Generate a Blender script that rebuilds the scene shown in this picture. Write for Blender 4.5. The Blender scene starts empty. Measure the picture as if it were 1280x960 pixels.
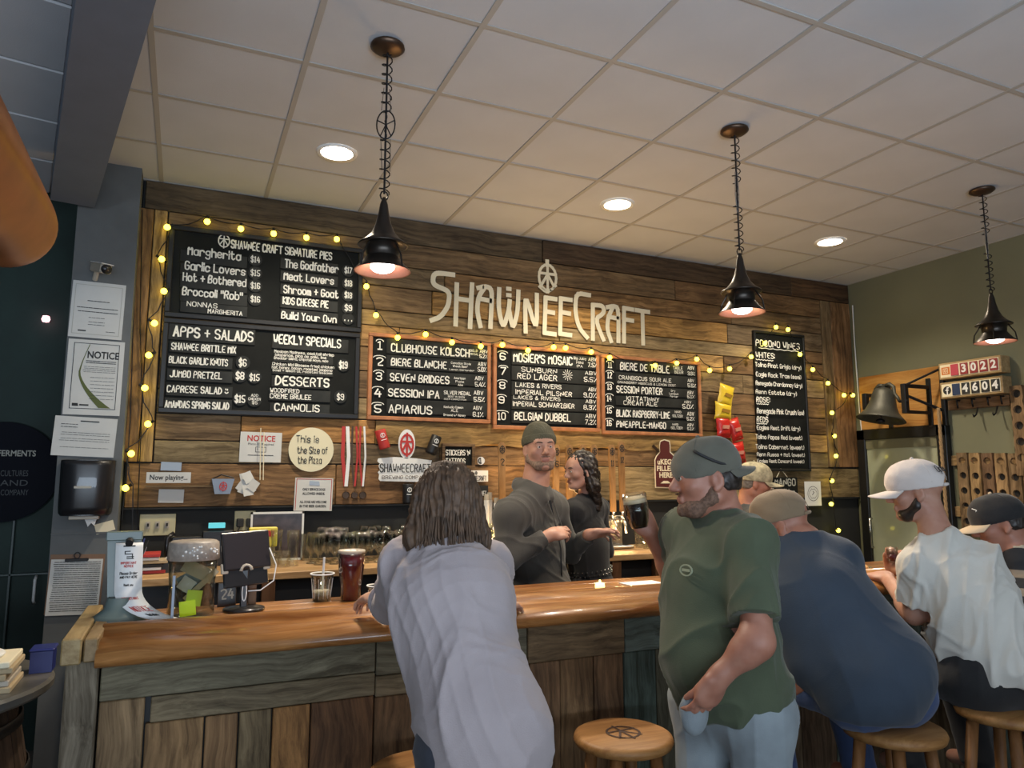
import bpy, bmesh, math, random
import numpy as np
from mathutils import Vector, Matrix
random.seed(7); rng = np.random.default_rng(7)
C = bpy.context.scene.collection; SC = bpy.context.scene
PI = math.pi
# ---------------------------------------------------------------- camera
cam = bpy.data.objects.new('camera', bpy.data.cameras.new('camera')); C.objects.link(cam)
cam.location = (0, 0, 1.6)
PITCH, YAW, FPX = math.atan(118/904), math.radians(24.3), 904.0
cam.rotation_euler = (PI/2+PITCH, 0, -YAW)
cam.data.sensor_width = 36; cam.data.lens = 36*FPX/1280
SC.camera = cam
# ---------------------------------------------------------------- world, exposure
w = bpy.data.worlds.new('world'); SC.world = w; w.use_nodes = True
wb = w.node_tree.nodes['Background']; wb.inputs[0].default_value = (0.80, 0.81, 0.86, 1); wb.inputs[1].default_value = 0.26
SC.view_settings.view_transform = 'Standard'; SC.view_settings.look = 'None'
SC.view_settings.gamma = 1; SC.view_settings.exposure = 0.50
SC.cycles.max_bounces = 6
# daylight through the shop front behind the camera
def area(name, loc, rot, sx, sy, power, col):
    l = bpy.data.lights.new(name, 'AREA'); l.shape = 'RECTANGLE'; l.size = sx; l.size_y = sy; l.energy = power; l.color = col
    o = bpy.data.objects.new(name, l); C.objects.link(o); o.location = loc; o.rotation_euler = rot; return o
area('shop_window_daylight', (-0.3, -2.4, 1.3), (math.radians(160), 0, 0), 5.0, 1.6, 262, (0.70, 0.84, 1.0))
# ---------------------------------------------------------------- pixel -> place on a real plane of the room
_F = Vector((math.sin(YAW)*math.cos(PITCH), math.cos(YAW)*math.cos(PITCH), math.sin(PITCH)))
_R = Vector((math.cos(YAW), -math.sin(YAW), 0)); _U = _R.cross(_F)
def ray(x, y): return _F + _R*((x-640)/FPX) - _U*((y-480)/FPX)
O = Vector((0, 0, 1.6))
def WY(x, y, Y=4.75): r = ray(x, y); return O + r*(Y/r.y)
def WX(x, y, X=5.62): r = ray(x, y); return O + r*(X/r.x)
def WZ(x, y, Z): r = ray(x, y); return O + r*((Z-1.6)/r.z)
# ---------------------------------------------------------------- materials
def newmat(name):
    m = bpy.data.materials.new(name); m.use_nodes = True
    return m, m.node_tree.nodes, m.node_tree.links, m.node_tree.nodes['Principled BSDF']
def P(name, col, rough=.6, metal=0, bump=0, bscale=60, emit=None, es=0, var=0, vscale=8, coat=0, spec=.5, sheen=0):
    m, n, l, b = newmat(name)
    b.inputs['Base Color'].default_value = (*col, 1); b.inputs['Roughness'].default_value = rough
    b.inputs['Metallic'].default_value = metal; b.inputs['Coat Weight'].default_value = coat
    b.inputs['Specular IOR Level'].default_value = spec
    if sheen: b.inputs['Sheen Weight'].default_value = sheen
    if emit: b.inputs['Emission Color'].default_value = (*emit, 1); b.inputs['Emission Strength'].default_value = es
    tc = n.new('ShaderNodeTexCoord')
    if var:
        t = n.new('ShaderNodeTexNoise'); t.inputs['Scale'].default_value = vscale; t.inputs['Detail'].default_value = 5
        l.new(tc.outputs['Object'], t.inputs['Vector'])
        r = n.new('ShaderNodeValToRGB'); r.color_ramp.elements[0].position = .3; r.color_ramp.elements[1].position = .7
        r.color_ramp.elements[0].color = (*[c*(1-var) for c in col], 1); r.color_ramp.elements[1].color = (*[min(1, c*(1+var)) for c in col], 1)
        l.new(t.outputs['Fac'], r.inputs['Fac']); l.new(r.outputs['Color'], b.inputs['Base Color'])
    if bump:
        t = n.new('ShaderNodeTexNoise'); t.inputs['Scale'].default_value = bscale; t.inputs['Detail'].default_value = 3
        l.new(tc.outputs['Object'], t.inputs['Vector'])
        bp = n.new('ShaderNodeBump'); bp.inputs['Strength'].default_value = bump; bp.inputs['Distance'].default_value = .004
        l.new(t.outputs['Fac'], bp.inputs['Height']); l.new(bp.outputs['Normal'], b.inputs['Normal'])
    return m
def wood(name, axis, rough=.7, c0=(.30, .27, .22), c1=(1, 1, 1), grain=1.0, coat=0, bump=.35):
    """grain running along axis; the plank's own colour comes from its object colour"""
    m, n, l, b = newmat(name)
    tc = n.new('ShaderNodeTexCoord'); oi = n.new('ShaderNodeObjectInfo')
    sc = [38*grain, 38*grain, 38*grain]; sc[axis] = 1.7*grain
    off = n.new('ShaderNodeVectorMath'); off.operation = 'SCALE'; off.inputs[0].default_value = (37, 53, 71)
    l.new(oi.outputs['Random'], off.inputs['Scale'])
    ad = n.new('ShaderNodeVectorMath'); ad.operation = 'ADD'; l.new(tc.outputs['Object'], ad.inputs[0]); l.new(off.outputs[0], ad.inputs[1])
    warp = n.new('ShaderNodeTexNoise'); warp.inputs['Scale'].default_value = 3.2*grain; warp.inputs['Detail'].default_value = 2; l.new(ad.outputs[0], warp.inputs['Vector'])
    ws = n.new('ShaderNodeVectorMath'); ws.operation = 'SCALE'; ws.inputs['Scale'].default_value = .085/grain; l.new(warp.outputs['Color'], ws.inputs[0])
    a2 = n.new('ShaderNodeVectorMath'); a2.operation = 'ADD'; l.new(ad.outputs[0], a2.inputs[0]); l.new(ws.outputs[0], a2.inputs[1])
    mp = n.new('ShaderNodeMapping'); mp.inputs['Scale'].default_value = sc; l.new(a2.outputs[0], mp.inputs['Vector'])
    t = n.new('ShaderNodeTexNoise'); t.inputs['Scale'].default_value = 1; t.inputs['Detail'].default_value = 8; t.inputs['Roughness'].default_value = .70; l.new(mp.outputs[0], t.inputs['Vector'])
    t2 = n.new('ShaderNodeTexNoise'); t2.inputs['Scale'].default_value = 3*grain; t2.inputs['Detail'].default_value = 4; l.new(ad.outputs[0], t2.inputs['Vector'])
    r = n.new('ShaderNodeValToRGB'); r.color_ramp.elements[0].position = .36; r.color_ramp.elements[1].position = .64
    r.color_ramp.elements[0].color = (*c0, 1); r.color_ramp.elements[1].color = (*c1, 1); l.new(t.outputs['Fac'], r.inputs['Fac'])
    r2 = n.new('ShaderNodeValToRGB'); r2.color_ramp.elements[0].position = .3; r2.color_ramp.elements[1].position = .7
    r2.color_ramp.elements[0].color = (.55, .53, .5, 1); r2.color_ramp.elements[1].color = (1.12, 1.1, 1.05, 1); l.new(t2.outputs['Fac'], r2.inputs['Fac'])
    m1 = n.new('ShaderNodeMixRGB'); m1.blend_type = 'MULTIPLY'; m1.inputs[0].default_value = 1; l.new(r.outputs[0], m1.inputs[1]); l.new(r2.outputs[0], m1.inputs[2])
    m2 = n.new('ShaderNodeMixRGB'); m2.blend_type = 'MULTIPLY'; m2.inputs[0].default_value = 1; l.new(m1.outputs[0], m2.inputs[1]); l.new(oi.outputs['Color'], m2.inputs[2])
    l.new(m2.outputs[0], b.inputs['Base Color']); b.inputs['Roughness'].default_value = rough; b.inputs['Coat Weight'].default_value = coat
    b.inputs['Coat Roughness'].default_value = .12; b.inputs['Specular IOR Level'].default_value = .35
    bp = n.new('ShaderNodeBump'); bp.inputs['Strength'].default_value = bump; bp.inputs['Distance'].default_value = .004; l.new(t.outputs['Fac'], bp.inputs['Height']); l.new(bp.outputs['Normal'], b.inputs['Normal'])
    return m
def glass(name, tint=(.93, .95, .93), gl=.22, rough=.03):
    m, n, l, b = newmat(name); n.remove(b); out = n['Material Output']
    tr = n.new('ShaderNodeBsdfTransparent'); tr.inputs[0].default_value = (*tint, 1)
    g = n.new('ShaderNodeBsdfGlossy'); g.inputs['Roughness'].default_value = rough
    lw = n.new('ShaderNodeLayerWeight'); lw.inputs['Blend'].default_value = gl
    mx = n.new('ShaderNodeMixShader'); l.new(lw.outputs['Facing'], mx.inputs[0]); l.new(tr.outputs[0], mx.inputs[1]); l.new(g.outputs[0], mx.inputs[2])
    l.new(mx.outputs[0], out.inputs['Surface']); return m
def E_(name, col, s):
    m, n, l, b = newmat(name); b.inputs['Base Color'].default_value = (*col, 1)
    b.inputs['Emission Color'].default_value = (*col, 1); b.inputs['Emission Strength'].default_value = s; return m
WX_, WY_, WZ_ = wood('weathered_wood_x', 0), wood('weathered_wood_y', 1), wood('weathered_wood_z', 2)
SOFTX = wood('planed_wood_x', 0, .5, (.62, .55, .45), grain=.8, bump=.1)
SOFTY = wood('planed_wood_y', 1, .5, (.62, .55, .45), grain=.8, bump=.1)
SOFTZ = wood('planed_wood_z', 2, .5, (.62, .55, .45), grain=.8, bump=.1)
VARN = wood('varnished_bar_wood', 0, .34, (.42, .30, .18), grain=.62, coat=.5, bump=.04)
M = dict(
 charcoal=P('charcoal_paint', (.016, .017, .017), .8, bump=.1), beam=P('beam_paint', (.15, .175, .22), .75, bump=.1, bscale=120, var=.05), column=P('grey_paint', (.125, .132, .132), .75, bump=.12, bscale=120, var=.08),
 green=P('olive_grey_paint', (.175, .175, .108), .75, bump=.15, bscale=150, var=.08, vscale=2), darkgreen=P('dark_green_paint', (.012, .03, .024), .7, var=.3, vscale=3),
 tile=P('ceiling_tile_white', (.54, .55, .57), .9, bump=.25, bscale=260, var=.035, vscale=3), grid=P('ceiling_grid_metal', (.40, .38, .35), .6),
 floor=P('dark_floor', (.09, .08, .07), .55, var=.3), board=P('chalkboard', (.009, .010, .009), .75, var=.4, vscale=5, spec=.2), slat=P('chalkboard_slat', (.017, .018, .016), .6, var=.5, vscale=9, spec=.3),
 black=P('black_paint', (.010, .010, .011), .45), blackp=P('black_plastic', (.012, .012, .014), .3, coat=.3), chalk=P('white_chalk', (.80, .78, .70), .9), chalkd=P('faded_chalk', (.42, .41, .36), .9),
 cream=P('cream_paint', (.80, .72, .52), .8), white=P('white_paper', (.60, .60, .57), .8, var=.04), whiter=P('bright_white', (.78, .78, .76), .6), red=P('red_ink', (.45, .03, .025), .6), ink=P('black_ink', (.02, .02, .02), .7),
 bronze=P('bronze_metal', (.095, .06, .04), .42, .8, bump=.15), shade=P('lamp_shade_metal', (.045, .038, .032), .35, .8), shin=P('lamp_shade_inside', (.55, .25, .17), .45),
 steel=P('brushed_steel', (.55, .53, .5), .25, 1), iron=P('black_iron', (.018, .017, .018), .5, .5, bump=.2), bell=P('cast_iron_bell', (.075, .072, .058), .55, .6, bump=.3, bscale=30, var=.3),
 rope=P('rope_fibre', (.34, .22, .11), .9, bump=.6, bscale=200), copper=P('copper_duct', (.50, .19, .06), .38, .6, var=.2, vscale=4),
 glass=glass('clear_glass'), glassd=glass('smoky_glass', (.55, .58, .52), .35), jar=glass('jar_glass', (.82, .84, .80), .16, .08),
 frost=P('frosted_pane', (.42, .44, .31), .25, var=.12, vscale=3, coat=.4), beer=P('dark_red_drink', (.09, .004, .006), .12, coat=.6),
 bulb=E_('string_bulb', (1.0, .80, .05), 6.5), lamp=E_('lamp_bulb', (1, .90, .84), 7), can=E_('recessed_lens', (1, .88, .68), 12), pink=E_('pink_light', (1, .45, .5), 3), glow=E_('candle_led', (.98, 1, .35), 1.4),
 ivory=P('ivory_plastic', (.55, .50, .30), .5), cop=P('copper_wood_frame', (.42, .17, .07), .5, var=.25, vscale=14), yellow=P('yellow_bag', (.72, .50, .03), .3, bump=.5, bscale=40, coat=.4), redbag=P('red_bag', (.5, .02, .015), .3, bump=.5, bscale=40, coat=.4),
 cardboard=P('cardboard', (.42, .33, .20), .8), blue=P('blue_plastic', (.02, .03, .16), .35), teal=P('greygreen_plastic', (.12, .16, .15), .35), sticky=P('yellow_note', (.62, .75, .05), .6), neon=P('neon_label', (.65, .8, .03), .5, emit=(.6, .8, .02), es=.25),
 tan=P('tan_plastic', (.45, .40, .32), .5), navy=P('navy_cloth', (.012, .014, .02), .8), bluepaper=P('blueish_paper', (.35, .42, .52), .7))
WHITE = (1, 1, 1, 1)
# ---------------------------------------------------------------- objects
def mesh(name, V, F, mat, parent=None, smooth=False, color=None, origin=None, mats=None, fm=None):
    me = bpy.data.meshes.new(name)
    V = [Vector(v) for v in V] if not isinstance(V, np.ndarray) else V
    if origin is not None: origin = Vector(origin); V = [v-origin for v in V]
    me.from_pydata([tuple(v) for v in V] if not isinstance(V, np.ndarray) else V.tolist(), [], F if not isinstance(F, np.ndarray) else F.tolist())
    for m_ in (mats or [mat]): me.materials.append(m_)
    if fm is not None: me.polygons.foreach_set('material_index', fm)
    if smooth: me.polygons.foreach_set('use_smooth', [True]*len(me.polygons))
    me.update()
    o = bpy.data.objects.new(name, me); C.objects.link(o)
    if color: o.color = (*color, 1)
    if origin is not None: o.location = origin
    if parent is not None:
        o.parent = parent; o.matrix_parent_inverse = parent.matrix_basis.inverted()
    return o
def thing(name, label, cat, loc=(0, 0, 0), group=None):
    o = bpy.data.objects.new(name, None); C.objects.link(o); o.location = loc; o.empty_display_size = .05
    o['label'] = label; o['category'] = cat
    if group: o['group'] = group
    return o
def tag(o, label, cat, group=None):
    o['label'] = label; o['category'] = cat
    if group: o['group'] = group
    return o
def struct(o): o['kind'] = 'structure'; return o
class MB:
    def __init__(s): s.V = []; s.F = []
    def add(s, V, F): n = len(s.V); s.V += [Vector(v) for v in V]; s.F += [tuple(i+n for i in f) for f in F]; return s
    def box(s, a, b, R=None, c=None):
        x0, y0, z0 = a; x1, y1, z1 = b
        V = [Vector(p) for p in ((x0,y0,z0),(x1,y0,z0),(x1,y1,z0),(x0,y1,z0),(x0,y0,z1),(x1,y0,z1),(x1,y1,z1),(x0,y1,z1))]
        if R is not None: c = Vector(c); V = [c+R@v for v in V]
        return s.add(V, [(0,3,2,1),(4,5,6,7),(0,1,5,4),(1,2,6,5),(2,3,7,6),(3,0,4,7)])
    def bbox(s, a, b, e=.003, R=None, c=None):
        """box with chamfered edges (24 vertices)"""
        a = Vector(a); b = Vector(b); m = (a+b)/2; h = (b-a)/2; e = min(e, min(h)*.9)
        bm = bmesh.new(); bmesh.ops.create_cube(bm, size=2)
        for v in bm.verts: v.co = Vector((v.co.x*h.x, v.co.y*h.y, v.co.z*h.z))+m
        bmesh.ops.bevel(bm, geom=bm.edges[:], offset=e, segments=1, affect='EDGES')
        V = [v.co.copy() for v in bm.verts]; bm.verts.index_update(); F = [tuple(v.index for v in f.verts) for f in bm.faces]; bm.free()
        if R is not None: c = Vector(c); V = [c+R@v for v in V]
        return s.add(V, F)
    def lathe(s, prof, c=(0,0,0), n=20, R=None):
        c = Vector(c); V = []; F = []
        for r, z in prof:
            for i in range(n):
                a = 2*PI*i/n; v = Vector((r*math.cos(a), r*math.sin(a), z)); V.append(c+(R@v if R is not None else v))
        for k in range(len(prof)-1):
            for i in range(n): j = (i+1) % n; F.append((k*n+i, k*n+j, k*n+n+j, k*n+n+i))
        if prof[0][0] > 1e-5: F.append(tuple(range(n))[::-1]) if False else None
        return s.add(V, F)
    def cyl(s, a, b, r, r2=None, n=12, caps=True):
        a = Vector(a); b = Vector(b); r2 = r if r2 is None else r2; d = (b-a).normalized()
        u = d.cross(Vector((0,0,1)) if abs(d.z) < .9 else Vector((1,0,0))).normalized(); w_ = d.cross(u)
        V = [a+u*r*math.cos(2*PI*i/n)+w_*r*math.sin(2*PI*i/n) for i in range(n)]+[b+u*r2*math.cos(2*PI*i/n)+w_*r2*math.sin(2*PI*i/n) for i in range(n)]
        F = [(i, n+i, n+(i+1) % n, (i+1) % n) for i in range(n)]
        if caps: F += [tuple(range(n)), tuple(range(2*n-1, n-1, -1))]
        return s.add(V, F)
    def tube(s, pts, r, n=6):
        pts = [Vector(p) for p in pts]; V = []; F = []; u = None
        for k, p in enumerate(pts):
            d = (pts[min(k+1, len(pts)-1)]-pts[max(k-1, 0)]).normalized()
            if u is None: u = d.cross(Vector((0,0,1)) if abs(d.z) < .9 else Vector((1,0,0))).normalized()
            else: u = (u-d*u.dot(d)).normalized()
            w_ = d.cross(u); rr = r[k] if isinstance(r, (list, tuple)) else r
            V += [p+u*rr*math.cos(2*PI*i/n)+w_*rr*math.sin(2*PI*i/n) for i in range(n)]
        for k in range(len(pts)-1):
            for i in range(n): j = (i+1) % n; F.append((k*n+i, k*n+n+i, k*n+n+j, k*n+j))
        F += [tuple(range(n)), tuple(range(len(pts)*n-1, len(pts)*n-n-1, -1))]
        return s.add(V, F)
    def prism(s, poly, d):
        """poly: coplanar 3d points, extruded by vector d"""
        n = len(poly); poly = [Vector(p) for p in poly]; d = Vector(d)
        return s.add(poly+[p+d for p in poly], [tuple(range(n))[::-1], tuple(range(n, 2*n))]+[(i, (i+1) % n, n+(i+1) % n, n+i) for i in range(n)])
    def sph(s, c, r, n=10, m=6, R=None):
        rr = (r, r, r) if not hasattr(r, '__len__') else r; c = Vector(c)
        V = []; F = []
        for k in range(m+1):
            t = PI*k/m
            for i in range(n):
                a = 2*PI*i/n; v = Vector((rr[0]*math.sin(t)*math.cos(a), rr[1]*math.sin(t)*math.sin(a), rr[2]*math.cos(t))); V.append(c+(R@v if R is not None else v))
        for k in range(m):
            for i in range(n): j = (i+1) % n; F.append((k*n+i, k*n+n+i, k*n+n+j, k*n+j))
        return s.add(V, F)
    def o(s, name, mat, parent=None, smooth=False, color=None, origin='c'):
        if origin == 'c':
            xs = [sum(v[i] for v in s.V)/len(s.V) for i in range(3)]; origin = xs
        return mesh(name, s.V, s.F, mat, parent, smooth, color, origin)
def B(a, b, name, mat, parent=None, color=None, e=0): return (MB().bbox(a, b, e) if e else MB().box(a, b)).o(name, mat, parent, color=color)
# ---------------------------------------------------------------- chalk stroke lettering
G = {'A':'022842 1434','B':'020838473505 3544433202','C':'4738180703123243','D':'02082846442202','E':'48080242 0535','F':'480802 0535','G':'47381807031232434525','H':'0802 4842 0545','I':'2822','J':'4843321203','K':'0802 480542','L':'080242','M':'0208254842','N':'02084248','O':'180703123243473818','P':'02083847463505','Q':'180703123243473818 2442','R':'02083847463505 2542','S':'473818070615354443321203','T':'0848 2822','U':'080312324348','V':'082248','W':'0812253248','X':'0842 4802','Y':'082548 2522','Z':'08480242',
'0':'180703123243473818','1':'172822 1232','2':'07183847460242','3':'071838474635 15354443321203','4':'280444 3632','5':'480805354443321203','6':'4738180703123243443505','7':'084812','8':'180706153546473818 1504031232434435','9':'0312324347381807061545','$':'473818070615354443321203 2921','+':'2327 0545','&':'4216172837150403122244',"'":'2826','"':'1816 3836','-':'0535','.':'2223','%':'0248 0807 4342','(':'38262432',')':'18262412',':':'2324 2627','/':'0248','^':'1716 3736 04133344',',':'2311',
'a':'4536160503123243 4642','b':'0802 0516364543321203','c':'4536160503123243','d':'4842 4536160503123243','e':'04444536160503123243','f':'38281712 0636','g':'4536160504133344 4641301001','h':'0802 0516364542','i':'2622 2827','j':'36312010 3837','k':'0802 360442','l':'2822','m':'0206 05162522 25364542','n':'0206 0516364542','o':'160503123243453616','p':'0006 0516364543321203','q':'4640 4536160503123243','r':'0206 05163645','s':'45361605143443321203','t':'1813223243 0636','u':'0603123243 4642','v':'062246','w':'0612243246','x':'0642 4602','y':'0624 4610','z':'06460242'}
def strokes(s):
    out = []; x = 0
    for ch in s:
        if ch == ' ': x += 3; continue
        pl = [[(int(p[i]), int(p[i+1])) for i in range(0, len(p), 2)] for p in G[ch].split()]
        x0 = min(q[0] for l in pl for q in l); x1 = max(q[0] for l in pl for q in l)
        out += [[(x+q[0]-x0, q[1]-2) for q in l] for l in pl]; x += x1-x0+1.7
    return out, x-1.7
RB = [0]
def ribbon(mb, pts, th, org, r, u, nrm, depth=0):
    """flat strip along a 2d polyline on the plane org + r*x + u*y"""
    for (a, b) in zip(pts[:-1], pts[1:]):
        d = Vector((b[0]-a[0], b[1]-a[1])); L = d.length
        if L < 1e-6: continue
        RB[0] = (RB[0]+1) % 11; lf = nrm*(RB[0]*.00011)
        d /= L; nn = Vector((-d.y, d.x))*th/2; e = d*th*.35
        q = [Vector(a)-e+nn, Vector(a)-e-nn, Vector(b)+e-nn, Vector(b)+e+nn]
        if depth: mb.prism([org+r*p.x+u*p.y for p in q], nrm*depth+lf)
        else: mb.add([org+r*p.x+u*p.y+lf for p in q], [(0,1,2,3)])
def wr(mb, s, p0, p1, h, lift=.002, th=.165, jit=.14, nrm=Vector((0,-1,0)), wob=True):
    """chalk text between two wall points, cap height h"""
    st, W_ = strokes(s); r = (p1-p0); sx = r.length/W_; r = r.normalized(); up = Vector((0,0,1)); sy = h/6
    for k, l in enumerate(st):
        jx, jy = (random.uniform(-jit, jit)*.5, random.uniform(-jit, jit)) if wob else (0, 0)
        pts = [((x+jx)*sx, (y+jy+(random.uniform(-.12,.12) if wob else 0))*sy) for x, y in l]
        if len(pts) > 3 and h > .03:
            q = [pts[0]]
            for i in range(1, len(pts)-1):
                a, b, c = pts[i-1], pts[i], pts[i+1]
                q += [(b[0]+(a[0]-b[0])*.3, b[1]+(a[1]-b[1])*.3), (b[0]+(c[0]-b[0])*.3, b[1]+(c[1]-b[1])*.3)]
            pts = q+[pts[-1]]
        ribbon(mb, pts, h*th*random.uniform(.85, 1.2), p0+nrm*lift, r, up, nrm)
def txt(name, s, size, mat, org, r, u, parent=None, align='CENTER', width=None, ext=0, bold=0):
    cu = bpy.data.curves.new(name, 'FONT'); cu.body = s; cu.size = size; cu.align_x = align; cu.align_y = 'CENTER'; cu.extrude = ext; cu.offset = bold; cu.resolution_u = 3
    o = bpy.data.objects.new(name, cu); C.objects.link(o); bpy.context.view_layer.update()
    me = bpy.data.meshes.new_from_object(o.evaluated_get(bpy.context.evaluated_depsgraph_get())); C.objects.unlink(o); bpy.data.objects.remove(o)
    V = [Vector(v.co) for v in me.vertices]; F = [tuple(p.vertices) for p in me.polygons]
    if width and V:
        w0 = max(v.x for v in V)-min(v.x for v in V); V = [Vector((v.x*width/w0, v.y, v.z)) for v in V]
    r = Vector(r).normalized(); u = Vector(u).normalized(); n_ = r.cross(u); org = Vector(org)
    return mesh(name, [org+r*v.x+u*v.y+n_*v.z for v in V], F, mat, parent, origin=org)
RX, UP, NB = Vector((1,0,0)), Vector((0,0,1)), Vector((0,-1,0))
# ================================================================ the room
H = 3.41
struct(B((-6, -3.2, -.1), (8, 8, 0), 'floor', M['floor']))
cl = struct(B((-6, -3.2, H+.025), (8, 8, H+.12), 'ceiling', M['grid']))
gx = [.395+.61*k for k in range(-4, 9)] + [5.62]; gx = [x for x in gx if x <= 5.62]
gy = [4.77-.565*k for k in range(0, 13)]
tilemesh = {}
g = MB()
for x in gx: g.box((x-.012, gy[-1], H-.004), (x+.012, 4.77, H+.03))
for y in gy: g.box((gx[0], y-.012, H-.003), (5.62, y+.012, H+.03))
g.o('ceiling_grid', M['grid'], cl)
for i in range(len(gx)-1):
    for j in range(len(gy)-1):
        wx = round(gx[i+1]-gx[i], 3); wy = gy[j]-gy[j+1]
        if wx < .03: continue
        if wx not in tilemesh:
            o = MB().bbox((-wx/2+.004, -wy/2+.004, 0), (wx/2-.004, wy/2-.004, .03), .006).o('ceiling_tile', M['tile'], None, origin=(0, 0, 0)); tilemesh[wx] = o.data; C.objects.unlink(o)
        o = bpy.data.objects.new('ceiling_tile', tilemesh[wx]); C.objects.link(o)
        o.location = ((gx[i]+gx[i+1])/2, (gy[j]+gy[j+1])/2, H+random.uniform(0, .003)); o.rotation_euler = (random.uniform(-.003, .003), random.uniform(-.003, .003), 0); o.parent = cl; o.matrix_parent_inverse = cl.matrix_basis.inverted()
# back wall: painted backing, weathered planks row by row
wbk = struct(B((-.31, 4.78, 0), (5.72, 4.95, H+.02), 'wall_back', M['charcoal']))
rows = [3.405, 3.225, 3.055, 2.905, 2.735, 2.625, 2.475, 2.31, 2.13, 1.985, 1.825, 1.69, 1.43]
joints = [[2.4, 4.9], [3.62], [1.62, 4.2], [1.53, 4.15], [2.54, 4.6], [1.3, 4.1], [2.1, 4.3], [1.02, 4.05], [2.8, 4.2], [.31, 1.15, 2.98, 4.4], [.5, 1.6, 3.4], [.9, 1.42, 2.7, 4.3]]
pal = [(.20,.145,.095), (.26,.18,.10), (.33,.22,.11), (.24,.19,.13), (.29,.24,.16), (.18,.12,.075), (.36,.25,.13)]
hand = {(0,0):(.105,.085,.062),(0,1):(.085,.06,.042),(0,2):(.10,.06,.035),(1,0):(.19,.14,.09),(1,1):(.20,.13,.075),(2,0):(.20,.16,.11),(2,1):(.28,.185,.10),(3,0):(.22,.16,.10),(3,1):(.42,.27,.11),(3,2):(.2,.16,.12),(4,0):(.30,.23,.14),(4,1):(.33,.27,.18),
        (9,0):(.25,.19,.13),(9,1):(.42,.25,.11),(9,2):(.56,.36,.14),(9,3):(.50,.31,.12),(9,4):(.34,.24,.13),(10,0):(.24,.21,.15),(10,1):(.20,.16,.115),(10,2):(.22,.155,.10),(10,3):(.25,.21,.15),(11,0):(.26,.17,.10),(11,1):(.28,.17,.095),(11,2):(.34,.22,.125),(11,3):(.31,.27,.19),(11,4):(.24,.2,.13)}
for ri in range(12):
    z1, z0 = rows[ri], rows[ri+1]
    x0, x1 = (-.30, 5.62) if ri == 0 else ((-.165, 5.24) if ri < 11 else (-.30, 5.61))
    xs = [x0]+joints[ri]+[x1]
    for k in range(len(xs)-1):
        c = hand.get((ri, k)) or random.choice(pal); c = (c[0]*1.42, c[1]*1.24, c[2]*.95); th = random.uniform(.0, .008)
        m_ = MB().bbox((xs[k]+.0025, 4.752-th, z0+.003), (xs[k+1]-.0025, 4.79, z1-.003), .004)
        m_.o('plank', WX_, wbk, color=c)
# wavy lower edge strips on the pale board under the tap boards
mb = MB()
for k in range(60):
    xa = 1.15+k*.062; f = lambda x: .012*math.sin(x*7)+.008*math.sin(x*19+1)
    mb.prism([(xa, 4.738, 1.835-.012+f(xa)), (xa+.062, 4.738, 1.835-.012+f(xa+.062)), (xa+.062, 4.738, 1.98), (xa, 4.738, 1.98)], (0, .02, 0))
mb.o('plank', WX_, wbk, color=(.50, .32, .12))
for (a, b, c) in ((-.345, -.245, (.34, .19, .075)), (-.24, -.17, (.52, .34, .14))): B((a, 4.735, 1.695), (b, 4.785, 3.22), 'plank', WZ_, wbk, c, .004)
for (a, b, c) in ((5.245, 5.36, (.30, .20, .10)), (5.365, 5.61, (.40, .215, .095))): B((a, 4.74, 1.70), (b, 4.79, 3.22), 'plank', WZ_, wbk, c, .004)
B((-.3, 4.742, 1.422), (5.6, 4.79, 1.43), 'ledge', M['charcoal'], wbk)
struct(B((5.62, -3.2, 0), (5.78, 4.95, H+.02), 'wall_right', M['green']))
struct(B((-.625, 4.60, 0), (-.315, 4.95, H+.02), 'wall_column', M['column']))
struct(B((-4.0, 5.3, 0), (-.6, 5.4, H+.02), 'wall_left', M['darkgreen']))
struct(B((-4.1, -3.2, 0), (-4.0, 5.4, H+.02), 'wall_side', M['column']))
bd = Vector((-.174, .985, 0)); bn = Vector((.985, .174, 0)); p_ = Vector((-.53, 4.50, 3.1))
mb = MB(); mb.prism([p_, p_-bn*.21, p_-bn*.21-bd*7, p_-bd*7], (0, 0, .33))
struct(mb.o('trim_1', M['beam']))
# lower ceiling left of the beam, with its own grid
mb = MB()
q0 = p_-bn*.2
struct(B((-4.0, -3.2, 3.36), (-2.2, 5.3, 3.4), 'trim_2', M['tile']))
lc = bpy.data.objects['trim_2']
R_ = Matrix.Rotation(math.atan2(.174, .985), 3, 'Z')
for i in range(4):
    for j in range(14):
        c = q0 - bn*(.315+.63*i) - bd*(-.45+.55*j); c.z = 3.38
        MB().bbox((-.308, -.268, 0), (.308, .268, .03), .006, R_, c).o('ceiling_tile', M['tile'], lc)
# door on the right wall
a = WX(1075, 541); b = WX(1196, 530)
y0, y1, dz = 3.86, 4.71, 2.03
d = bpy.data.objects.new('door_1', None); C.objects.link(d); d.location = (5.6, 4.3, 0); struct(d)
mb = MB()
for (s, e) in (((5.56, y0, 0), (5.63, y0+.085, dz)), ((5.56, y1-.085, 0), (5.63, y1, dz)), ((5.56, y0, dz-.09), (5.63, y1, dz)), ((5.56, y0, 0), (5.63, y1, .18))): mb.bbox(s, e, .005)
mb.o('door_frame', M['black'], d)
B((5.585, y0+.08, .17), (5.6, y1-.08, dz-.085), 'pane', M['frost'], d)
B((5.575, y0+.085, 1.86), (5.586, y1-.085, 1.945), 'roller_blind', P('blind_cloth', (.19, .18, .11), .8), d)
MB().tube([(5.55, y1-.12, 1.0), (5.52, y1-.12, 1.0), (5.52, y1-.12, 1.25), (5.55, y1-.12, 1.25)], .01).o('handle', M['steel'], d, True)
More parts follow.
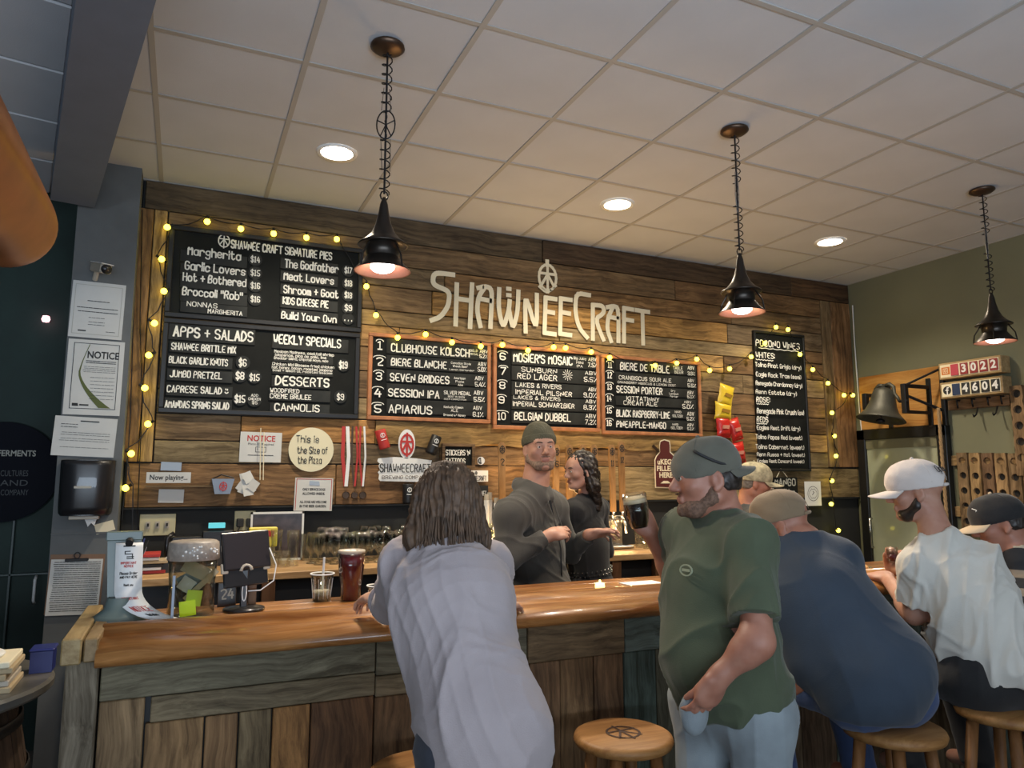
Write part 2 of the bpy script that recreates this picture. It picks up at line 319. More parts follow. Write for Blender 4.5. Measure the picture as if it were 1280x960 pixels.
# ---------------------------------------------------------------- lamps
for k, (x, y) in enumerate([(.69, 3.91), (2.54, 3.92), (4.45, 3.90)]):
    t = thing('recessed_light', ['round recessed ceiling light above the left chalkboards', 'round recessed ceiling light between the two nearer pendant lamps', 'round recessed ceiling light nearest the olive wall'][k], 'light', (x, y, H), 'recessed ceiling lights')
    MB().lathe([(.085, -.006), (.108, -.012), (.112, -.004), (.112, 0)], (x, y, H), 28).o('trim_ring', M['whiter'], t, True)
    MB().lathe([(0, -.004), (.05, -.005), (.088, -.007)], (x, y, H), 28).o('lens', M['can'], t)
    l = bpy.data.lights.new('recessed_beam', 'SPOT'); l.energy = 112; l.color = (1, .87, .66); l.spot_size = math.radians(140); l.spot_blend = .9; l.shadow_soft_size = .08
    o = bpy.data.objects.new('recessed_beam', l); C.objects.link(o); o.location = (x, y, H-.03); o.parent = t; o.matrix_parent_inverse = t.matrix_basis.inverted()
for k, (x, y, zs) in enumerate([(.69, 2.80, 2.50), (2.53, 2.78, 2.50), (4.50, 2.76, 2.50)]):
    t = thing('pendant_lamp', ['pendant lamp with coiled chain and wheel ornament in front of the pies chalkboard', 'pendant lamp with black flared shade right of the painted wall logo', 'pendant lamp with black flared shade in front of the olive wall'][k], 'lamp', (x, y, zs), 'pendant lamps over the bar')
    MB().lathe([(0, 0), (.07, 0), (.072, -.010), (.055, -.022), (.02, -.030), (0, -.032)], (x, y, H-.004), 24).o('canopy', M['bronze'], t, True)
    # bell shaped shade with upper skirt and lower rim
    MB().lathe([(.006, .30), (.016, .27), (.022, .23), (.032, .185), (.048, .148), (.072, .120), (.098, .102), (.102, .096), (.094, .093), (.07, .10), (.066, .05), (.07, .02)], (x, y, zs-.06), 32).o('shade', M['shade'], t, True)
    s_ = MB().lathe([(.066, .048), (.085, .02), (.112, -.008), (.114, -.012), (.108, -.010), (.08, .012), (.055, .03), (.02, .04)], (x, y, zs-.06), 32).o('lower_rim', M['shade'], t, True)
    s_.data.materials.append(M['shin'])
    for f in s_.data.polygons:
        if f.index >= 32*3: f.material_index = 1
    MB().sph((x, y, zs-.052), (.050, .050, .026), 18, 10).o('bulb', M['lamp'], t, True)
    mb = MB()
    for a in range(4):
        an = a*PI/2+.5; c_, s2 = math.cos(an), math.sin(an)
        mb.tube([(x+c_*.072, y+s2*.072, zs+.035), (x+c_*.105, y+s2*.105, zs-.02), (x+c_*.112, y+s2*.112, zs-.068)], .004)
    mb.o('strut', M['shade'], t)
    ztop = zs+.255
    MB().tube([(x+.016*math.cos(a/8*2*PI), y, ztop-.008+.02*math.sin(a/8*2*PI)) for a in range(9)], .0035).o('loop', M['shade'], t, True)
    MB().tube([(x, y, H-.03), (x, y, ztop)], .0045).o('cord', M['iron'], t)
    n = 150; z1_, L = H-.03, H-.03-ztop; pts = []
    for i in range(n+1):
        f = i/n; z = z1_-L*f; a = f*2*PI*15; gap = .42 < f < .62
        r = .004 if gap else .021
        pts.append((x+.010*0+r*math.cos(a), y+r*math.sin(a), z))
    MB().tube(pts, .0028, 5).o('coil', M['iron'], t, True)
    zc = z1_-L*.52
    if k == 0:
        mb = MB(); ax = Vector((math.cos(YAW), -math.sin(YAW), 0))
        el = lambda a: Vector((x, y, zc))+ax*.038*math.cos(a)+UP*.062*math.sin(a)
        mb.tube([el(i*PI/12) for i in range(25)], .003)
        for a in (PI*.5, PI*1.5, PI*.1, PI*.9, PI*1.3, PI*1.7): mb.tube([(x, y, zc), el(a)], .0025)
        mb.o('wheel_ornament', M['iron'], t)
        MB().tube([(x+.012, y, zc+.16), (x+.02, y, zc+.06)], .002).add([(0,0,0)]*0, []).tube([(x+.02, y, zc-.06), (x+.022, y, zc-.2)], .002).tube([(x-.012, y, zc+.16), (x-.02, y, zc+.06)], .002).tube([(x-.02, y, zc-.06), (x-.012, y, zc-.2)], .002).o('wire', M['steel'], t)
    else:
        MB().tube([(x-.006, y, zc+.12), (x-.012, y, zc), (x-.004, y, zc-.1)], .003).tube([(x+.006, y, zc+.12), (x+.012, y, zc), (x+.004, y, zc-.1)], .003).o('wire', M['steel'], t)
    l = bpy.data.lights.new('pendant_glow', 'SPOT'); l.energy = 44; l.color = (1, .84, .68); l.spot_size = math.radians(150); l.spot_blend = .6; l.shadow_soft_size = .05
    o = bpy.data.objects.new('pendant_glow', l); C.objects.link(o); o.location = (x, y, zs-.085); o.parent = t; o.matrix_parent_inverse = t.matrix_basis.inverted()
# copper duct, upper left
t = thing('copper_duct', 'shiny copper coloured round duct hanging at the upper left', 'duct', (-.67, 3.2, 2.57))
cx, cz, r_ = -.670, 2.568, .175
prof = [(.005, 3.33), (.08, 3.325), (.13, 3.305), (.16, 3.27), (.172, 3.23), (r_, 3.17), (r_, -1.0)]
Ry = Matrix.Rotation(-PI/2, 3, 'X')
MB().lathe([(r, -0+zz) for r, zz in prof], (cx, 0, cz), 40, Ry).o('duct_body', M['copper'], t, True)
mb = MB()
for yy in (2.0, .2): mb.tube([(cx-.06, yy, cz+r_-.02), (cx-.06, yy, 3.38)], .005)
mb.o('hanger', M['iron'], t)
# ================================================================ boards on the back wall
YW = 4.75; YB = 4.715
def bx(px, py, Y=YB): return WY(px, py, Y)
class Crop:
    def __init__(s, ox, oy, sc): s.ox, s.oy, s.sc = ox, oy, sc
    def __call__(s, X, Y, yy=YB): return WY(s.ox+X/s.sc, s.oy+Y/s.sc, yy)
def board(name, label, x0, x1, z0, z1, frame, fw, group, Y=4.75, fd=.035, pm='board'):
    t = thing(name, label, 'menu board', ((x0+x1)/2, Y, z0), group)
    fm, fc = frame
    mb = MB()
    for (a, b) in (((x0, Y-fd, z1-fw), (x1, Y, z1)), ((x0, Y-fd, z0), (x1, Y, z0+fw)), ((x0, Y-fd, z0+fw), (x0+fw, Y, z1-fw)), ((x1-fw, Y-fd, z0+fw), (x1, Y, z1-fw))): mb.bbox(a, b, .004)
    o = mb.o('frame', fm, t); 
    if fc: o.color = (*fc, 1)
    B((x0+fw-.003, Y-fd+.016, z0+fw-.003), (x1-fw+.003, Y-.001, z1-fw+.003), 'panel', M[pm], t)
    return t
def line(mb, cr, s, X0, Y0, X1, Y1, h, ys=None, **k):
    a = cr(X0, Y0, ys or YS); b = cr(X1, Y1, ys or YS); z = (a.z+b.z)/2; a.z = b.z = z
    hh = cr(X0, Y0-h, ys or YS).z-cr(X0, Y0, ys or YS).z
    wr(mb, s, a, b, hh, **k); return a.x, b.x, z, hh
YS = 4.722
def rowslat(t, cr, items, X0, X1, top, bot, mid=None, **k):
    """one removable slat carrying its chalk lettering. top/bot are crop rows at X0"""
    a = cr(X0, top, YS); b = cr(X1, top, YS); c = cr(X0, bot, YS)
    s = B((a.x, YS+.001, c.z+.002), (b.x, YS+.012, a.z-.002), 'slat', M['slat'], t, e=.002)
    mb = MB()
    for it in items: line(mb, cr, *it, **k)
    if mb.V: mb.o('lettering', M['chalk'], s)
def emblem(mb, c, rx, rz, th, nrm=NB, R=RX, lift=.002, depth=0):
    o = c+nrm*lift
    f = lambda *p: ribbon(mb, [(x*rx, z*rz) for x, z in p], th, o, R, UP, nrm, depth)
    f(*[(math.cos(i*PI/10), math.sin(i*PI/10)) for i in range(21)])
    f((0, 1.15), (0, -1.15)); f((-1.0, .3), (1.0, .3)); f((0, .25), (-.72, -.62)); f((0, .25), (.72, -.62))
c1 = Crop(160, 220, 4); c2 = Crop(160, 380, 4); c4 = Crop(440, 400, 16/3); c5 = Crop(600, 400, 4); c6 = Crop(840, 340, 4)
G1 = 'black framed food chalkboards'
t = board('menu_board', 'large black chalkboard of signature pies, upper left of the plank wall', -.155, 1.03, 2.562, 3.135, (M['black'], None), .03, G1)
mb = MB(); line(mb, c1, 'SHAWNEE CRAFT SIGNATURE PIES', 515, 372, 1018, 408, 38); emblem(mb, c1(480, 325, YS), .032, .040, .007, lift=.003); mb.o('lettering', M['chalk'], t)
L = [('Margherita', 300, 400, 562, 418, 40, '$14', 365, 435), ('Garlic Lovers', 285, 468, 585, 500, 40, '$15', 432, 502), ('Hot + Bothered', 275, 525, 588, 555, 38, '$16', 495, 566), ('Broccoli "Rob"', 272, 598, 570, 620, 38, '$16', 563, 634)]
for s, a, b, c, d_, h, pr, tp, pb in L:
    rowslat(t, c1, [(s, a, b-4, c, d_, h)], 262, 600, tp-2, tp+62)
    q = MB(); line(q, c1, pr, 614, pb-6, 658, pb-2, 27); cc = c1(636, pb-18, YS)
    MB().cyl(cc+Vector((0, .012, 0)), cc+Vector((0, .0005, 0)), .042, n=24).o('price_disc', M['slat'], t); q.o('price', M['chalk'], t)
rowslat(t, c1, [('NONNAS', 295, 648, 445, 662, 22), ('MARGHERITA', 400, 684, 570, 700, 20)], 262, 600, 622, 680)
for s, a, b, c, d_, h, pr, tp, pb in [('The Godfather', 785, 455, 1050, 485, 38, '$17', 405, 488), ('Meat Lovers', 780, 518, 1028, 542, 36, '$18', 470, 552), ('Shroom + Goat', 778, 582, 1050, 612, 36, '$18', 535, 612), ('KIDS CHEESE PIE', 775, 638, 1000, 660, 34, '$9', 600, 675), ('Build Your Own', 768, 708, 1040, 738, 34, '...', 660, 728)]:
    rowslat(t, c1, [(s, a, b, c, d_, h)], 762, 1052, tp, tp+58)
    q = MB(); line(q, c1, pr, 1084, pb-5, 1118, pb, 27); cc = c1(1100, pb-14, YS)
    MB().cyl(cc+Vector((0, .012, 0)), cc+Vector((0, .0005, 0)), .040, n=24).o('price_disc', M['slat'], t); q.o('price', M['chalk'], t)
t = board('menu_board', 'large black chalkboard of apps, salads and weekly specials, below the pies board', -.155, 1.025, 1.985, 2.555, (M['black'], None), .03, G1)
for its, X0, X1, tp, bt in [([('APPS + SALADS', 228, 160, 622, 188, 48)], 205, 640, 92, 178), ([('SHAWNEE BRITTLE MIX', 218, 224, 538, 248, 32)], 208, 545, 180, 240), ([('BLACK GARLIC KNOTS', 205, 295, 497, 308, 32)], 200, 525, 250, 312), ([('JUMBO PRETZEL', 210, 365, 468, 374, 32)], 195, 525, 320, 382), ([('CAPRESE SALAD ^', 195, 440, 500, 450, 32)], 190, 525, 398, 458), ([('AMANDAS SPRING SALAD', 185, 515, 503, 530, 34)], 182, 522, 465, 530),
   ([('WEEKLY SPECIALS', 728, 195, 1062, 218, 42)], 722, 1105, 150, 222), ([('Mexican Madness, cocktail shrimp', 732, 242, 1028, 262, 13), ('jalapenos, pico de gallo, lime', 732, 258, 990, 276, 13), ('cheddar blend, chipotle mayo, mole', 730, 276, 1000, 290, 12)], 728, 1028, 228, 290), ([('Chicken Wild Blossom fried chicken', 722, 306, 1030, 322, 13), ('hot honey, bacon, roasted jalapeno', 720, 322, 1020, 338, 13), ('basil + lemon oil, roasted sesame', 724, 337, 1020, 350, 11)], 722, 1028, 294, 350), ([('DESSERTS', 738, 405, 1003, 414, 42)], 718, 1010, 355, 415), ([('WOODFIRED', 712, 440, 855, 446, 19), ('CREME BRULEE', 710, 470, 915, 478, 22)], 705, 1014, 420, 482), ([('CANNOLIS', 733, 532, 955, 540, 34)], 708, 1010, 492, 548)]:
    rowslat(t, c2, its, X0, X1, tp, bt)
q = MB()
for a in [('$6', 555, 308, 590, 312, 34), ('$8', 540, 374, 578, 378, 34), ('$15', 608, 380, 655, 384, 30), ('$15', 535, 490, 583, 494, 34), ('ADD', 616, 462, 650, 464, 12), ('CHICKEN', 602, 480, 662, 482, 12), ('$5', 620, 500, 646, 501, 14), ('$19', 1056, 320, 1095, 322, 32), ('$9', 1045, 478, 1078, 480, 28)]: line(q, c2, *a)
q.o('prices', M['chalk'], t)
for X, Y in ((575, 292), (560, 358), (632, 364), (560, 474), (632, 480), (1076, 306), (1062, 464)):
    cc = c2(X, Y, YS); MB().cyl(cc+Vector((0, .012, 0)), cc+Vector((0, .0005, 0)), .042, n=24).o('price_disc', M['slat'], t)
# three copper framed tap boards
G2 = 'wood framed beer chalkboards'
def tapboard(label, x0, x1, cr, nums, rws, xs0, xs1, extra, k):
    t = board('tap_board', label, x0, x1, (1.985, 1.950, 1.935)[k], (2.570, 2.562, 2.548)[k], (M['cop'], None), .026, G2)
    for s, X, Y, w_, h in nums:
        q = MB()
        line(q, cr, s, X, Y, X+w_, Y, h, th=.17)
        a = cr(X+w_/2, Y-h*1.05, YS); ww = cr(X+w_*1.5, Y, YS).x-cr(X-w_*.4, Y, YS).x
        ribbon(q, [(ww*.5*math.cos(PI-u*PI/6), .010*math.sin(u*PI/6)*1.4) for u in range(7)], .005, a+NB*.002, RX, UP, NB)
        q.o('tap_number', M['chalk'], t)
    for tp, bt, its in rws: rowslat(t, cr, its, xs0, xs1, tp, bt)
    q = MB()
    for a in extra: line(q, cr, *a)
    q.o('strength_lettering', M['chalk'], t); return t
tapboard('copper framed beer chalkboard listing taps one to five', 1.085, 1.965, c4, [('1', 172, 195, 26, 50), ('2', 162, 303, 42, 50), ('3', 160, 400, 36, 50), ('4', 152, 510, 40, 50), ('5', 150, 615, 42, 50)],
 [(118, 225, [('CLUBHOUSE KOLSCH', 262, 205, 780, 248, 50)]), (228, 318, [('BIERE BLANCHE', 262, 300, 628, 326, 46), ('Canadian Style', 660, 290, 790, 302, 13), ('Wheat Beer', 672, 312, 770, 320, 13), ('Lemon Coriander', 650, 332, 815, 346, 11)]), (325, 410, [('SEVEN BRIDGES', 255, 402, 645, 428, 48), ('American', 680, 392, 755, 398, 14), ('Pale', 690, 415, 745, 420, 13), ('Ale', 706, 438, 738, 441, 13)]), (420, 515, [('SESSION IPA', 243, 505, 580, 524, 48), ('SILVER MEDAL', 613, 492, 790, 504, 22), ('BEST IN SHOW', 640, 514, 750, 520, 10), ('BEER COMPETITION', 613, 530, 760, 538, 9)]), (522, 620, [('APIARIUS', 245, 618, 530, 628, 52), ('Kentucky Common', 612, 584, 740, 592, 14), ('ALE', 660, 610, 705, 613, 16), ('Brewed w/ Honey', 610, 636, 755, 646, 14)])], 232, 905,
 [('GOLD', 788, 210, 835, 214, 14), ('MEDAL', 788, 232, 842, 236, 12), ('ABV', 852, 218, 903, 224, 20), ('5.2%', 850, 252, 900, 256, 22), ('ABV', 840, 303, 893, 308, 22), ('5.0%', 838, 342, 893, 346, 28), ('ABV', 820, 398, 875, 402, 22), ('5.4%', 820, 442, 885, 447, 28), ('ABV', 812, 496, 872, 500, 24), ('5.5%', 812, 542, 880, 546, 28), ('ABV', 808, 596, 864, 600, 22), ('6.1%', 806, 642, 872, 646, 28)], 0)
tapboard('copper framed beer chalkboard listing taps six to ten', 1.985, 2.865, c5, [('6', 100, 198, 26, 32), ('7', 104, 272, 24, 34), ('8', 98, 342, 26, 32), ('9', 94, 416, 26, 32), ('10', 90, 498, 36, 34)],
 [(150, 222, [("MOSIER'S MOSAIC", 168, 208, 460, 224, 40), ('Big Juicy', 468, 196, 530, 200, 12), ('MINI', 482, 218, 515, 220, 11), ('IPA', 484, 236, 512, 238, 11)]), (226, 300, [('SUNBURN', 207, 258, 383, 268, 22), ('RED LAGER', 187, 292, 383, 304, 26)]), (304, 374, [('LAKES & RIVERS', 178, 334, 405, 344, 20), ('IMPERIAL PILSNER', 178, 366, 458, 386, 22)]), (378, 445, [('LAKES & RIVERS', 168, 394, 400, 404, 17), ('IMPERIAL SCHWARZBIER', 165, 428, 470, 442, 22)]), (450, 515, [('BELGIAN DUBBEL', 172, 498, 452, 506, 36)])], 158, 588,
 [('ABV', 542, 204, 580, 207, 16), ('7.5%', 540, 234, 583, 237, 20), ('ABV', 525, 272, 582, 276, 16), ('5.5%', 520, 308, 585, 311, 22), ('ABV', 542, 354, 580, 357, 16), ('9.0%', 518, 386, 580, 389, 22), ('ABV', 528, 414, 578, 418, 16), ('8.3%', 518, 446, 578, 450, 22), ('ABV', 528, 488, 578, 492, 18), ('7.2%', 526, 520, 578, 524, 22)], 1)
q = MB(); cc = c5(437, 275, YS)+NB*.003
for i in range(12):
    a = i*PI/6; ribbon(q, [(.020*math.cos(a), .020*math.sin(a)), (.042*math.cos(a), .042*math.sin(a))], .004, cc, RX, UP, NB)
ribbon(q, [(.012*math.cos(i*PI/4), .012*math.sin(i*PI/4)) for i in range(9)], .004, cc, RX, UP, NB)
q.o('sun_drawing', M['chalk'], bpy.data.objects['tap_board.001'])
tapboard('copper framed beer chalkboard listing taps eleven to sixteen', 2.885, 3.83, c5, [('11', 640, 238, 18, 26), ('12', 638, 290, 20, 28), ('13', 637, 347, 20, 26), ('14', 636, 405, 20, 26), ('15', 635, 465, 22, 26), ('16', 634, 528, 22, 26)],
 [(195, 250, [('BIERE DE TABLE', 702, 248, 945, 264, 34), ('TABLE', 966, 246, 1012, 249, 14), ('BEER', 972, 266, 1015, 269, 13)]), (258, 318, [('CRANBISCUS SOUR ALE', 695, 300, 955, 308, 18), ('CRANBERRY HIBISCUS & LEMON ZEST', 688, 314, 978, 334, 10)]), (324, 370, [('SESSION PORTER', 683, 358, 910, 376, 32), ('Dry', 955, 358, 975, 360, 9), ('London', 945, 372, 990, 375, 9), ('Porter', 950, 386, 990, 388, 9)]), (378, 426, [('KITTATINNY', 733, 400, 895, 410, 20), ('CREAM ALE', 718, 422, 885, 432, 20)]), (434, 482, [('BLACK RASPBERRY-LIME', 683, 478, 948, 496, 32), ('HARD', 975, 464, 1005, 466, 10), ('SELTZER', 962, 484, 1012, 487, 11)]), (492, 540, [('PINEAPPLE-MANGO', 683, 534, 928, 544, 30), ('HARD', 962, 526, 990, 528, 9), ('SELTZER', 955, 544, 1012, 547, 11)])], 680, 1078,
 [('ABV', 1038, 246, 1070, 248, 16), ('3.9%', 1038, 275, 1072, 277, 16), ('ABV', 1038, 308, 1068, 311, 13), ('5.5%', 1038, 335, 1078, 337, 16), ('ABV', 1036, 368, 1066, 371, 14), ('5.1%', 1036, 390, 1070, 393, 15), ('ABV', 1020, 415, 1055, 417, 11), ('5.0%', 1012, 442, 1065, 444, 20), ('ABV', 1036, 476, 1068, 479, 16), ('5.2%', 1034, 500, 1070, 503, 15), ('ABV', 1036, 530, 1066, 533, 13), ('5.1%', 1036, 550, 1068, 552, 13)], 2)
t = board('wine_board', 'tall narrow black chalkboard of wines near the right end of the plank wall', 4.415, 5.0, 1.66, 2.87, (M['black'], None), .022, None)
mb = MB()
c6c = c6
for a in [('POCONO WINES', 415, 370, 632, 388, 30), ('WHITES:', 415, 428, 508, 434, 26), ('Tolino Pinot Grigio (dry)', 412, 475, 640, 488, 20), ('Eagle Rock Tram (semi)', 415, 525, 640, 533, 20), ('Renegade Chardonnay (dry)', 415, 568, 645, 577, 20), ('Renn Estate (dry)', 415, 610, 618, 618, 20), ('ROSE:', 418, 650, 484, 654, 25), ('Renegade Pink Crush (sw)', 420, 692, 655, 730, 24), ('REDS', 420, 750, 475, 752, 26), ('Eagles Rest Drift (dry)', 420, 790, 635, 792, 20), ('Tolino Papas Red (sweet)', 415, 836, 645, 838, 20), ('Tolino Cabernet (sweet)', 415, 884, 655, 887, 20), ('Renn Russo + Mat (sweet)', 420, 920, 658, 924, 18), ('Eagles Rest Concord (sweet)', 422, 952, 655, 956, 16)]: line(mb, c6c, *a, lift=.012)
for (X0, Y0, X1, Y1) in ((425, 382, 645, 398), (415, 440, 500, 443), (418, 660, 478, 662), (418, 758, 470, 760)):
    a = c6c(X0, Y0, YS); b = c6c(X1, Y1, YS); zz = (a.z+b.z)/2
    ribbon(mb, [(i*(b.x-a.x)/12, .003*(-1)**i) for i in range(13)], .006, Vector((a.x, YS-.012, zz)), RX, UP, NB)
mb.o('lettering', M['chalk'], t)
# painted logo on the planks (own mesh on the wall)
lg = MB(); PX = lambda x, y: WY(x, y, 4.734)
def ls(*pts, th=.034):
    w3 = [PX(*p) for p in pts]; p2 = [(v.x, v.z) for v in w3]
    for _ in (0, 1):
        if len(p2) > 2:
            q = [p2[0]]
            for a, b, c in zip(p2[:-2], p2[1:-1], p2[2:]): q += [(b[0]+(a[0]-b[0])*.22, b[1]+(a[1]-b[1])*.22), (b[0]+(c[0]-b[0])*.22, b[1]+(c[1]-b[1])*.22)]
            p2 = q+[p2[-1]]
    ribbon(lg, p2, th, Vector((0, 4.737, 0)), RX, UP, NB, .004)
ls((567,343.5),(547,341),(542,344),(541,352),(544,357),(559,363),(562,369),(560,383),(551,396),(539,400.5)); ls((571,355),(569.5,406)); ls((590,355),(587.5,409)); ls((570,373),(589,376))
ls((597.5,360),(606,358),(613,360),(615,368),(613,409)); ls((606,359),(598.5,370),(596,388),(600.5,408)); ls((598,373),(613,376))
ls((624,361),(623,386),(629,411),(636,388),(637,376)); ls((636,386),(641,412),(647,390),(648,364)); ls((657,415),(656,365),(671,416),(671,368)); ls((682,372),(680.5,416)); ls((682,372),(695,374)); ls((681,389),(692,391)); ls((680.5,416),(694,418)); ls((701,373),(700,417)); ls((701,373),(714,375)); ls((701,390),(712,392)); ls((700,417),(713.5,419))
ls((737,369),(720,366),(719,391),(724,410),(734,422)); ls((741,381),(741,424)); ls((741,381),(752,382),(755,386),(754,392),(744,399),(754.5,425)); ls((759,384),(767,382.5),(773,385),(773,427)); ls((766,384),(760,397),(759,412),(764,427)); ls((760,396),(772,398)); ls((780,385),(780,427.5)); ls((780,385),(791,387)); ls((780,399),(791,401)); ls((795,387.5),(811,390)); ls((803,388),(804,430))
for q in ((636, 361), (636, 369)):
    v = PX(*q); ribbon(lg, [(v.x-.011, v.z), (v.x+.011, v.z)], .03, Vector((0, 4.737, 0)), RX, UP, NB, .004)
v = PX(684.5, 347)
cen = Vector((v.x, 4.737, v.z))
emblem(lg, cen, .073, .100, .020, lift=0, depth=.004)
ls((674,358),(684,367),(695,357), th=.018); ls((684,326),(684,332), th=.03)
lo = lg.o('painted_wall_logo', M['cream']); tag(lo, 'cream painted brewery name and wheel emblem across the planks above the beer boards', 'wall lettering')
# ---------------------------------------------------------------- string lights
bulbs = [(157,610),(164,567),(185,530),(181,485),(186,444),(193,404),(205,364),(202,324),(209,284),(259,277),(301,286),(342,292),(383,297),(421,299),(458,358),(470,394),(497,422),(532,418),(565,428),(601,433),(628,431),(660,438),(692,434),(707,435),(739,440),(762,447),(819,457),(846,454),(871,449),(887,463),(912,461),(939,446),(956,429),(970,409),(985,412),(1000,443),(1016,462),(1035,479),(1055,494),(1066,494),(1040,516),(1043,545),(1045,570),(1040,601),(1039,630),(1048,663)]
t = thing('string_lights', 'string of small round yellow bulbs on black wire draped around the boards', 'string lights', (1.5, 4.69, 2.6))
path = []
for i, (x, y) in enumerate(bulbs):
    p = WY(x, y, 4.688)
    side = Vector((-.018, 0, .012)) if i % 2 else Vector((.018, 0, .012))
    if 9 <= i <= 37: side = Vector((0, 0, .022))
    MB().sph(p, .0185, 12, 8).o('bulb', M['bulb'], t, True)
    MB().cyl(p+side*.6, p+side*1.7, .008, n=8).o('socket', M['iron'], t)
    path.append(p+side*1.7)
pp = [path[0]-Vector((-.02, 0, .3))]
for a, b in zip(path[:-1], path[1:]):
    d_ = (b-a).length
    for k in range(5):
        f = k/5; pp.append(a.lerp(b, f)-UP*(.10*d_*4*f*(1-f))*(1 if abs(b.x-a.x) > .03 else .0)+Vector((.006*math.sin(k*2.1+a.z*9), 0, 0)))
pp.append(path[-1])
MB().tube(pp, .0032, 5).o('wire', M['iron'], t)
MB().tube([WY(168, 262, 4.72), WY(172, 240, 4.72), WY(166, 420, 4.72), WY(163, 520, 4.72), WY(158, 600, 4.71), WY(152, 650, 4.70)], .003, 5).tube([WY(178, 262, 4.72), WY(175, 400, 4.72), WY(178, 500, 4.72), WY(172, 640, 4.70), WY(176, 690, 4.70)], .003, 5).o('wire', M['iron'], t)
# white cable in the right corner
tag(MB().tube([Vector((5.605, 4.70, 3.2)), Vector((5.60, 4.70, 2.9)), Vector((5.607, 4.70, 2.4)), Vector((5.598, 4.69, 2.2)), Vector((5.606, 4.68, 1.9)), Vector((5.585, 4.69, 1.7)), Vector((5.6, 4.66, 1.55)), Vector((5.58, 4.68, 1.45))], .005, 6).o('wall_cable', M['whiter']), 'thin white cable hanging down the right corner of the room', 'cable')
# ---------------------------------------------------------------- things pinned to the wall
def plate(name, label, cat, x, y, w_, h, mat, Y=4.74, th=.003, ang=0, group=None, parent=None):
    """flat sheet, centre pixel x,y on plane Y, size in metres"""
    c = WY(x, y, Y); ca, sa = math.cos(ang), math.sin(ang)
    r = Vector((ca, 0, sa)); u = Vector((-sa, 0, ca))
    o = MB().prism([c-r*w_/2-u*h/2, c+r*w_/2-u*h/2, c+r*w_/2+u*h/2, c-r*w_/2+u*h/2], (0, -th, 0)).o(name, mat, parent, origin=c)
    if label: tag(o, label, cat, group)
    return o, c-Vector((0, th+.0008, 0)), r, u
def tl(o, s, org, r, u, dx, dz, size, mat='ink', name='lettering', **k): return txt(name, s, size, M[mat], org+r*dx+u*dz, r, u, o, **k)
def scrib(o, org, r, u, x0, x1, zs, th=.002, mat='ink', name='printed_lines'):
    mb = MB()
    for z in zs: 
        xx = x0+random.uniform(0, .15)*(x1-x0)*.3
        while xx < x1:
            e = min(x1, xx+random.uniform(.008, .03)); ribbon(mb, [(xx, z), (e, z)], th, org, r, u, r.cross(u)); xx = e+.004
    return mb.o(name, M[mat], o)
o, g_, r, u = plate('notice_sign', 'white notice sign with red heading pinned left of the round pizza disc', 'sign', 326, 559, .245, .185, M['white'], ang=-.01)
tl(o, 'NOTICE', g_, r, u, 0, .052, .05, 'red', bold=.0012, width=.165); tl(o, 'Photo ID Required', g_, r, u, 0, .018, .020); scrib(o, g_, r, u, -.075, .075, [-.05], .004)
q = MB()
for a in (((-.03, -.03), (.03, -.03), (.03, .0), (-.03, 0), (-.03, -.03)), ((-.018, -.02), (-.018, -.008)), ((0, -.02), (0, -.008)), ((.018, -.02), (.018, -.008))): ribbon(q, a, .003, g_, r, u, NB)
q.o('pictogram', M['ink'], o)
c = WY(389, 562, 4.735); o = MB().cyl(c, c-Vector((0, .006, 0)), .140, n=48).o('pizza_size_disc', P('cream_card', (.72, .66, .46), .7)); tag(o, 'round cream disc with handwriting telling the pizza size', 'sign')
q = MB(); g_ = c-Vector((0, .007, 0))
for s, x0, x1, z in (('This is', -.095, .045, .045), ('the Size of', -.085, .10, -.025), ('the Pizza', -.080, .065, -.088)): wr(q, s, g_+Vector((x0, 0, z)), g_+Vector((x1, 0, z+.0)), .042, lift=.001, th=.11)
q.o('lettering', M['ink'], o)
o, g_, r, u = plate('dog_rules_sign', 'white sign about service dogs with thin red side lines hanging below the pizza disc', 'sign', 392, 618, .235, .205, M['white'], Y=4.728, ang=-.02)
for i, s in enumerate(['ONLY SERVICE DOGS', 'ALLOWED INSIDE.', '', 'ALL DOGS ARE WELCOME', 'IN THE BEER GARDEN.']):
    if s: tl(o, s, g_, r, u, 0, .03-.026*i, .021, bold=.0008, width=.165 if i > 2 else .14)
q = MB(); ribbon(q, [(-.108, -.095), (-.108, .095), (.108, .095), (.108, -.095)], .004, g_, r, u, NB); q.o('red_line', M['red'], o)
MB().prism([g_+r*-.03+u*.058, g_+r*.035+u*.055, g_+r*.03+u*.082, g_+r*-.03+u*.085], (0, -.002, 0)).o('tape', M['bluepaper'], o)
o, g_, r, u = plate('now_playing_sign', 'small white strip sign reading now playing', 'sign', 211, 597, .235, .062, M['white'], Y=4.70); tl(o, 'Now playing...', g_, r, u, 0, 0, .042, bold=.0008, width=.20)
B((g_.x-.12, 4.70, g_.z-.055), (g_.x+.3, 4.76, g_.z-.045), 'x', WX_, None, (.3, .2, .1)).name = 'wall_ledge'
tag(bpy.data.objects['wall_ledge'], 'thin wooden ledge under the now playing sign', 'ledge')
o, *_ = plate('small_card', 'small blueish card tucked above the now playing sign', 'card', 214, 583, .11, .05, M['bluepaper'], ang=-.03)
o, g_, r, u = plate('small_card', 'small blank off white card below the now playing sign', 'card', 214, 620, .135, .078, M['white'], ang=-.02)
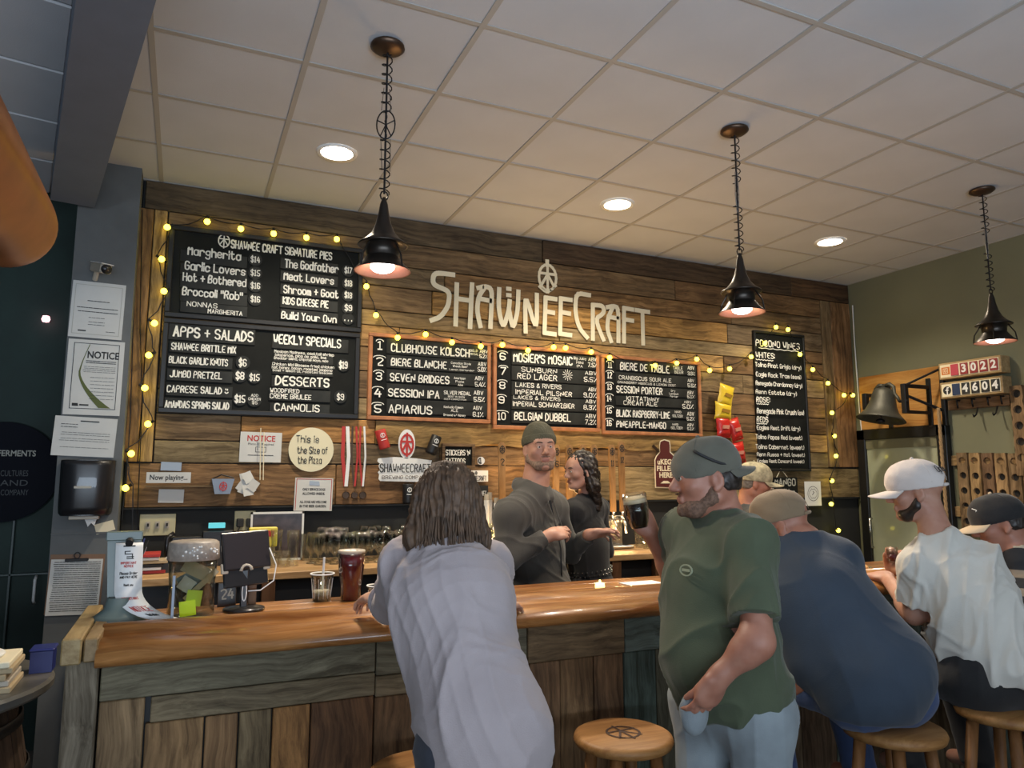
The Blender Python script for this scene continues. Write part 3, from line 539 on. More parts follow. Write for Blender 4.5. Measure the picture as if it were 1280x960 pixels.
# bundled slips, basket
o, g_, r, u = plate('paper_slips', 'crumpled white slips hanging from a hook beside the wall basket', 'paper', 308, 603, .06, .12, M['white'], ang=.25, Y=4.72, th=.012)
mb = MB(); c = WY(308, 604, 4.70)
for i in range(7):
    a = random.uniform(-.6, .6); rr = Vector((math.cos(a), random.uniform(-.2, .2), math.sin(a))); uu = Vector((-math.sin(a), 0, math.cos(a))); p = c+Vector((random.uniform(-.03, .04), -.003*i, random.uniform(-.05, .04)))
    mb.prism([p-rr*.028-uu*.03, p+rr*.028-uu*.035, p+rr*.03+uu*.03, p-rr*.024+uu*.036], (0, -.0015, 0))
mb.o('slip', M['white'], o)
MB().tube([WY(326, 535, 4.70), WY(325, 600, 4.70)], .003).tube([WY(330, 540, 4.70), WY(329, 600, 4.70)], .003).o('string', M['cream'], o)
t = thing('wall_basket', 'small tapered blue and red bucket on the wall beside the paper slips', 'basket', WY(279, 618, 4.70))
c = WY(279, 608, 4.69); MB().prism([c+Vector((-.045, 0, -.045)), c+Vector((.04, 0, -.045)), c+Vector((.062, 0, .045)), c+Vector((-.065, 0, .045))], (0, .06, 0)).o('bucket', P('bucket_blue', (.22, .27, .36), .5), t)
q = MB(); emblem(q, c+Vector((0, -.001, 0)), .02, .024, .005); q.o('emblem', M['red'], t)
MB().tube([c+Vector((-.06, .03, .045)), c+Vector((-.01, .03, .07)), c+Vector((.06, .03, .05))], .004).o('handle', M['iron'], t)
for i, (x, dx) in enumerate(((262, -.02), (285, .01), (292, .04))): pass
# medals on ribbons
for k, (x, cols) in enumerate(((432, ('red', 'whiter')), (443, ('bronze', 'red')), (453, ('red', 'whiter')))):
    t = thing('medal', ['race style medal on red and white ribbon, leftmost of three', 'medal on dark red ribbon between two other medals', 'medal on red and white ribbon, nearest the red can sleeve'][k], 'medal', WY(x, 622, 4.73), 'medals hanging on ribbons')
    for j in (-1, 1):
        top = WY(x, 533, 4.735)+Vector((.012*j, 0, 0)); bt = WY(x, 608, 4.735)+Vector((.002*j, 0, 0)); w_ = .011 if k == 0 else .006
        md = top.lerp(bt, .5)+Vector((.012*j, 0, 0))
        MB().prism([top-RX*w_, top+RX*w_, md+RX*w_, md-RX*w_], (0, -.003-.002*j, 0)).prism([md-RX*w_, md+RX*w_, bt+RX*w_, bt-RX*w_], (0, -.003-.002*j, 0)).o('ribbon', M[cols[0 if j < 0 else 1]], t)
    c = WY(x, 619, 4.732); MB().cyl(c, c-Vector((0, .006, 0)), .023 if k != 1 else .020, n=20).lathe([(.022, 0), (.0245, .004), (.022, .008)], c-Vector((0, .006, 0)), 20, Matrix.Rotation(PI/2, 3, 'X')).o('disc', M['bronze'], t)
def koozie(label, x, y, mat, ang, mark, grp='foam can sleeves'):
    t = thing('can_sleeve', label, 'can sleeve', WY(x, y, 4.72), grp)
    c = WY(x, y, 4.69); R = Matrix.Rotation(ang, 3, 'Y')
    MB().lathe([(0, -.065), (.034, -.064), (.036, -.055), (.036, .06), (.034, .064), (.03, .062), (.028, .03), (0, .03)], c, 20, R).o('sleeve', mat, t, True)
    r, u = R@RX, R@UP; q = MB(); cc = c-Vector((0, .0375, 0))+u*.025
    ribbon(q, [(.014*math.cos(i*PI/6), .014*math.sin(i*PI/6)) for i in range(13)], .004, cc, r, u, NB); ribbon(q, [(0, -.012), (0, .012)], .004, cc, r, u, NB); ribbon(q, [(-.018, -.03), (.018, -.03)], .004, cc, r, u, NB)
    q.o('logo', M[mark], t)
koozie('red foam can sleeve tilted on the wall left of the brewery sign', 478, 549, M['red'], -.30, 'whiter'); koozie('black foam can sleeve tilted on the wall right of the brewery sign', 542, 556, M['black'], .35, 'whiter')
koozie('black foam can sleeve standing below the brewery sign', 510, 617, M['black'], 0, 'whiter')
# brewery die cut sign
def W2(x, y, Y=4.715): return WY(x, y, Y)
cs = Crop(240, 520, 4)
t = thing('brewery_sign', 'white die cut brewery sign with a red wheel emblem above black lettering', 'sign', cs(1060, 320, 4.73))
base = [(930,212),(1020,205),(1030,190),(1190,212),(1198,222),(1193,240),(1200,250),(1190,268),(1192,285),(1175,300),(1180,318),(1165,330),(940,325),(932,315),(935,292),(928,282),(940,270),(932,250),(938,238),(926,226)]
sh = MB().prism([cs(x, y, 4.725) for x, y in [(930,212),(1010,205),(1120,212),(1198,222),(1193,240),(1200,250),(1190,268),(1192,285),(1180,300),(1184,318),(1165,330),(940,325),(932,315),(935,292),(928,282),(940,270),(932,250),(938,238),(926,226)]], (0, -.006, 0))
c = cs(1073, 140, 4.725); sh.prism([c+Vector((.058*math.cos(a), 0, .098*math.sin(a)+.0)) for a in [i*PI/14 for i in range(28)]], (0, -.006, 0))
sh.o('panel', M['whiter'], t)
q = MB(); emblem(q, c+Vector((0, -.008, -.005)), .042, .066, .014); q.o('emblem', M['red'], t)
q = MB(); a = cs(940, 275, 4.716); b = cs(1190, 285, 4.716); a.z = b.z = (a.z+b.z)/2
wr(q, 'SHAWNEECRAFT', a, b, .052, wob=False, th=.12); q.o('lettering', M['ink'], t)
q = MB(); a = cs(950, 308, 4.716); b = cs(1180, 320, 4.716); a.z = b.z = (a.z+b.z)/2; wr(q, 'BREWING COMPANY', a, b, .02, wob=False, th=.16); q.o('small_lettering', M['bronze'], t)
# stickers and tattoos frame, sticker, plates
t = thing('small_framed_board', 'small wooden framed chalkboard about stickers and tattoos', 'sign', WY(574, 582, 4.74)); c = WY(572, 570, 4.74)
for a, b in (((-.12, .065), (.12, .085)), ((-.12, -.085), (.12, -.065)), ((-.12, -.065), (-.1, .065)), ((.1, -.065), (.12, .065))): B((c.x+a[0], 4.715, c.z+a[1]), (c.x+b[0], 4.745, c.z+b[1]), 'frame_rail', WX_, t, (.24, .15, .08))
B((c.x-.1, 4.728, c.z-.065), (c.x+.1, 4.745, c.z+.065), 'panel', M['board'], t)
q = MB(); wr(q, "STICKERS 'N", c+Vector((-.09, -.013, .005)), c+Vector((.085, -.013, .005)), .035); wr(q, 'TATTOOS', c+Vector((-.09, -.013, -.05)), c+Vector((.05, -.013, -.05)), .032); q.o('lettering', M['chalk'], t)
o = MB().cyl(WY(601, 576, 4.745), WY(601, 576, 4.741), .028, n=24).o('round_sticker', M['whiter']); tag(o, 'small round white sticker with dark ring right of the stickers board', 'sticker')
q = MB(); ribbon(q, [(.018*math.cos(i*PI/6), .018*math.sin(i*PI/6)) for i in range(13)], .008, WY(601, 576, 4.740), RX, UP, NB); ribbon(q, [(0, .012), (0, -.012)], .008, WY(601, 576, 4.740), RX, UP, NB); q.o('ring', M['ink'], o)
for k, (y, m1, m2) in enumerate(((595, 'whiter', 'ink'), (614, 'ink', 'whiter'))):
    o, g_, r, u = plate('logo_plate', ['white plate with dark brewery logo, above its black twin', 'black plate with white brewery logo, below its white twin'][k], 'sign', 595, y, .18, .078, M[m1], Y=4.735, group='stacked brewery logo plates')
    q = MB(); wr(q, 'SHAWNEECRAFT', g_+Vector((-.075, 0, -.03)), g_+Vector((.075, 0, -.03)), .03, lift=.0005, th=.13, wob=False); emblem(q, g_+Vector((0, 0, .02)), .008, .011, .003, lift=.0005); q.o('logo', M[m2], o)
# clear tubes of cup stacks under the plates
for k in range(6):
    x = 1.775+.036*k; zt = 1.50-.012*((k*7) % 4)
    t = thing('cup_tube', 'clear cup stack, %s of six beside the man in the beanie' % ('leftmost', 'second from the left', 'third from the left', 'fourth from the left', 'fifth from the left', 'rightmost')[k], 'cup stack', (x, 4.64, 1.11), 'sleeves of stacked clear cups')
    MB().lathe([(0, 0), (.017, 0), (.017, zt-1.105), (.015, zt-1.10), (0, zt-1.10)], (x, 4.62-.03*(k % 2), 1.105), 10).o('sleeve', M['tan'], t, True)
    MB().lathe([(.0185, i*.02+j) for i in range(int((zt-1.12)/.02)) for j in (0, .004)], (x, 4.62-.03*(k % 2), 1.11), 10).o('cup_rims', M['whiter'], t)
# tap handles: flat wooden boards with emblem, number and tap spout below
for k, (x, top, num) in enumerate(((627, 553, '2'), (668, 548, '3'), (695, 556, '6'), (711, 556, '7'), (728, 556, '8'), (742, 556, '9'), (764, 556, '11'), (776, 552, '12'))):
    a = WY(x, top, 4.56); zb = 1.36
    t = thing('beer_tap', ['wooden beer tap handle alone left of the bartender in the beanie', 'wooden beer tap handle hidden behind the head of the beanie man', 'wooden beer tap handle marked 6, just right of the beanie', 'wooden beer tap handle marked 7, left of the woman in black', 'wooden beer tap handle hidden behind the hair of the woman in black', 'wooden beer tap handle right behind the dark curls of the woman', 'wooden beer tap handle, left one of the two right of the woman in black', 'wooden beer tap handle, rightmost of all the taps'][k], 'tap handle', (a.x, 4.56, zb-.2), 'wooden beer tap handles')
    lean = random.uniform(-.01, .01); hw = .026
    MB().prism([(a.x-hw*.8+lean, 4.565, zb), (a.x+hw*.8+lean, 4.565, zb), (a.x+hw, 4.565, a.z-.02), (a.x+hw*.5, 4.565, a.z), (a.x-hw*.5, 4.565, a.z), (a.x-hw, 4.565, a.z-.02)], (0, -.016, 0)).o('handle_board', SOFTZ, t, color=(.46, .27, .12))
    q = MB(); emblem(q, Vector((a.x, 4.548, a.z-.05)), .018, .024, .005); wr(q, num, Vector((a.x-.012, 4.547, a.z-.155)), Vector((a.x+.012, 4.547, a.z-.155)), .04); q.o('marking', M['ink'], t)
    MB().cyl((a.x+lean, 4.557, zb), (a.x+lean, 4.557, zb-.045), .012).sph((a.x+lean, 4.557, zb-.06), .018).o('collar', M['steel'], t, True)
    MB().tube([(a.x+lean, 4.60, zb-.065), (a.x+lean, 4.545, zb-.065), (a.x+lean, 4.52, zb-.09), (a.x+lean, 4.515, zb-.15)], [.014, .014, .012, .009], 10).o('spout', M['steel'], t, True)
t = thing('tap_tower', 'shiny steel beer tap drip wall behind the two bartenders', 'tap tower', (2.4, 4.62, 1.1))
B((1.98, 4.60, 1.12), (2.97, 4.735, 1.33), 'drip_wall', M['steel'], t, e=.004)
B((1.98, 4.45, 1.105), (2.97, 4.62, 1.125), 'drip_tray', M['steel'], t, e=.004)
mb = MB()
for i in range(10): mb.cyl((2.02+.1*i, 4.61, 1.30), (2.02+.1*i, 4.585, 1.30), .016)
mb.o('shank_nuts', M['steel'], t)
l = bpy.data.lights.new('tap_strip_light', 'AREA'); l.shape = 'RECTANGLE'; l.size = 1.0; l.size_y = .04; l.energy = 16; l.color = (1, .62, .25)
o = bpy.data.objects.new('tap_strip_light', l); C.objects.link(o); o.location = (2.5, 4.50, 1.145); o.rotation_euler = (PI+.35, 0, 0); o.parent = t; o.matrix_parent_inverse = t.matrix_basis.inverted()
# growler shaped sign
cg = Crop(800, 500, 16/3)
t = thing('growler_sign', 'dark red bottle shaped sign about filled bottles left of the green shirted man', 'sign', cg(170, 580, 4.73))
out = [(100,585),(95,400),(105,375),(130,345),(128,300),(133,272),(160,262),(195,272),(200,300),(200,345),(232,375),(250,400),(250,590)]
MB().prism([cg(x, y, 4.735) for x, y in out[::-1]], (0, -.006, 0)).o('outline', M['cream'], t)
ccx, ccy = 172, 430
MB().prism([cg(ccx+(x-ccx)*.9, ccy+(y-ccy)*.96, 4.7285) for x, y in out[::-1]], (0, -.002, 0)).o('panel', P('maroon_paint', (.09, .012, .01), .6), t)
MB().prism([cg(78, 310, 4.733), cg(120, 350, 4.733), cg(128, 338, 4.733), cg(88, 296, 4.733)], (0, -.008, 0)).o('tap_shape', M['bronze'], t)
for i, s in enumerate(['uKEGS', 'FILLED', 'HERE']): txt('lettering', s, .056, M['cream'], cg(172, 414+44*i, 4.726), RX, UP, t, bold=.002, width=[.16, .17, .125][i])
q = MB(); v = cg(172, 556, 4.726); q.add([v+Vector((-.05, 0, 0)), v+Vector((.05, 0, 0)), v+Vector((.02, 0, .02)), v+Vector((-.02, 0, .02))], [(0, 1, 2, 3)]); q.o('badge', M['cream'], t)
# chip bags on a clip strip
t = thing('clip_strip', 'dark wire strip holding snack bags between the beer board and the wine board', 'snack rack', WY(893, 560, 4.74)); MB().box((4.06, 4.738, 1.62), (4.10, 4.745, 2.36)).cyl((4.05, 4.74, 2.3), (4.05, 4.68, 2.3), .004).o('strip', M['iron'], t)
def bag(label, x, y, w_, h, mat, tilt, stripe):
    stripem = {'bronze': P('bag_print_brown', (.30, .16, .02), .4), 'whiter': P('bag_print_pale', (.55, .22, .16), .4)}[stripe]
    c = WY(x, y, 4.66); R = Matrix.Rotation(tilt, 3, 'Y')
    t = thing('snack_bag', label, 'snack bag', c, 'snack bags clipped to the strip'); V = []; F = []; n, m_ = 10, 12
    for s in (-1, 1):
        for j in range(m_+1):
            for i in range(n+1):
                a, b = i/n*2-1, j/m_*2-1; bulge = max(0, (1-a*a))**.5*max(0, 1-b**4)**.6
                V.append(c+R@Vector((a*w_/2*(1-.06*(1-b*b)), s*(.035*bulge+.004*math.sin(a*13+b*9+x)*(1-abs(b))), b*h/2)))
    k_ = (n+1)*(m_+1)
    for s in (0, 1):
        for j in range(m_):
            for i in range(n): q_ = (s*k_+j*(n+1)+i, s*k_+j*(n+1)+i+1, s*k_+(j+1)*(n+1)+i+1, s*k_+(j+1)*(n+1)+i); F.append(q_ if s == 0 else q_[::-1])
    mesh('bag', V, F, mat, t, True, origin=c)
    e = c+R@Vector((0, -.040, 0)); r, u = R@RX, R@UP
    MB().prism([e-r*w_*.25-u*.012, e+r*w_*.2-u*.016, e+r*w_*.25+u*.012, e-r*w_*.2+u*.016], (0, .01, 0)).o('label_band', stripem, t)
    for s in (-1, 1):
        e = c+R@Vector((0, 0, s*h/2)); MB().prism([e-r*w_/2-u*.008, e+r*w_/2-u*.008, e+r*w_/2+u*.008, e-r*w_/2+u*.008], (0, .003, 0)).o('crimp', mat, t)
bag('yellow snack bag, topmost on the strip', 907, 495, .15, .17, M['yellow'], .25, 'bronze'); bag('yellow snack bag second from the top of the strip', 904, 514, .17, .13, M['yellow'], .1, 'bronze')
bag('red snack bag on the strip just below the yellow ones', 904, 534, .14, .16, M['redbag'], -.05, 'whiter'); bag('red snack bag second from the left below the yellow ones', 919, 537, .12, .17, M['redbag'], -.3, 'whiter'); bag('red snack bag lowest on the strip behind the green cap', 922, 566, .15, .16, M['redbag'], -.15, 'whiter')
# mango sign, round drawing
t = thing('hanging_chalk_sign', 'small black chalk sign hanging by a string under the wine board', 'sign', WY(980, 600, 4.73)); c = WY(978, 607, 4.73)
B((c.x-.19, 4.725, c.z-.10), (c.x+.17, 4.738, c.z+.07), 'panel', M['board'], t, e=.002); q = MB(); wr(q, 'MANGO', c+Vector((-.09, -.005, .0)), c+Vector((.14, -.005, 0)), .055); wr(q, 'Cider', c+Vector((0, -.005, -.08)), c+Vector((.13, -.005, -.08)), .05); q.o('lettering', M['chalkd'], t)
MB().tube([c+Vector((-.06, 0, .07)), WY(976, 586, 4.72), c+Vector((.06, 0, .07))], .003).o('string', M['cream'], t)
o, g_, r, u = plate('round_drawing_print', 'white sheet with a round line drawing right of the hanging chalk sign', 'print', 1016, 617, .19, .21, M['whiter'])
q = MB(); ribbon(q, [(.062*math.cos(i*PI/16), .062*math.sin(i*PI/16)) for i in range(33)], .004, g_, r, u, NB); ribbon(q, [(.045*math.cos(i*PI/8), .045*math.sin(i*PI/8)*(.8+.2*(i % 2))) for i in range(17)], .003, g_, r, u, NB); ribbon(q, [(-.01, -.01), (.01, .01), (.0, .02)], .006, g_, r, u, NB); q.o('drawing', M['ink'], o)
# ---------------------------------------------------------------- sockets, back counter
t = thing('switch_plate', 'wide ivory three gang switch plate on the dark wall under the planks', 'switch', WY(197, 656, 4.77)); c = WY(197, 656, 4.77)
B((c.x-.095, 4.765, c.z-.062), (c.x+.095, 4.78, c.z+.062), 'plate', M['ivory'], t, e=.003)
for i in (-1, 0, 1): B((c.x+.05*i-.012, 4.757, c.z-.02), (c.x+.05*i+.012, 4.766, c.z+.02), 'switch', M['tan'], t); B((c.x+.05*i-.005, 4.748, c.z-.008), (c.x+.05*i+.005, 4.758, c.z+.01), 'toggle', M['ink'], t)
t = thing('outlet_plate', 'ivory double outlet plate with black plugs behind the tablet', 'outlet', WY(306, 653, 4.77)); c = WY(306, 651, 4.77)
B((c.x-.06, 4.765, c.z-.06), (c.x+.06, 4.78, c.z+.06), 'plate', M['ivory'], t, e=.003)
for i in (-1, 1): MB().bbox((c.x+.028*i-.02, 4.73, c.z-.035), (c.x+.028*i+.02, 4.766, c.z+.015), .004).tube([(c.x+.028*i, 4.74, c.z-.03), (c.x+.028*i-.03, 4.72, c.z-.1), (c.x-.09, 4.70, c.z-.2)], .004).o('plug', M['ink'], t)
t = thing('back_counter', 'long back counter with a light wooden top behind the bar', 'counter', (2.2, 4.4, 0))
for i, (y0, y1) in enumerate(((4.15, 4.34), (4.343, 4.55), (4.553, 4.775))): B((-.28, y0, 1.06), (3.9, y1, 1.10), 'top_board', SOFTX, t, [(.62, .40, .20), (.52, .33, .17), (.56, .36, .19)][i], e=.004)
B((-.27, 4.22, 0), (3.88, 4.775, 1.059), 'base', M['black'], t)
for x in (.45, 1.2, 1.95, 2.64, 2.98, 3.45): B((x-.035, 4.165, 0), (x+.035, 4.215, 1.058), 'post', SOFTZ, t, color=(.20, .10, .05), e=.003)
B((-.27, 4.17, .55), (3.88, 4.22, .58), 'shelf', M['black'], t)
# glassware
def pint(prof=None):
    return MB().lathe(prof or [(0, .006), (.026, .004), (.029, 0), (.031, .02), (.040, .145), (.038, .145), (.029, .012), (0, .012)], (0, 0, 0), 14)
def tulip(): return MB().lathe([(0, .004), (.030, .0), (.030, .004), (.006, .012), (.005, .045), (.010, .055), (.034, .085), (.040, .11), (.036, .15), (.030, .18), (.029, .18), (.034, .15), (.037, .11), (.008, .06), (0, .057)], (0, 0, 0), 14)
pg = pint().o('pint_glass', M['glass'], None, True, origin=(0, 0, 0)); tg = tulip().o('stem_glass', M['glass'], None, True, origin=(0, 0, 0))
n = 0; ORD = 'first second third fourth fifth sixth seventh eighth ninth tenth eleventh twelfth thirteenth fourteenth'.split()
for row, y in enumerate((4.66, 4.57, 4.48, 4.39)):
    for k in range(14):
        x = .72+.088*k+(.03 if row % 2 else 0)
        if row in (0, 1, 2, 3) and x < 1.93:
            src = tg if row >= 2 or k % 3 else pg
            o = src.copy(); C.objects.link(o); o.location = (x, y, 1.101); o['label'] = '%s in the %s row on the back counter, %s from the left end' % ('stemmed glass' if src is tg else 'pint glass', ('rearmost', 'third', 'second', 'front')[row], ORD[k]); o['category'] = 'glass'; o['group'] = 'clear glasses packed on the back counter'
            if row < 2: o.location.z = 1.101; o.scale = (1, 1, 1.1)
            n += 1
for k in range(10):
    for row in range(2):
        o = pg.copy(); C.objects.link(o); o.location = (3.06+.088*k, 4.42+.1*row, 1.101); o['label'] = 'clear pint glass right of the taps, %s row, %s from the left' % (('front', 'rear')[row], ORD[k]); o['category'] = 'glass'; o['group'] = 'pint glasses right of the taps'
C.objects.unlink(pg); C.objects.unlink(tg)
# tall beer glass pair left of the rows
for k, (x, y) in enumerate(((.60, 4.40), (.52, 4.50))):
    o = MB().lathe([(0, .008), (.034, .004), (.036, 0), (.028, .06), (.030, .13), (.036, .20), (.034, .20), (.028, .13), (.026, .06), (0, .02)], (x, y, 1.101), 16).o('tall_beer_glass', M['glass'], None, True)
    tag(o, ['tall waisted beer glass, front one left of the packed glasses', 'tall waisted beer glass, rear one beside the picture frame'][k], 'glass')
for k in range(3):
    o = MB().lathe([(0, .008), (.034, .004), (.036, 0), (.038, .09), (.036, .09), (.033, .012), (0, .012)], (.40+.075*k, 4.38, 1.101), 14).o('tumbler_glass', M['glass'], None, True)
    tag(o, 'short clear tumbler behind the tablet, %s of three' % ('leftmost', 'middle one', 'rightmost')[k], 'glass', 'short tumblers behind the tablet')
# picture with white frame, yellow packet, clutter
t = thing('framed_picture', 'dark picture in a thin white frame leaning behind the tablet', 'picture', (.50, 4.73, 1.10)); x0, x1, z0, z1 = .39, .705, 1.10, 1.395
for a, b in (((x0, z1-.012), (x1, z1)), ((x0, z0), (x1, z0+.012)), ((x0, z0), (x0+.012, z1)), ((x1-.012, z0), (x1, z1))): B((a[0], 4.72, a[1]), (b[0], 4.74, b[1]), 'frame_rail', M['whiter'], t)
B((x0+.01, 4.728, z0+.01), (x1-.01, 4.738, z1-.01), 'print', P('dark_print', (.05, .035, .035), .3, var=.6, vscale=14), t)
t = thing('snack_packet', 'yellow packet with a red ribbon label propped behind the tablet', 'packet', (.44, 4.55, 1.10)); B((.37, 4.55, 1.20), (.53, 4.58, 1.315), 'packet', P('packet_yellow', (.75, .62, .08), .4), t, e=.006); B((.395, 4.546, 1.26), (.51, 4.551, 1.295), 'label_band', M['red'], t); B((.37, 4.56, 1.1), (.52, 4.60, 1.2), 'box', M['cardboard'], t, e=.003)
t = thing('card_reader_box', 'dark box with a blue lit top and keys on the back counter', 'device', (.19, 4.60, 1.10)); B((.12, 4.58, 1.10), (.29, 4.66, 1.30), 'body', M['blackp'], t, e=.006); B((.15, 4.575, 1.315), (.24, 4.60, 1.345), 'screen', P('cyan_screen', (.1, .4, .45), .4, emit=(.1, .6, .7), es=.5), t, e=.002)
MB().tube([(.26, 4.57, 1.2+.05*math.cos(i*PI/6)) if False else (.255+.03*math.sin(i*PI/6), 4.565, 1.21+.06*math.cos(i*PI/6)) for i in range(13)], .004).o('cable_loop', M['whiter'], t)
t = thing('intercom_panel', 'black phone and keypad with ivory label on the back counter', 'device', (-.02, 4.62, 1.10)); B((-.04, 4.60, 1.10), (.13, 4.68, 1.27), 'body', M['blackp'], t, e=.006)
for i in range(4): B((-.01+.03*i, 4.593, 1.225), (.012+.03*i, 4.601, 1.25), 'key', M['tan'], t)
B((.0, 4.594, 1.18), (.07, 4.601, 1.21), 'label_strip', M['ivory'], t); MB().tube([(-.03, 4.6, 1.29), (-.06, 4.58, 1.27), (-.06, 4.58, 1.16), (-.02, 4.6, 1.14)], .014, 8).o('handset', M['blackp'], t, True)
for k in range(6):
    w_, d_ = random.uniform(.14, .2), .12; z = 1.101+.018*k
    o = B((-.24, 4.35-.01*k, z), (-.24+w_, 4.35+d_, z+.016), 'notebook', M[['red', 'whiter', 'ink', 'cardboard', 'white', 'red'][k]], None, e=.002); tag(o, ['red notebook at the bottom of the pile on the back counter', 'white notebook second from the bottom of the counter pile', 'black notebook in the middle of the counter pile', 'brown folder in the counter pile', 'pale folder near the top of the counter pile', 'red notebook topmost on the counter pile'][k], 'notebook', 'pile of notebooks on the back counter')
mb = MB()
for k in range(7):
    a = random.uniform(-.5, .5); p = Vector((-.08+.02*k, 4.40, 1.21)); mb.prism([p, p+Vector((.09*math.cos(a), .01, .07)), p+Vector((.10*math.cos(a), .01, .065)), p+Vector((.012, 0, -.01))], (0, .03, 0))
tag(mb.o('loose_papers', M['white']), 'loose white papers fanned beside the notebook pile', 'paper').location.z -= .05
B((-.08, 4.36, 1.101), (.08, 4.5, 1.165), 'paper_tray', M['blackp']); tag(bpy.data.objects['paper_tray'], 'low black tray holding the fanned papers', 'tray')
# ================================================================ the bar
BT = 1.13; YF = 2.47; X0, X1 = -.20, 5.60
t = thing('bar', 'long wooden bar with varnished top and weathered plank front', 'bar', (2.6, 2.9, 0))
# top boards with grain along the bar
for y0, y1, c in ((2.70, 2.80, (.50, .23, .075)), (2.803, 2.905, (.58, .29, .10)), (2.908, 3.0, (.46, .21, .07))):
    B((X0, y0, BT-.04), (X1, y1, BT), 'top_board', VARN, t, c, .002)
# rolled front rail, profile extruded along x (y, z)
pr = [(2.705, BT-.045), (2.705, BT+.004), (2.69, BT+.010), (2.665, BT+.020), (2.64, BT+.022), (2.62, BT+.016), (2.605, BT+.004), (2.59, BT-.006), (2.565, BT-.006), (2.53, BT-.001), (2.49, BT-.004), (2.46, BT-.012), (2.435, BT-.028), (2.425, BT-.045), (2.432, BT-.062), (2.455, BT-.070), (2.50, BT-.070)]
for (a, b, c) in ((X0, 2.15, (.52, .25, .085)), (2.153, X1, (.50, .24, .08))):
    n = len(pr); V = [(a, y, z) for y, z in pr]+[(b, y, z) for y, z in pr]; F = [(i, (i+1) % n, n+(i+1) % n, n+i) for i in range(n)]+[tuple(range(n))[::-1], tuple(range(n, 2*n))]
    o = mesh('bar_rail', V, F, VARN, t, True, c, ((a+b)/2, 2.55, BT)); o.data.polygons[-1].use_smooth = False; o.data.polygons[-2].use_smooth = False
# left end cap boards (pale, grain across) standing proud of the top
B((-.285, 2.43, BT-.05), (-.235, 3.04, BT+.022), 'end_board', SOFTY, t, (.40, .30, .15), .004)
B((-.232, 2.45, BT-.05), (-.195, 3.04, BT+.016), 'end_board', SOFTY, t, (.34, .24, .12), .004)
# corner post and front boards
B((-.275, 2.47, 0), (-.19, 2.56, BT-.05), 'corner_post', WZ_, t, (.27, .23, .17), .005)
xs = [-.187, .62, 1.18, 1.60, 2.6, 3.7, 5.6]
for i in range(6):
    c = [(.20,.18,.12), (.19,.17,.115), (.22,.145,.075), (.20,.25,.22), (.20,.25,.23), (.16,.20,.20)][i]
    z0 = .962 if i == 0 else .948; z0 = .93 if i >= 2 else z0
    B((xs[i]+.002, 2.475, z0), (xs[i+1]-.002, 2.50, 1.065), 'fascia_board', WX_, t, c, .003)
B((-.05, 2.482, .885), (.62, 2.505, .958), 'lower_board', WX_, t, (.24, .19, .115), .003); B((.623, 2.482, .878), (1.17, 2.505, .944), 'lower_board', WX_, t, (.26, .20, .12), .003)
ed = [-.187, -.064, .10, .197, .296, .414, .621, .80, .98, 1.10, 1.19, 1.32, 1.465, 1.60, 1.75, 1.93, 2.12, 2.3, 2.5, 2.7, 2.9, 3.1, 3.3, 3.5, 3.7, 3.9, 4.1, 4.3, 4.6, 4.9, 5.2, 5.6]
vc = [(.27,.21,.14), (.27,.19,.11), (.25,.17,.10), (.22,.19,.13), (.36,.21,.09), (.21,.12,.065), (.17,.11,.065), (.2,.13,.08), (.13,.075,.045), (.25,.15,.07), (.20,.13,.08), (.25,.17,.1), (.2,.13,.08), (.13,.18,.155), (.20,.19,.13)]
for i in range(len(ed)-1):
    z1 = .958 if i == 0 else (.882 if ed[i] < .6 else (.875 if ed[i] < 1.15 else .928))
    c = vc[i] if i < len(vc) else random.choice([(.2, .13, .08), (.13, .17, .15), (.22, .16, .1)])
    B((ed[i]+.0025, 2.485+random.uniform(-.004, .004), .02), (ed[i+1]-.0025, 2.51, z1), 'front_plank', WZ_, t, (c[0]*1.15, c[1]*.98, c[2]*.78) if i < 13 else c, .003)
B((-.187, 2.515, .03), (5.6, 2.56, BT-.045), 'backing', M['black'], t)
B((-.28, 2.56, .03), (-.24, 2.96, BT-.05), 'side_panel', WZ_, t, (.24, .2, .14), .003)
B((-.2, 2.92, .03), (5.6, 2.96, BT-.045), 'service_side_panel', M['black'], t)
# ---------------------------------------------------------------- things on the bar
# led candle, paper menus
o = MB().lathe([(0, 0), (.020, 0), (.021, .02), (.019, .030), (.006, .030), (.004, .042), (0, .044)], WZ(750, 738, BT)+Vector((0, 0, .001)), 14).o('led_candle', M['glow'], None, True); tag(o, 'small glowing yellow led candle on the bar in front of the woman', 'candle')
o = MB().lathe([(0, 0), (.020, 0), (.021, .02), (.019, .032), (.006, .03), (0, .04)], Vector((2.05, 2.72, BT+.001)), 14).o('led_candle', M['glow'], None, True); tag(o, 'small glowing yellow led candle almost hidden behind the green shirt', 'candle')
o = MB().bbox((1.82, 2.71, BT+.0005), (2.0, 2.86, BT+.004), .001).o('folded_menu', M['whiter']); tag(o, 'flat white menu lying on the bar left of the green shirted man', 'menu')
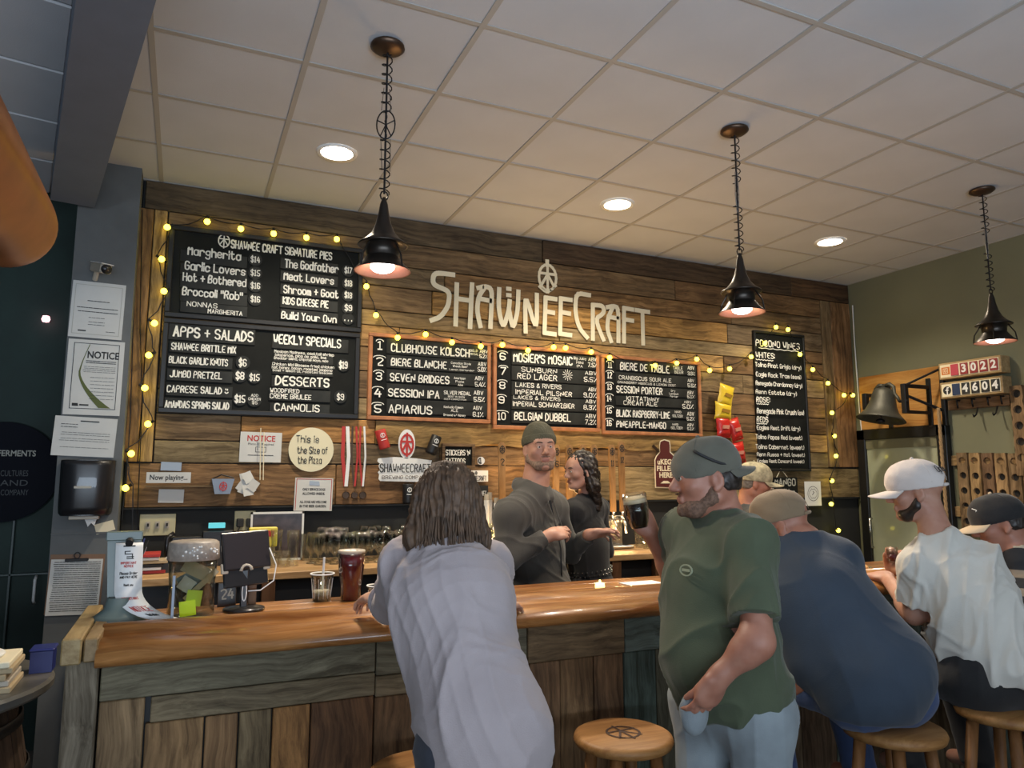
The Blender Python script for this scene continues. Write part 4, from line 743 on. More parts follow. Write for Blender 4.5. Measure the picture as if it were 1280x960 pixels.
# plastic cup with straw, tumbler, second cup
def cup(label, p, h, r0, r1, fill=None, straw=False):
    t = thing('plastic_cup', label, 'cup', p)
    MB().lathe([(0, .003), (r0, .001), (r0+.001, 0), (r1-.004, h-.012), (r1, h-.01), (r1+.002, h-.004), (r1, h), (r1-.004, h-.004), (r0, .006), (0, .006)], p, 24).o('cup_body', M['jar'], t, True)
    MB().lathe([(r1+.003, h-.004), (r1+.003, h), (r1-.001, h), (r1-.001, h-.004)], p, 24).o('rim', M['whiter'], t, True)
    mb = MB()
    for k in range(12): a = k*PI/6; mb.tube([p+Vector((math.cos(a)*(r0+.001), math.sin(a)*(r0+.001), .01)), p+Vector((math.cos(a)*(r1-.003), math.sin(a)*(r1-.003), h-.02))], .0008, 4)
    mb.o('moulded_rib', M['whiter'], t)
    if fill: MB().lathe([(0, .006), (r0-.002, .006), (r0+.002, .04), (0, .043)], p, 20).o('contents', fill, t, True)
    if straw: MB().tube([p+Vector((.0, 0, .01)), p+Vector((.004, -.005, h+.06))], .0045, 8).o('straw', M['whiter'], t)
cup('clear plastic cup with a white straw, left of the dark red tumbler', WZ(402, 751, BT), .105, .033, .044, M['tan'], True)
cup('empty clear plastic cup on the bar, half hidden by the sleeve of the woman', WZ(471, 749, BT)+Vector((0, 0, 0)), .055, .030, .038, None, True)
p = WZ(438, 750, BT); t = thing('red_tumbler', 'large tumbler of dark red drink with a pale rim on the bar', 'glass', p)
MB().lathe([(0, .005), (.034, .0), (.037, .006), (.040, .06), (.049, .13), (.050, .176), (0, .178)], p, 28).o('drink', M['beer'], t, True)
MB().lathe([(.038, .0), (.0415, .06), (.0505, .13), (.0515, .186), (.048, .19), (.049, .175)], p, 28).o('glass_wall', M['glass'], t, True)
MB().lathe([(.0515, .182), (.0525, .19), (.047, .192), (.047, .182)], p, 28).o('rim', M['tan'], t, True)
mb = MB()
for k in range(16): a = random.uniform(0, 6.28); mb.sph(p+Vector((.03*math.cos(a), .03*math.sin(a), .182)), (.012, .009, .008), 6, 4)
mb.o('ice', M['whiter'], t, True)
# glass jar with grey lid and yellow notes
p = WZ(238, 772, BT)+Vector((0, .02, 0)); t = thing('tip_jar', 'big clear jar with pale lid and yellow label, beside the tablet', 'jar', p)
zo = p.z; s = 1.0
MB().lathe([(0, .004), (.078, .002), (.082, .01), (.080, .12), (.086, .215), (.084, .215), (.077, .12), (.078, .012), (0, .012)], p, 32).o('jar_body', M['jar'], t, True)
MB().lathe([(0, .285), (.078, .285), (.088, .278), (.092, .215), (.088, .213), (.084, .27), (0, .275)], p, 32).o('jar_lid', P('lid_plastic', (.30, .26, .22), .45, var=.2, vscale=50, bump=.5, bscale=60), t, True)
r_, f_ = Vector((math.cos(-YAW*.2), math.sin(-YAW*.2), 0)), Vector((-.1, -1, 0)).normalized()
for (dx, dz, w_, h_, a, m_, dd) in ((-.012, .040, .055, .055, -.1, 'neon', .058), (.008, .075, .052, .058, .12, 'sticky', .05), (-.02, .125, .05, .05, .6, 'tan', .04), (.02, .17, .12, .05, .5, 'cardboard', .02), (0, .14, .10, .06, -.5, 'teal', -.01), (.03, .12, .02, .15, .8, 'cardboard', .03)):
    c = p+Vector((dx, -dd, dz)); R = Matrix.Rotation(a, 3, 'Y')
    MB().prism([c+R@Vector((x, 0, z)) for x, z in ((-w_/2, -h_/2), (w_/2, -h_/2), (w_/2, h_/2), (-w_/2, h_/2))], (0, .002, 0)).o('note', M[m_], t)
mb = MB()
for k in range(26): a = random.uniform(-2.2, -.4); mb.sph(p+Vector((.091*math.cos(a), .091*math.sin(a), random.uniform(.225, .272))), random.uniform(.002, .005), 6, 4)
o = mb.o('droplets', M['whiter'], t); o['kind'] = 'stuff'
t.scale = (.92, .92, .90)
# straw box metal edge, small device left of jar
o = MB().bbox((-.012, 2.70, BT), (-.004, 2.706, BT+.15), .001).o('upright_rod', M['bluepaper']); tag(o, 'thin shiny upright strip between the paper holder and the jar', 'strip')
o = MB().bbox((.140, 2.945, BT), (.205, 2.957, BT+.085), .002).o('price_card', M['blackp']); tag(o, 'small dark card with pale digits behind the tablet stand', 'card')
q = MB(); wr(q, '24', Vector((.152, 2.944, BT+.030)), Vector((.194, 2.944, BT+.030)), .033); q.o('lettering', M['chalkd'], o)
# tablet on a stand, seen from behind
p = WZ(304, 762, BT)+Vector((0, -.02, 0)); t = thing('tablet_stand', 'black tablet on a swivelling stand with its back to the camera', 'tablet', p)
MB().lathe([(0, 0), (.076, 0), (.080, .004), (.078, .012), (.03, .018), (0, .018)], p, 28).o('base', M['blackp'], t, True)
MB().bbox((p.x-.016, p.y-.012, p.z+.012), (p.x+.012, p.y+.012, p.z+.16), .004).o('arm', M['blackp'], t)
el = [(p.x-.002+.008*math.cos(a), p.y-.0145, p.z+.075+.036*math.sin(a)) for a in [i*PI/10 for i in range(21)]]
MB().tube(el, .0025, 5).o('arm_loop', M['whiter'], t, True)
Rt = Matrix.Rotation(math.radians(18), 3, 'Z')@Matrix.Rotation(math.radians(-12), 3, 'X'); Rt = Matrix.Rotation(math.radians(-2), 3, 'Y')@Rt
c = p+Vector((.0, .01, .235)); MB().bbox((-.098, -.006, -.075), (.098, .006, .075), .004, Rt, c).o('tablet', M['blackp'], t)
MB().bbox((-.09, -.007, -.068), (.09, -.0062, .068), .0002, Rt, c).o('back_plate', P('tablet_back', (.02, .014, .016), .4), t)
c2_ = p+Vector((-.0, .0, .15)); MB().bbox((-.09, -.008, -.055), (.09, .006, .035), .004, Rt, c2_).o('bracket', M['blackp'], t)
for x in (-.085, .085): MB().bbox((x-.014, -.012, .0), (x+.014, .0, .040), .003, Rt, c2_).o('clamp_pad', M['tan'], t)
MB().tube([c2_+Rt@Vector((.022*math.cos(a), -.012, .004+.022*math.sin(a))) for a in [i*PI/6 for i in range(7)]], .007, 6).o('hinge', M['tan'], t, True)
MB().tube([c2_+Vector((.09, .02, .09)), c2_+Vector((.12, .02, .02)), c2_+Vector((.11, .0, -.04)), c2_+Vector((.06, -.0, -.075)), c2_+Vector((.012, 0, -.075))], .0028, 6).o('charging_cable', M['whiter'], t, True)
B((p.x+.02, p.y+.05, p.z), (p.x+.05, p.y+.08, p.z+.14), 'wooden_block', SOFTZ, t, (.26, .14, .07))
t.scale = (.9, .9, .9)
# grey green receipt holder with long curling paper
p = WZ(152, 777, BT)+Vector((-.01, 0, 0)); t = thing('notice_holder', 'grey green stand with a long curling white sheet at the bar end', 'stand', p)
MB().lathe([(0, 0), (.082, 0), (.086, .010), (.07, .025), (.045, .045), (.036, .08)], p, 24).o('base', M['teal'], t, True)
Rn = Matrix.Rotation(.03, 3, 'Z')
MB().prism([p+Vector(v) for v in ((-.036, .015, .04), (.04, .015, .04), (.052, .03, .262), (-.05, .03, .262))], (0, .035, 0)).o('upright', M['teal'], t)
MB().bbox((-.054, -.004, .0), (.056, .035, .03), .003, Rn, p+Vector((.0, .02, .262))).o('top_bar', M['teal'], t)
cv = []; n = 22
for i in range(n+1):
    f = i/n
    if f < .45: y = .008-.006*f; z = .255-.33*f; x = .018+.01*f
    else: g2 = (f-.45)/.55; a = g2*PI/2; y = .005-.10*g2-.02*math.sin(a); z = .107*(1-math.sin(a)*.96); x = .0225+.20*(1-math.cos(a))*1.0
    cv.append(Vector((x, y, z)))
V = []; F = []
wv = Vector((.041, .0, 0))
for i, c in enumerate(cv):
    V += [p+c-wv, p+c+wv, p+c+wv+Vector((0, .0015, -.0015)), p+c-wv+Vector((0, .0015, -.0015))]
for i in range(n): 
    for (a, b) in ((0, 1), (1, 2), (2, 3), (3, 0)): F.append((i*4+a, i*4+4+a, i*4+4+b, i*4+b))
F += [(0, 1, 2, 3), (n*4+3, n*4+2, n*4+1, n*4)]
sheet = mesh('notice_sheet', V, F, M['whiter'], t, True, origin=p+cv[8])
def onsheet(i0, f, dx): k = min(n-1, int(i0)); c = cv[k].lerp(cv[k+1], i0-k); return p+c+Vector((dx, -.0022, .0022 if k > 12 else .0005))
def sheetbar(mb, i0, i1, x0, x1): a, b, c, d_ = onsheet(i0, 0, x0), onsheet(i0, 0, x1), onsheet(i1, 0, x1), onsheet(i1, 0, x0); mb.add([a, b, c, d_], [(3, 2, 1, 0)])
def sheettext(s, i0, i1, x0, x1, mat):
    st, W_ = strokes(s); mb = MB()
    for l in st:
        for (a, b) in zip(l[:-1], l[1:]):
            pa = onsheet(i1-(i1-i0)*a[1]/6, 0, x0+(x1-x0)*a[0]/W_); pb = onsheet(i1-(i1-i0)*b[1]/6, 0, x0+(x1-x0)*b[0]/W_)
            d_ = (pb-pa); 
            if d_.length > 1e-5:
                s_ = d_.cross(Vector((0, -1, .2))).normalized()*.0008; mb.add([pa-s_, pa+s_, pb+s_, pb-s_], [(0, 1, 2, 3)])
    mb.o('printed_lettering', M[mat], sheet)
mb = MB(); sheetbar(mb, .6, .9, -.018, .018); 
for a in ((1.8, 2.0, -.014, .004), (2.4, 2.6, -.014, .01), (3.0, 3.2, -.008, .014), (3.4, 3.6, -.008, .014), (1.8, 2.6, -.014, -.011), (2.4, 3.6, .008, .011)): sheetbar(mb, *a)
mb.o('pictogram', M['ink'], sheet)
sheettext('IMPORTANT', 4.2, 4.7, -.024, .022, 'red'); sheettext('NOTICE', 4.9, 5.4, -.014, .014, 'red'); sheettext('Please Order', 6.4, 7.0, -.026, .026, 'ink'); sheettext('AND PAY HERE', 7.3, 7.8, -.026, .026, 'ink'); sheettext('Thank you', 9.0, 9.5, -.014, .014, 'ink'); sheettext('IMPORTANT', 12.0, 12.6, -.024, .024, 'red'); sheettext('NOTICE', 14.4, 15.8, -.026, .026, 'red'); sheettext('No tabs', 16.6, 17.4, -.014, .014, 'ink')
MB().cyl(p+Vector((.018, .0, .262)), p+Vector((.018, -.02, .255)), .012, n=10).o('clip', M['iron'], t)
# pen cup with scissors behind the holder (on the back counter end)
p = Vector((-.215, 4.30, 1.101)); t = thing('pen_cup', 'clear cup of pens and green handled scissors at the left end of the back counter', 'pen cup', p)
MB().lathe([(0, .004), (.04, 0), (.045, .12), (.042, .12), (.038, .008), (0, .008)], p, 18).o('cup', M['glassd'], t, True)
gm = P('scissor_green', (.12, .35, .08), .4)
MB().tube([p+Vector((-.015+.020*math.cos(a), 0, .185+.032*math.sin(a))) for a in [i*PI/6 for i in range(13)]], .0055, 6).tube([p+Vector((.015+.018*math.cos(a), .004, .17+.03*math.sin(a))) for a in [i*PI/6 for i in range(13)]], .0055, 6).cyl(p+Vector((-.01, 0, .15)), p+Vector((.01, 0, .02)), .005).o('scissors', gm, t, True)
for k, (dx, c) in enumerate(((.03, 'blue'), (.04, 'ink'), (.02, 'ink'), (-.03, 'red'), (.035, 'bluepaper'))): MB().cyl(p+Vector((dx*.4, .01*k-.02, .01)), p+Vector((dx*1.7, .012*k-.02, .19-.012*k)), .0045, n=7).o('pen', M[c], t)
# pizza on trays and small glass at the right
p = Vector((3.17, 2.85, BT+.0005)); t = thing('pizza_tray', 'pizza on a round metal tray, between the blue and white shirted men', 'pizza', p)
MB().lathe([(0, 0), (.15, 0), (.165, .012), (.16, .012), (.148, .004), (0, .004)], p, 36).o('tray', M['steel'], t, True)
MB().lathe([(0, .008), (.12, .010), (.135, .022), (.145, .018), (.148, .005), (0, .005)], p, 36).o('crust', P('pizza_crust', (.55, .30, .10), .7, var=.4, vscale=40), t, True)
MB().lathe([(0, .0135), (.122, .0135), (.124, .010)], p, 36).o('cheese', P('pizza_cheese', (.72, .38, .10), .35, var=.6, vscale=30), t, True)
mb = MB()
for k in range(16): a, rr = random.uniform(0, 6.28), random.uniform(.02, .11); mb.cyl(p+Vector((rr*math.cos(a), rr*math.sin(a), .012)), p+Vector((rr*math.cos(a), rr*math.sin(a), .019)), .015, n=10)
mb.o('pepperoni', P('pepperoni', (.38, .05, .02), .4), t)
o = MB().bbox((2.98, 2.70, BT+.001), (3.10, 2.79, BT+.008), .002).o('napkin', M['whiter']); tag(o, 'white napkin on the bar beside the forearm of the white shirted man', 'napkin')
# ================================================================ column and left side
cc = WY(126, 345, 4.58); t = thing('security_camera', 'small white bullet security camera with black lens above the pinned papers', 'camera', cc)
R = Matrix.Rotation(.5, 3, 'Z')@Matrix.Rotation(.25, 3, 'X'); c0 = cc+Vector((.0, -.06, .03))
MB().bbox((-.03, -.08, -.026), (.03, .06, .026), .008, R, c0).o('housing', M['tan'], t); MB().cyl(c0+R@Vector((0, -.07, 0)), c0+R@Vector((0, -.088, 0)), .027, n=18).o('lens', M['blackp'], t, True)
MB().bbox((-.034, -.09, .024), (.034, .06, .030), .003, R, c0).o('sun_shield', M['whiter'], t); MB().tube([c0+R@Vector((0, .03, 0)), (cc.x-.03, 4.6, cc.z-.02)], .014, 8).o('bracket', M['tan'], t)
YC = 4.598
o, g_, r, u = plate('posted_certificate', 'white certificate sheet with a thin border, topmost on the grey column', 'paper', 122, 388, .262, .32, M['white'], YC, ang=-.015)
q = MB(); ribbon(q, [(-.115, -.14), (.115, -.14), (.115, .14), (-.115, .14), (-.115, -.14)], .0025, g_, r, u, NB); q.o('border', M['chalkd'], o); scrib(o, g_, r, u, -.055, .055, [.05], .004); scrib(o, g_, r, u, -.10, .10, [.01, -.012], .004); scrib(o, g_, r, u, -.04, .04, [-.045, -.07, -.085], .0025); scrib(o, g_, r, u, -.085, -.05, [-.122], .007); scrib(o, g_, r, u, .05, .095, [-.12], .003)
o, g_, r, u = plate('posted_notice', 'white notice sheet with a curved olive stripe, second from the top on the grey column', 'paper', 118, 472, .275, .42, M['white'], YC, ang=-.005)
txt('lettering', 'NOTICE', .055, M['ink'], g_+r*.035+u*.125, r, u, o, bold=.0015, width=.155)
q = MB(); ribbon(q, [(-.108, -.175), (.112, -.175), (.112, .19), (-.108, .19), (-.108, -.175)], .003, g_, r, u, NB); q.o('border', M['ink'], o)
V = []; n = 16; mb = MB()
for i in range(n+1):
    f = i/n; a = PI*(.5+.45*f)+.2; xx = -.035-.05*math.sin(f*PI*.75)*1.0+.10*max(0, f-.45)**1.3*2.2; zz = .185-.355*f; wd = .004+.055*f**3.0
    V += [g_+r*(xx)+u*zz, g_+r*(xx+wd)+u*zz]
mb.add(V, [(2*i, 2*i+1, 2*i+3, 2*i+2) for i in range(n)]); mb.o('curved_stripe', P('olive_print', (.10, .12, .03), .7), o)
scrib(o, g_, r, u, -.05, .10, [.092, .082], .004); scrib(o, g_, r, u, -.06, .10, [.06, .05, .04, .03], .002); scrib(o, g_, r, u, -.02, .10, [0, -.02, -.04, -.06, -.08, -.1, -.12], .002); scrib(o, g_, r, u, -.095, -.07, [-.15, -.158], .008); scrib(o, g_, r, u, -.06, -.02, [-.155], .008)
o, g_, r, u = plate('posted_letter', 'slightly tilted white letter sheet pinned just above the towel dispenser', 'paper', 106, 546, .30, .215, M['white'], YC, ang=-.04)
scrib(o, g_, r, u, -.03, .06, [.085], .006); scrib(o, g_, r, u, -.12, -.04, [.065, .05], .003); scrib(o, g_, r, u, -.12, .12, [.02, .008, -.012, -.024, -.06], .002)
# towel dispenser
c = WY(110, 610, 4.60); t = thing('towel_dispenser', 'rounded black paper towel dispenser on the grey column', 'dispenser', c)
V = []; F = []; n = 14
prof = [(-.128, 0), (-.125, -.09), (-.10, -.13), (-.04, -.145), (.04, -.145), (.10, -.13), (.125, -.09), (.128, 0)]
zz = [(.150, .9), (.142, .985), (.12, 1), (-.10, .97), (-.13, .93), (-.145, .8)]
for z, s in zz: V += [c+Vector((x*(.5+.5*s) if z < 0 else x, min(0, y*s), z)) for x, y in prof]
m_ = len(prof)
for k in range(len(zz)-1):
    for i in range(m_-1): F.append((k*m_+i, (k+1)*m_+i, (k+1)*m_+i+1, k*m_+i+1))
F += [tuple(range(m_))[::-1]*1, tuple(range((len(zz)-1)*m_, len(zz)*m_))]
o = mesh('shell', V, F, M['blackp'], t, True, origin=c); o.data.polygons[-1].use_smooth = False; o.data.polygons[-2].use_smooth = False
B((c.x-.02-.03, c.y-.147, c.z-.0), (c.x+.03, c.y-.1445, c.z+.012), 'badge', M['chalkd'], t); B((c.x-.07, c.y-.10, c.z-.165), (c.x+.07, c.y-.02, c.z-.146), 'chute', M['tan'], t, e=.003)
MB().prism([c+Vector((.0, -.07, -.16)), c+Vector((.06, -.07, -.16)), c+Vector((.05, -.075, -.20)), c+Vector((.035, -.08, -.185)), c+Vector((.02, -.075, -.205))], (0, .003, 0)).o('paper_towel', M['whiter'], t)
o, g_, r, u = plate('taped_card', 'small cream card taped at an angle below the towel dispenser', 'card', 131, 659, .092, .055, M['cream'], YC, ang=.28)
c = WY(94, 731, YC); t = thing('clipboard', 'brown clipboard with a closely printed sheet hanging low on the grey column', 'clipboard', c); r = Vector((1, 0, -.03)).normalized(); u = Vector((.03, 0, 1)).normalized(); f = Vector((0, -1, 0))
MB().prism([c-r*.128-u*.15, c+r*.128-u*.15, c+r*.128+u*.16, c-r*.128+u*.16], f*.005).o('board', P('hardboard', (.20, .11, .06), .6), t)
s = MB().prism([c+f*.006-r*.122-u*.155, c+f*.006+r*.120-u*.155, c+f*.006+r*.120+u*.135, c+f*.006-r*.122+u*.135], f*.004).o('sheets', M['white'], t)
scrib(s, c+f*.011, r, u, -.11, .11, [.12-.011*i for i in range(24)], .0035)
MB().bbox((c.x-.055, c.y-.02, c.z+.125), (c.x+.055, c.y-.006, c.z+.14), .003).tube([c+f*.015+Vector((.014*math.cos(a), 0, .155+.016*math.sin(a))) for a in [i*PI/6 for i in range(13)]], .003, 5).o('clip', M['iron'], t)
B((-.625, 4.592, 1.30), (-.315, 4.60, 1.31), 'seam_strip', M['column'], bpy.data.objects['wall_column'])
# dark round sign on the dark green wall, pink light, framed glass
c = WY(4, 590, 5.28); t = thing('round_dark_sign', 'large round black sign with faint white lettering on the dark wall at the left', 'sign', c)
MB().cyl(c, c+Vector((0, -.03, 0)), .300, n=56).lathe([(.29, -.03), (.30, -.036), (.305, -.02), (.305, 0)], c, 56, Matrix.Rotation(PI/2, 3, 'X')).o('disc', P('round_sign_black', (.007, .008, .013), .8, spec=.15), t)
txt('lettering', 'FERMENTS', .05, M['chalkd'], WY(21, 567, 5.245), RX, UP, t, bold=.001, width=.195)
for k, s in enumerate(('CULTURES', 'AND', 'COMPANY')): txt('small_lettering', s, .05, P('dim_print', (.08, .085, .09), .7), WY(18, 592+12*k, 5.245), RX, UP, t, width=.14)
o = MB().lathe([(0, 0), (.018, .004), (.024, .02), (.018, .04), (0, .044)], WY(57, 403, 5.24), 14).o('pink_lamp', M['pink'], None, True); tag(o, 'tiny glowing pink lamp on the dark wall at the left', 'light')
o = MB().bbox((-1.6, 5.27, .3), (-1.58, 5.3, 3.3), .003).bbox((-.92, 5.27, .3), (-.905, 5.3, 1.35), .003).bbox((-1.6, 5.27, 1.02), (-.66, 5.3, 1.035), .003).o('door_trim_lines', P('dark_trim', (.03, .05, .045), .4)); o.name = 'wall_trim'; tag(o, 'thin dark metal strips framing the dark wall at the left', 'trim')
o = MB().tube([(-.77, 5.24, .86), (-.77, 5.2, .88), (-.77, 5.2, 1.0), (-.77, 5.24, 1.02)], .008).o('pull_handle', M['whiter'], None, True); tag(o, 'small shiny pull handle on the dark wall low at the left', 'handle')
# barrel table with boxes
bx_, by_ = -.83, 3.12; t = thing('barrel_table', 'dark wooden barrel used as a table at the lower left', 'barrel', (bx_, by_, 0))
MB().lathe([(0, .865), (.44, .865), (.45, .875), (.45, .895), (.44, .905), (0, .905)], (bx_, by_, 0), 48).o('table_top', P('barrel_top', (.10, .095, .085), .4, var=.35, vscale=9), t)
ns = 26
for k in range(ns):
    a0, a1 = 2*PI*k/ns+.006, 2*PI*(k+1)/ns-.006; zs = [0, .15, .3, .45, .6, .75, .864]; V = []
    for z in zs:
        r1 = .33+.07*math.sin(PI*z/.865)
        for a, rr in ((a0, r1), (a1, r1), (a1, r1-.02), (a0, r1-.02)): V.append((bx_+rr*math.cos(a), by_+rr*math.sin(a), z))
    F = [(0, 1, 2, 3)[::-1], tuple(len(V)-4+i for i in range(4))]
    for j in range(len(zs)-1):
        for i in range(4): F.append((4*j+i, 4*j+(i+1) % 4, 4*j+4+(i+1) % 4, 4*j+4+i))
    mesh('stave', V, F, WZ_, t, color=(.075, .045, .03), origin=(bx_+.36*math.cos(a0), by_+.36*math.sin(a0), .43))
for z, rr in ((.10, .362), (.25, .389), (.60, .391), (.77, .361)): MB().lathe([(rr, z-.02), (rr+.004, z-.018), (rr+.003, z+.018), (rr-.002, z+.02)], (bx_, by_, 0), 48).o('hoop', M['iron'], t, True)
def card(label, a, b, mat, kind='stacked_box'):
    o = MB().bbox(a, b, .003).o(kind, mat); tag(o, label, 'box', 'boxes stacked on the barrel table'); return o
for k in range(5):
    z = .905+.020*k; o = card(['flat card box at the bottom of the stack on the barrel', 'flat card box second from the bottom on the barrel', 'flat card box in the middle of the stack on the barrel', 'flat card box second from the top on the barrel', 'flat pale box on top of the stack on the barrel'][k], (-.90, 2.92+.01*(k % 2), z), (-.475-.008*(k % 3), 3.14, z+.0195), [M['cardboard'], M['tan'], M['cardboard'], M['cardboard'], M['cream']][k])
o = MB().lathe([(0, 1.006), (.10, 1.006), (.105, 1.012), (.10, 1.018), (0, 1.016)], (-.62, 3.03, 0), 28).o('paper_plate', M['whiter'], None, True); tag(o, 'round white plate on the box stack at the lower left', 'plate')
t = thing('blue_bin', 'small dark blue plastic bin on the barrel beside the bar end', 'bin', (-.43, 3.2, .905))
MB().prism([(-.465, 3.17, .906), (-.395, 3.17, .906), (-.395, 3.26, .906), (-.465, 3.26, .906)], (0, 0, .075)).o('bin_body', M['blue'], t); B((-.47, 3.165, .98), (-.39, 3.265, .99), 'lid', M['blue'], t, e=.004)
# ================================================================ right wall
XR = 5.62
def wxp(px, py, X=5.60): return WX(px, py, X)
t = thing('bell_backboard', 'orange pine plywood panel on the olive wall behind the bell', 'panel', (5.6, 4.3, 2.3))
a = wxp(1077, 475); b = wxp(1180, 525); MB().bbox((5.598, 3.87, 2.035), (5.62, 4.68, 2.515), .003).o('plywood', wood('pine_y', 1, .5, (.66, .5, .35), grain=.5, bump=.05), t, color=(.62, .34, .11))
t = thing('wall_bell', 'cast iron bell hanging from a black iron yoke and bracket', 'bell', (5.2, 4.30, 2.3))
bc = WX(1101, 522, 5.25); tilt = Matrix.Rotation(.20, 3, 'Y')@Matrix.Rotation(.05, 3, 'X')
hh = bc.z
pr2 = [(0, .235), (.03, .233), (.055, .222), (.07, .20), (.078, .15), (.088, .10), (.105, .055), (.13, .022), (.152, .0), (.156, -.008), (.148, -.010), (.12, .012), (.09, .05), (.07, .10), (.06, .18), (0, .2)]
pr2 = [(a*1.22, b*1.12) for a, b in pr2]
MB().lathe(pr2, bc+Vector((0, 0, -.01)), 40, tilt).o('bell_body', M['bell'], t, True)
MB().cyl(bc+tilt@Vector((0, 0, .1)), bc+tilt@Vector((0, 0, -.03)), .008).sph(bc+tilt@Vector((0, 0, -.03)), (.035, .035, .022), 14, 8).o('clapper', M['iron'], t, True)
tp = bc+tilt@Vector((0, 0, .258))
for s in (-1, 1):
    MB().tube([tp+Vector((0, .0*s, .012)), tp+Vector((0, .05*s, .022)), tp+Vector((0, .085*s, -.005)), tp+Vector((0, .088*s, -.06)), tp+Vector((0, .118*s, -.10)), tp+Vector((0, .13*s, -.13))], [.018, .018, .016, .014, .014, .012], 8).o('yoke_arm', M['bell'], t, True)
MB().cyl(tp+Vector((0, 0, -.02)), tp+Vector((0, 0, .03)), .02, n=6).o('yoke_bolt', M['bell'], t)
yk = tp.y; zk = tp.z-.13
MB().cyl((tp.x, yk-.13, zk), (tp.x, 3.98, zk), .012).cyl((tp.x, yk+.13, zk), (tp.x, yk+.2, zk), .012).o('axle', M['iron'], t, True)
for s, yy in ((0, 4.0), (1, yk+.19)):
    mb = MB(); mb.bbox((tp.x-.02, yy-.018, zk-.10 if s == 0 else zk-.04), (tp.x+.025, yy+.024, zk+.14 if s == 0 else zk+.1), .004); mb.bbox((tp.x, yy-.015, zk+.11 if s == 0 else zk+.07), (5.60, yy+.015, zk+.14 if s == 0 else zk+.1), .003)
    if s == 0: mb.bbox((tp.x, yy-.015, zk-.10), (5.60, yy+.015, zk-.075), .003)
    mb.bbox((5.585, yy-.02, zk-.2), (5.60, yy+.02, zk+.2), .003); mb.o('bracket', M['iron'], t)
a = WX(1180, 465, 5.56); mb = MB(); mb.bbox((5.55, 3.84, 2.02), (5.585, 3.875, 2.50), .004); mb.tube([(tp.x, 4.0, zk+.05), (5.56, 3.86, 2.14)], .012); mb.tube([(5.55, 3.86, 2.48), (tp.x, 4.0, zk+.125)], .010); mb.o('side_frame', M['iron'], t)
# rope with twisted strands
t = thing('bell_rope', 'long twisted rope hanging from the bell bracket beside the door', 'rope', (5.50, 3.86, 1.2))
for s in range(3):
    MB().tube([(5.50+.007*math.cos(k*.55+s*2.094), 3.862+.007*math.sin(k*.55+s*2.094), 2.16-.012*k) for k in range(105)], .0075, 6).o('strand', M['rope'], t, True)
# follower counters
def counter(label, zc, digs, colr, icon, lab2):
    t = thing('digit_counter', label, 'counter sign', (5.57, 3.58, zc), 'pine framed digit counters')
    MB().bbox((5.50, 3.345, zc-.065), (5.61, 3.835, zc+.065), .004).o('box', SOFTY, t, color=(.52, .38, .20))
    MB().box((5.497, 3.36, zc-.05), (5.501, 3.82, zc+.05)).o('face', M['cream'], t)
    y = 3.745; f = Vector((-1, 0, 0)); r = Vector((0, -1, 0))
    if icon == 'c':
        o = MB().prism([(5.497, 3.775+.034*(-1), zc-.03), (5.497, 3.775+.034, zc-.03), (5.497, 3.775+.034, zc+.03), (5.497, 3.775-.034, zc+.03)], (-.002, 0, 0)).o('icon_tile', P('orange_icon', (.62, .18, .03), .5), t)
        q = MB(); g_ = Vector((5.494, 3.775, zc)); ribbon(q, [(-.018, -.018), (.018, -.018), (.018, .018), (-.018, .018), (-.018, -.018)], .004, g_, r, UP, f); ribbon(q, [(.009*math.cos(i*PI/4), .009*math.sin(i*PI/4)) for i in range(9)], .004, g_, r, UP, f); q.o('icon_mark', M['cream'], t)
    else:
        MB().cyl((5.497, 3.775, zc), (5.495, 3.775, zc), .033, n=24).o('icon_tile', M['ink'], t); q = MB(); g_ = Vector((5.494, 3.775, zc)); ribbon(q, [(.014, .020), (.004, .020), (.002, .010), (.002, -.033)], .009, g_, r, UP, f); ribbon(q, [(-.010, .002), (.013, .002)], .008, g_, r, UP, f); q.o('icon_mark', M['whiter'], t)
    for i in range(5):
        y = 3.70-.076*i
        o = MB().bbox((5.490, y-.031, zc-.045), (5.497, y+.031, zc+.045), .002).o('digit_tile', colr if i else lab2, t)
        if i: txt('digit', digs[i-1], .085, M['whiter'], Vector((5.489, y, zc)), r, UP, o, bold=.003)
counter('upper pine framed counter with red digit tiles', wxp(1217, 459, 5.5).z, '3022', P('counter_red', (.28, .03, .03), .5), 'c', P('counter_rose', (.5, .06, .09), .5)); counter('lower pine framed counter with black digit tiles', wxp(1220, 484, 5.5).z, '4604', M['ink'], 'f', P('counter_navy', (.02, .04, .10), .5))
# coat rack
t = thing('coat_rack', 'light wooden rail with black coat hooks below the digit counters', 'coat rack', (5.6, 3.6, 2.15)); zr = wxp(1230, 503).z
MB().bbox((5.585, 3.36, zr-.04), (5.62, 3.84, zr+.04), .004).o('rail', WY_, t, color=(.36, .22, .12))
for y in (3.74, 3.62, 3.50, 3.40): MB().tube([(5.585, y, zr+.03), (5.55, y, zr+.03), (5.545, y-.005, zr-.0), (5.56, y, zr-.03)], .007).o('hook', M['iron'], t, True)
for y in (3.60, 3.45): MB().tube([(5.585, y, zr-.04), (5.56, y, zr-.09), (5.53, y, zr-.11), (5.52, y, zr-.09)], .006).o('hook', M['iron'], t, True)
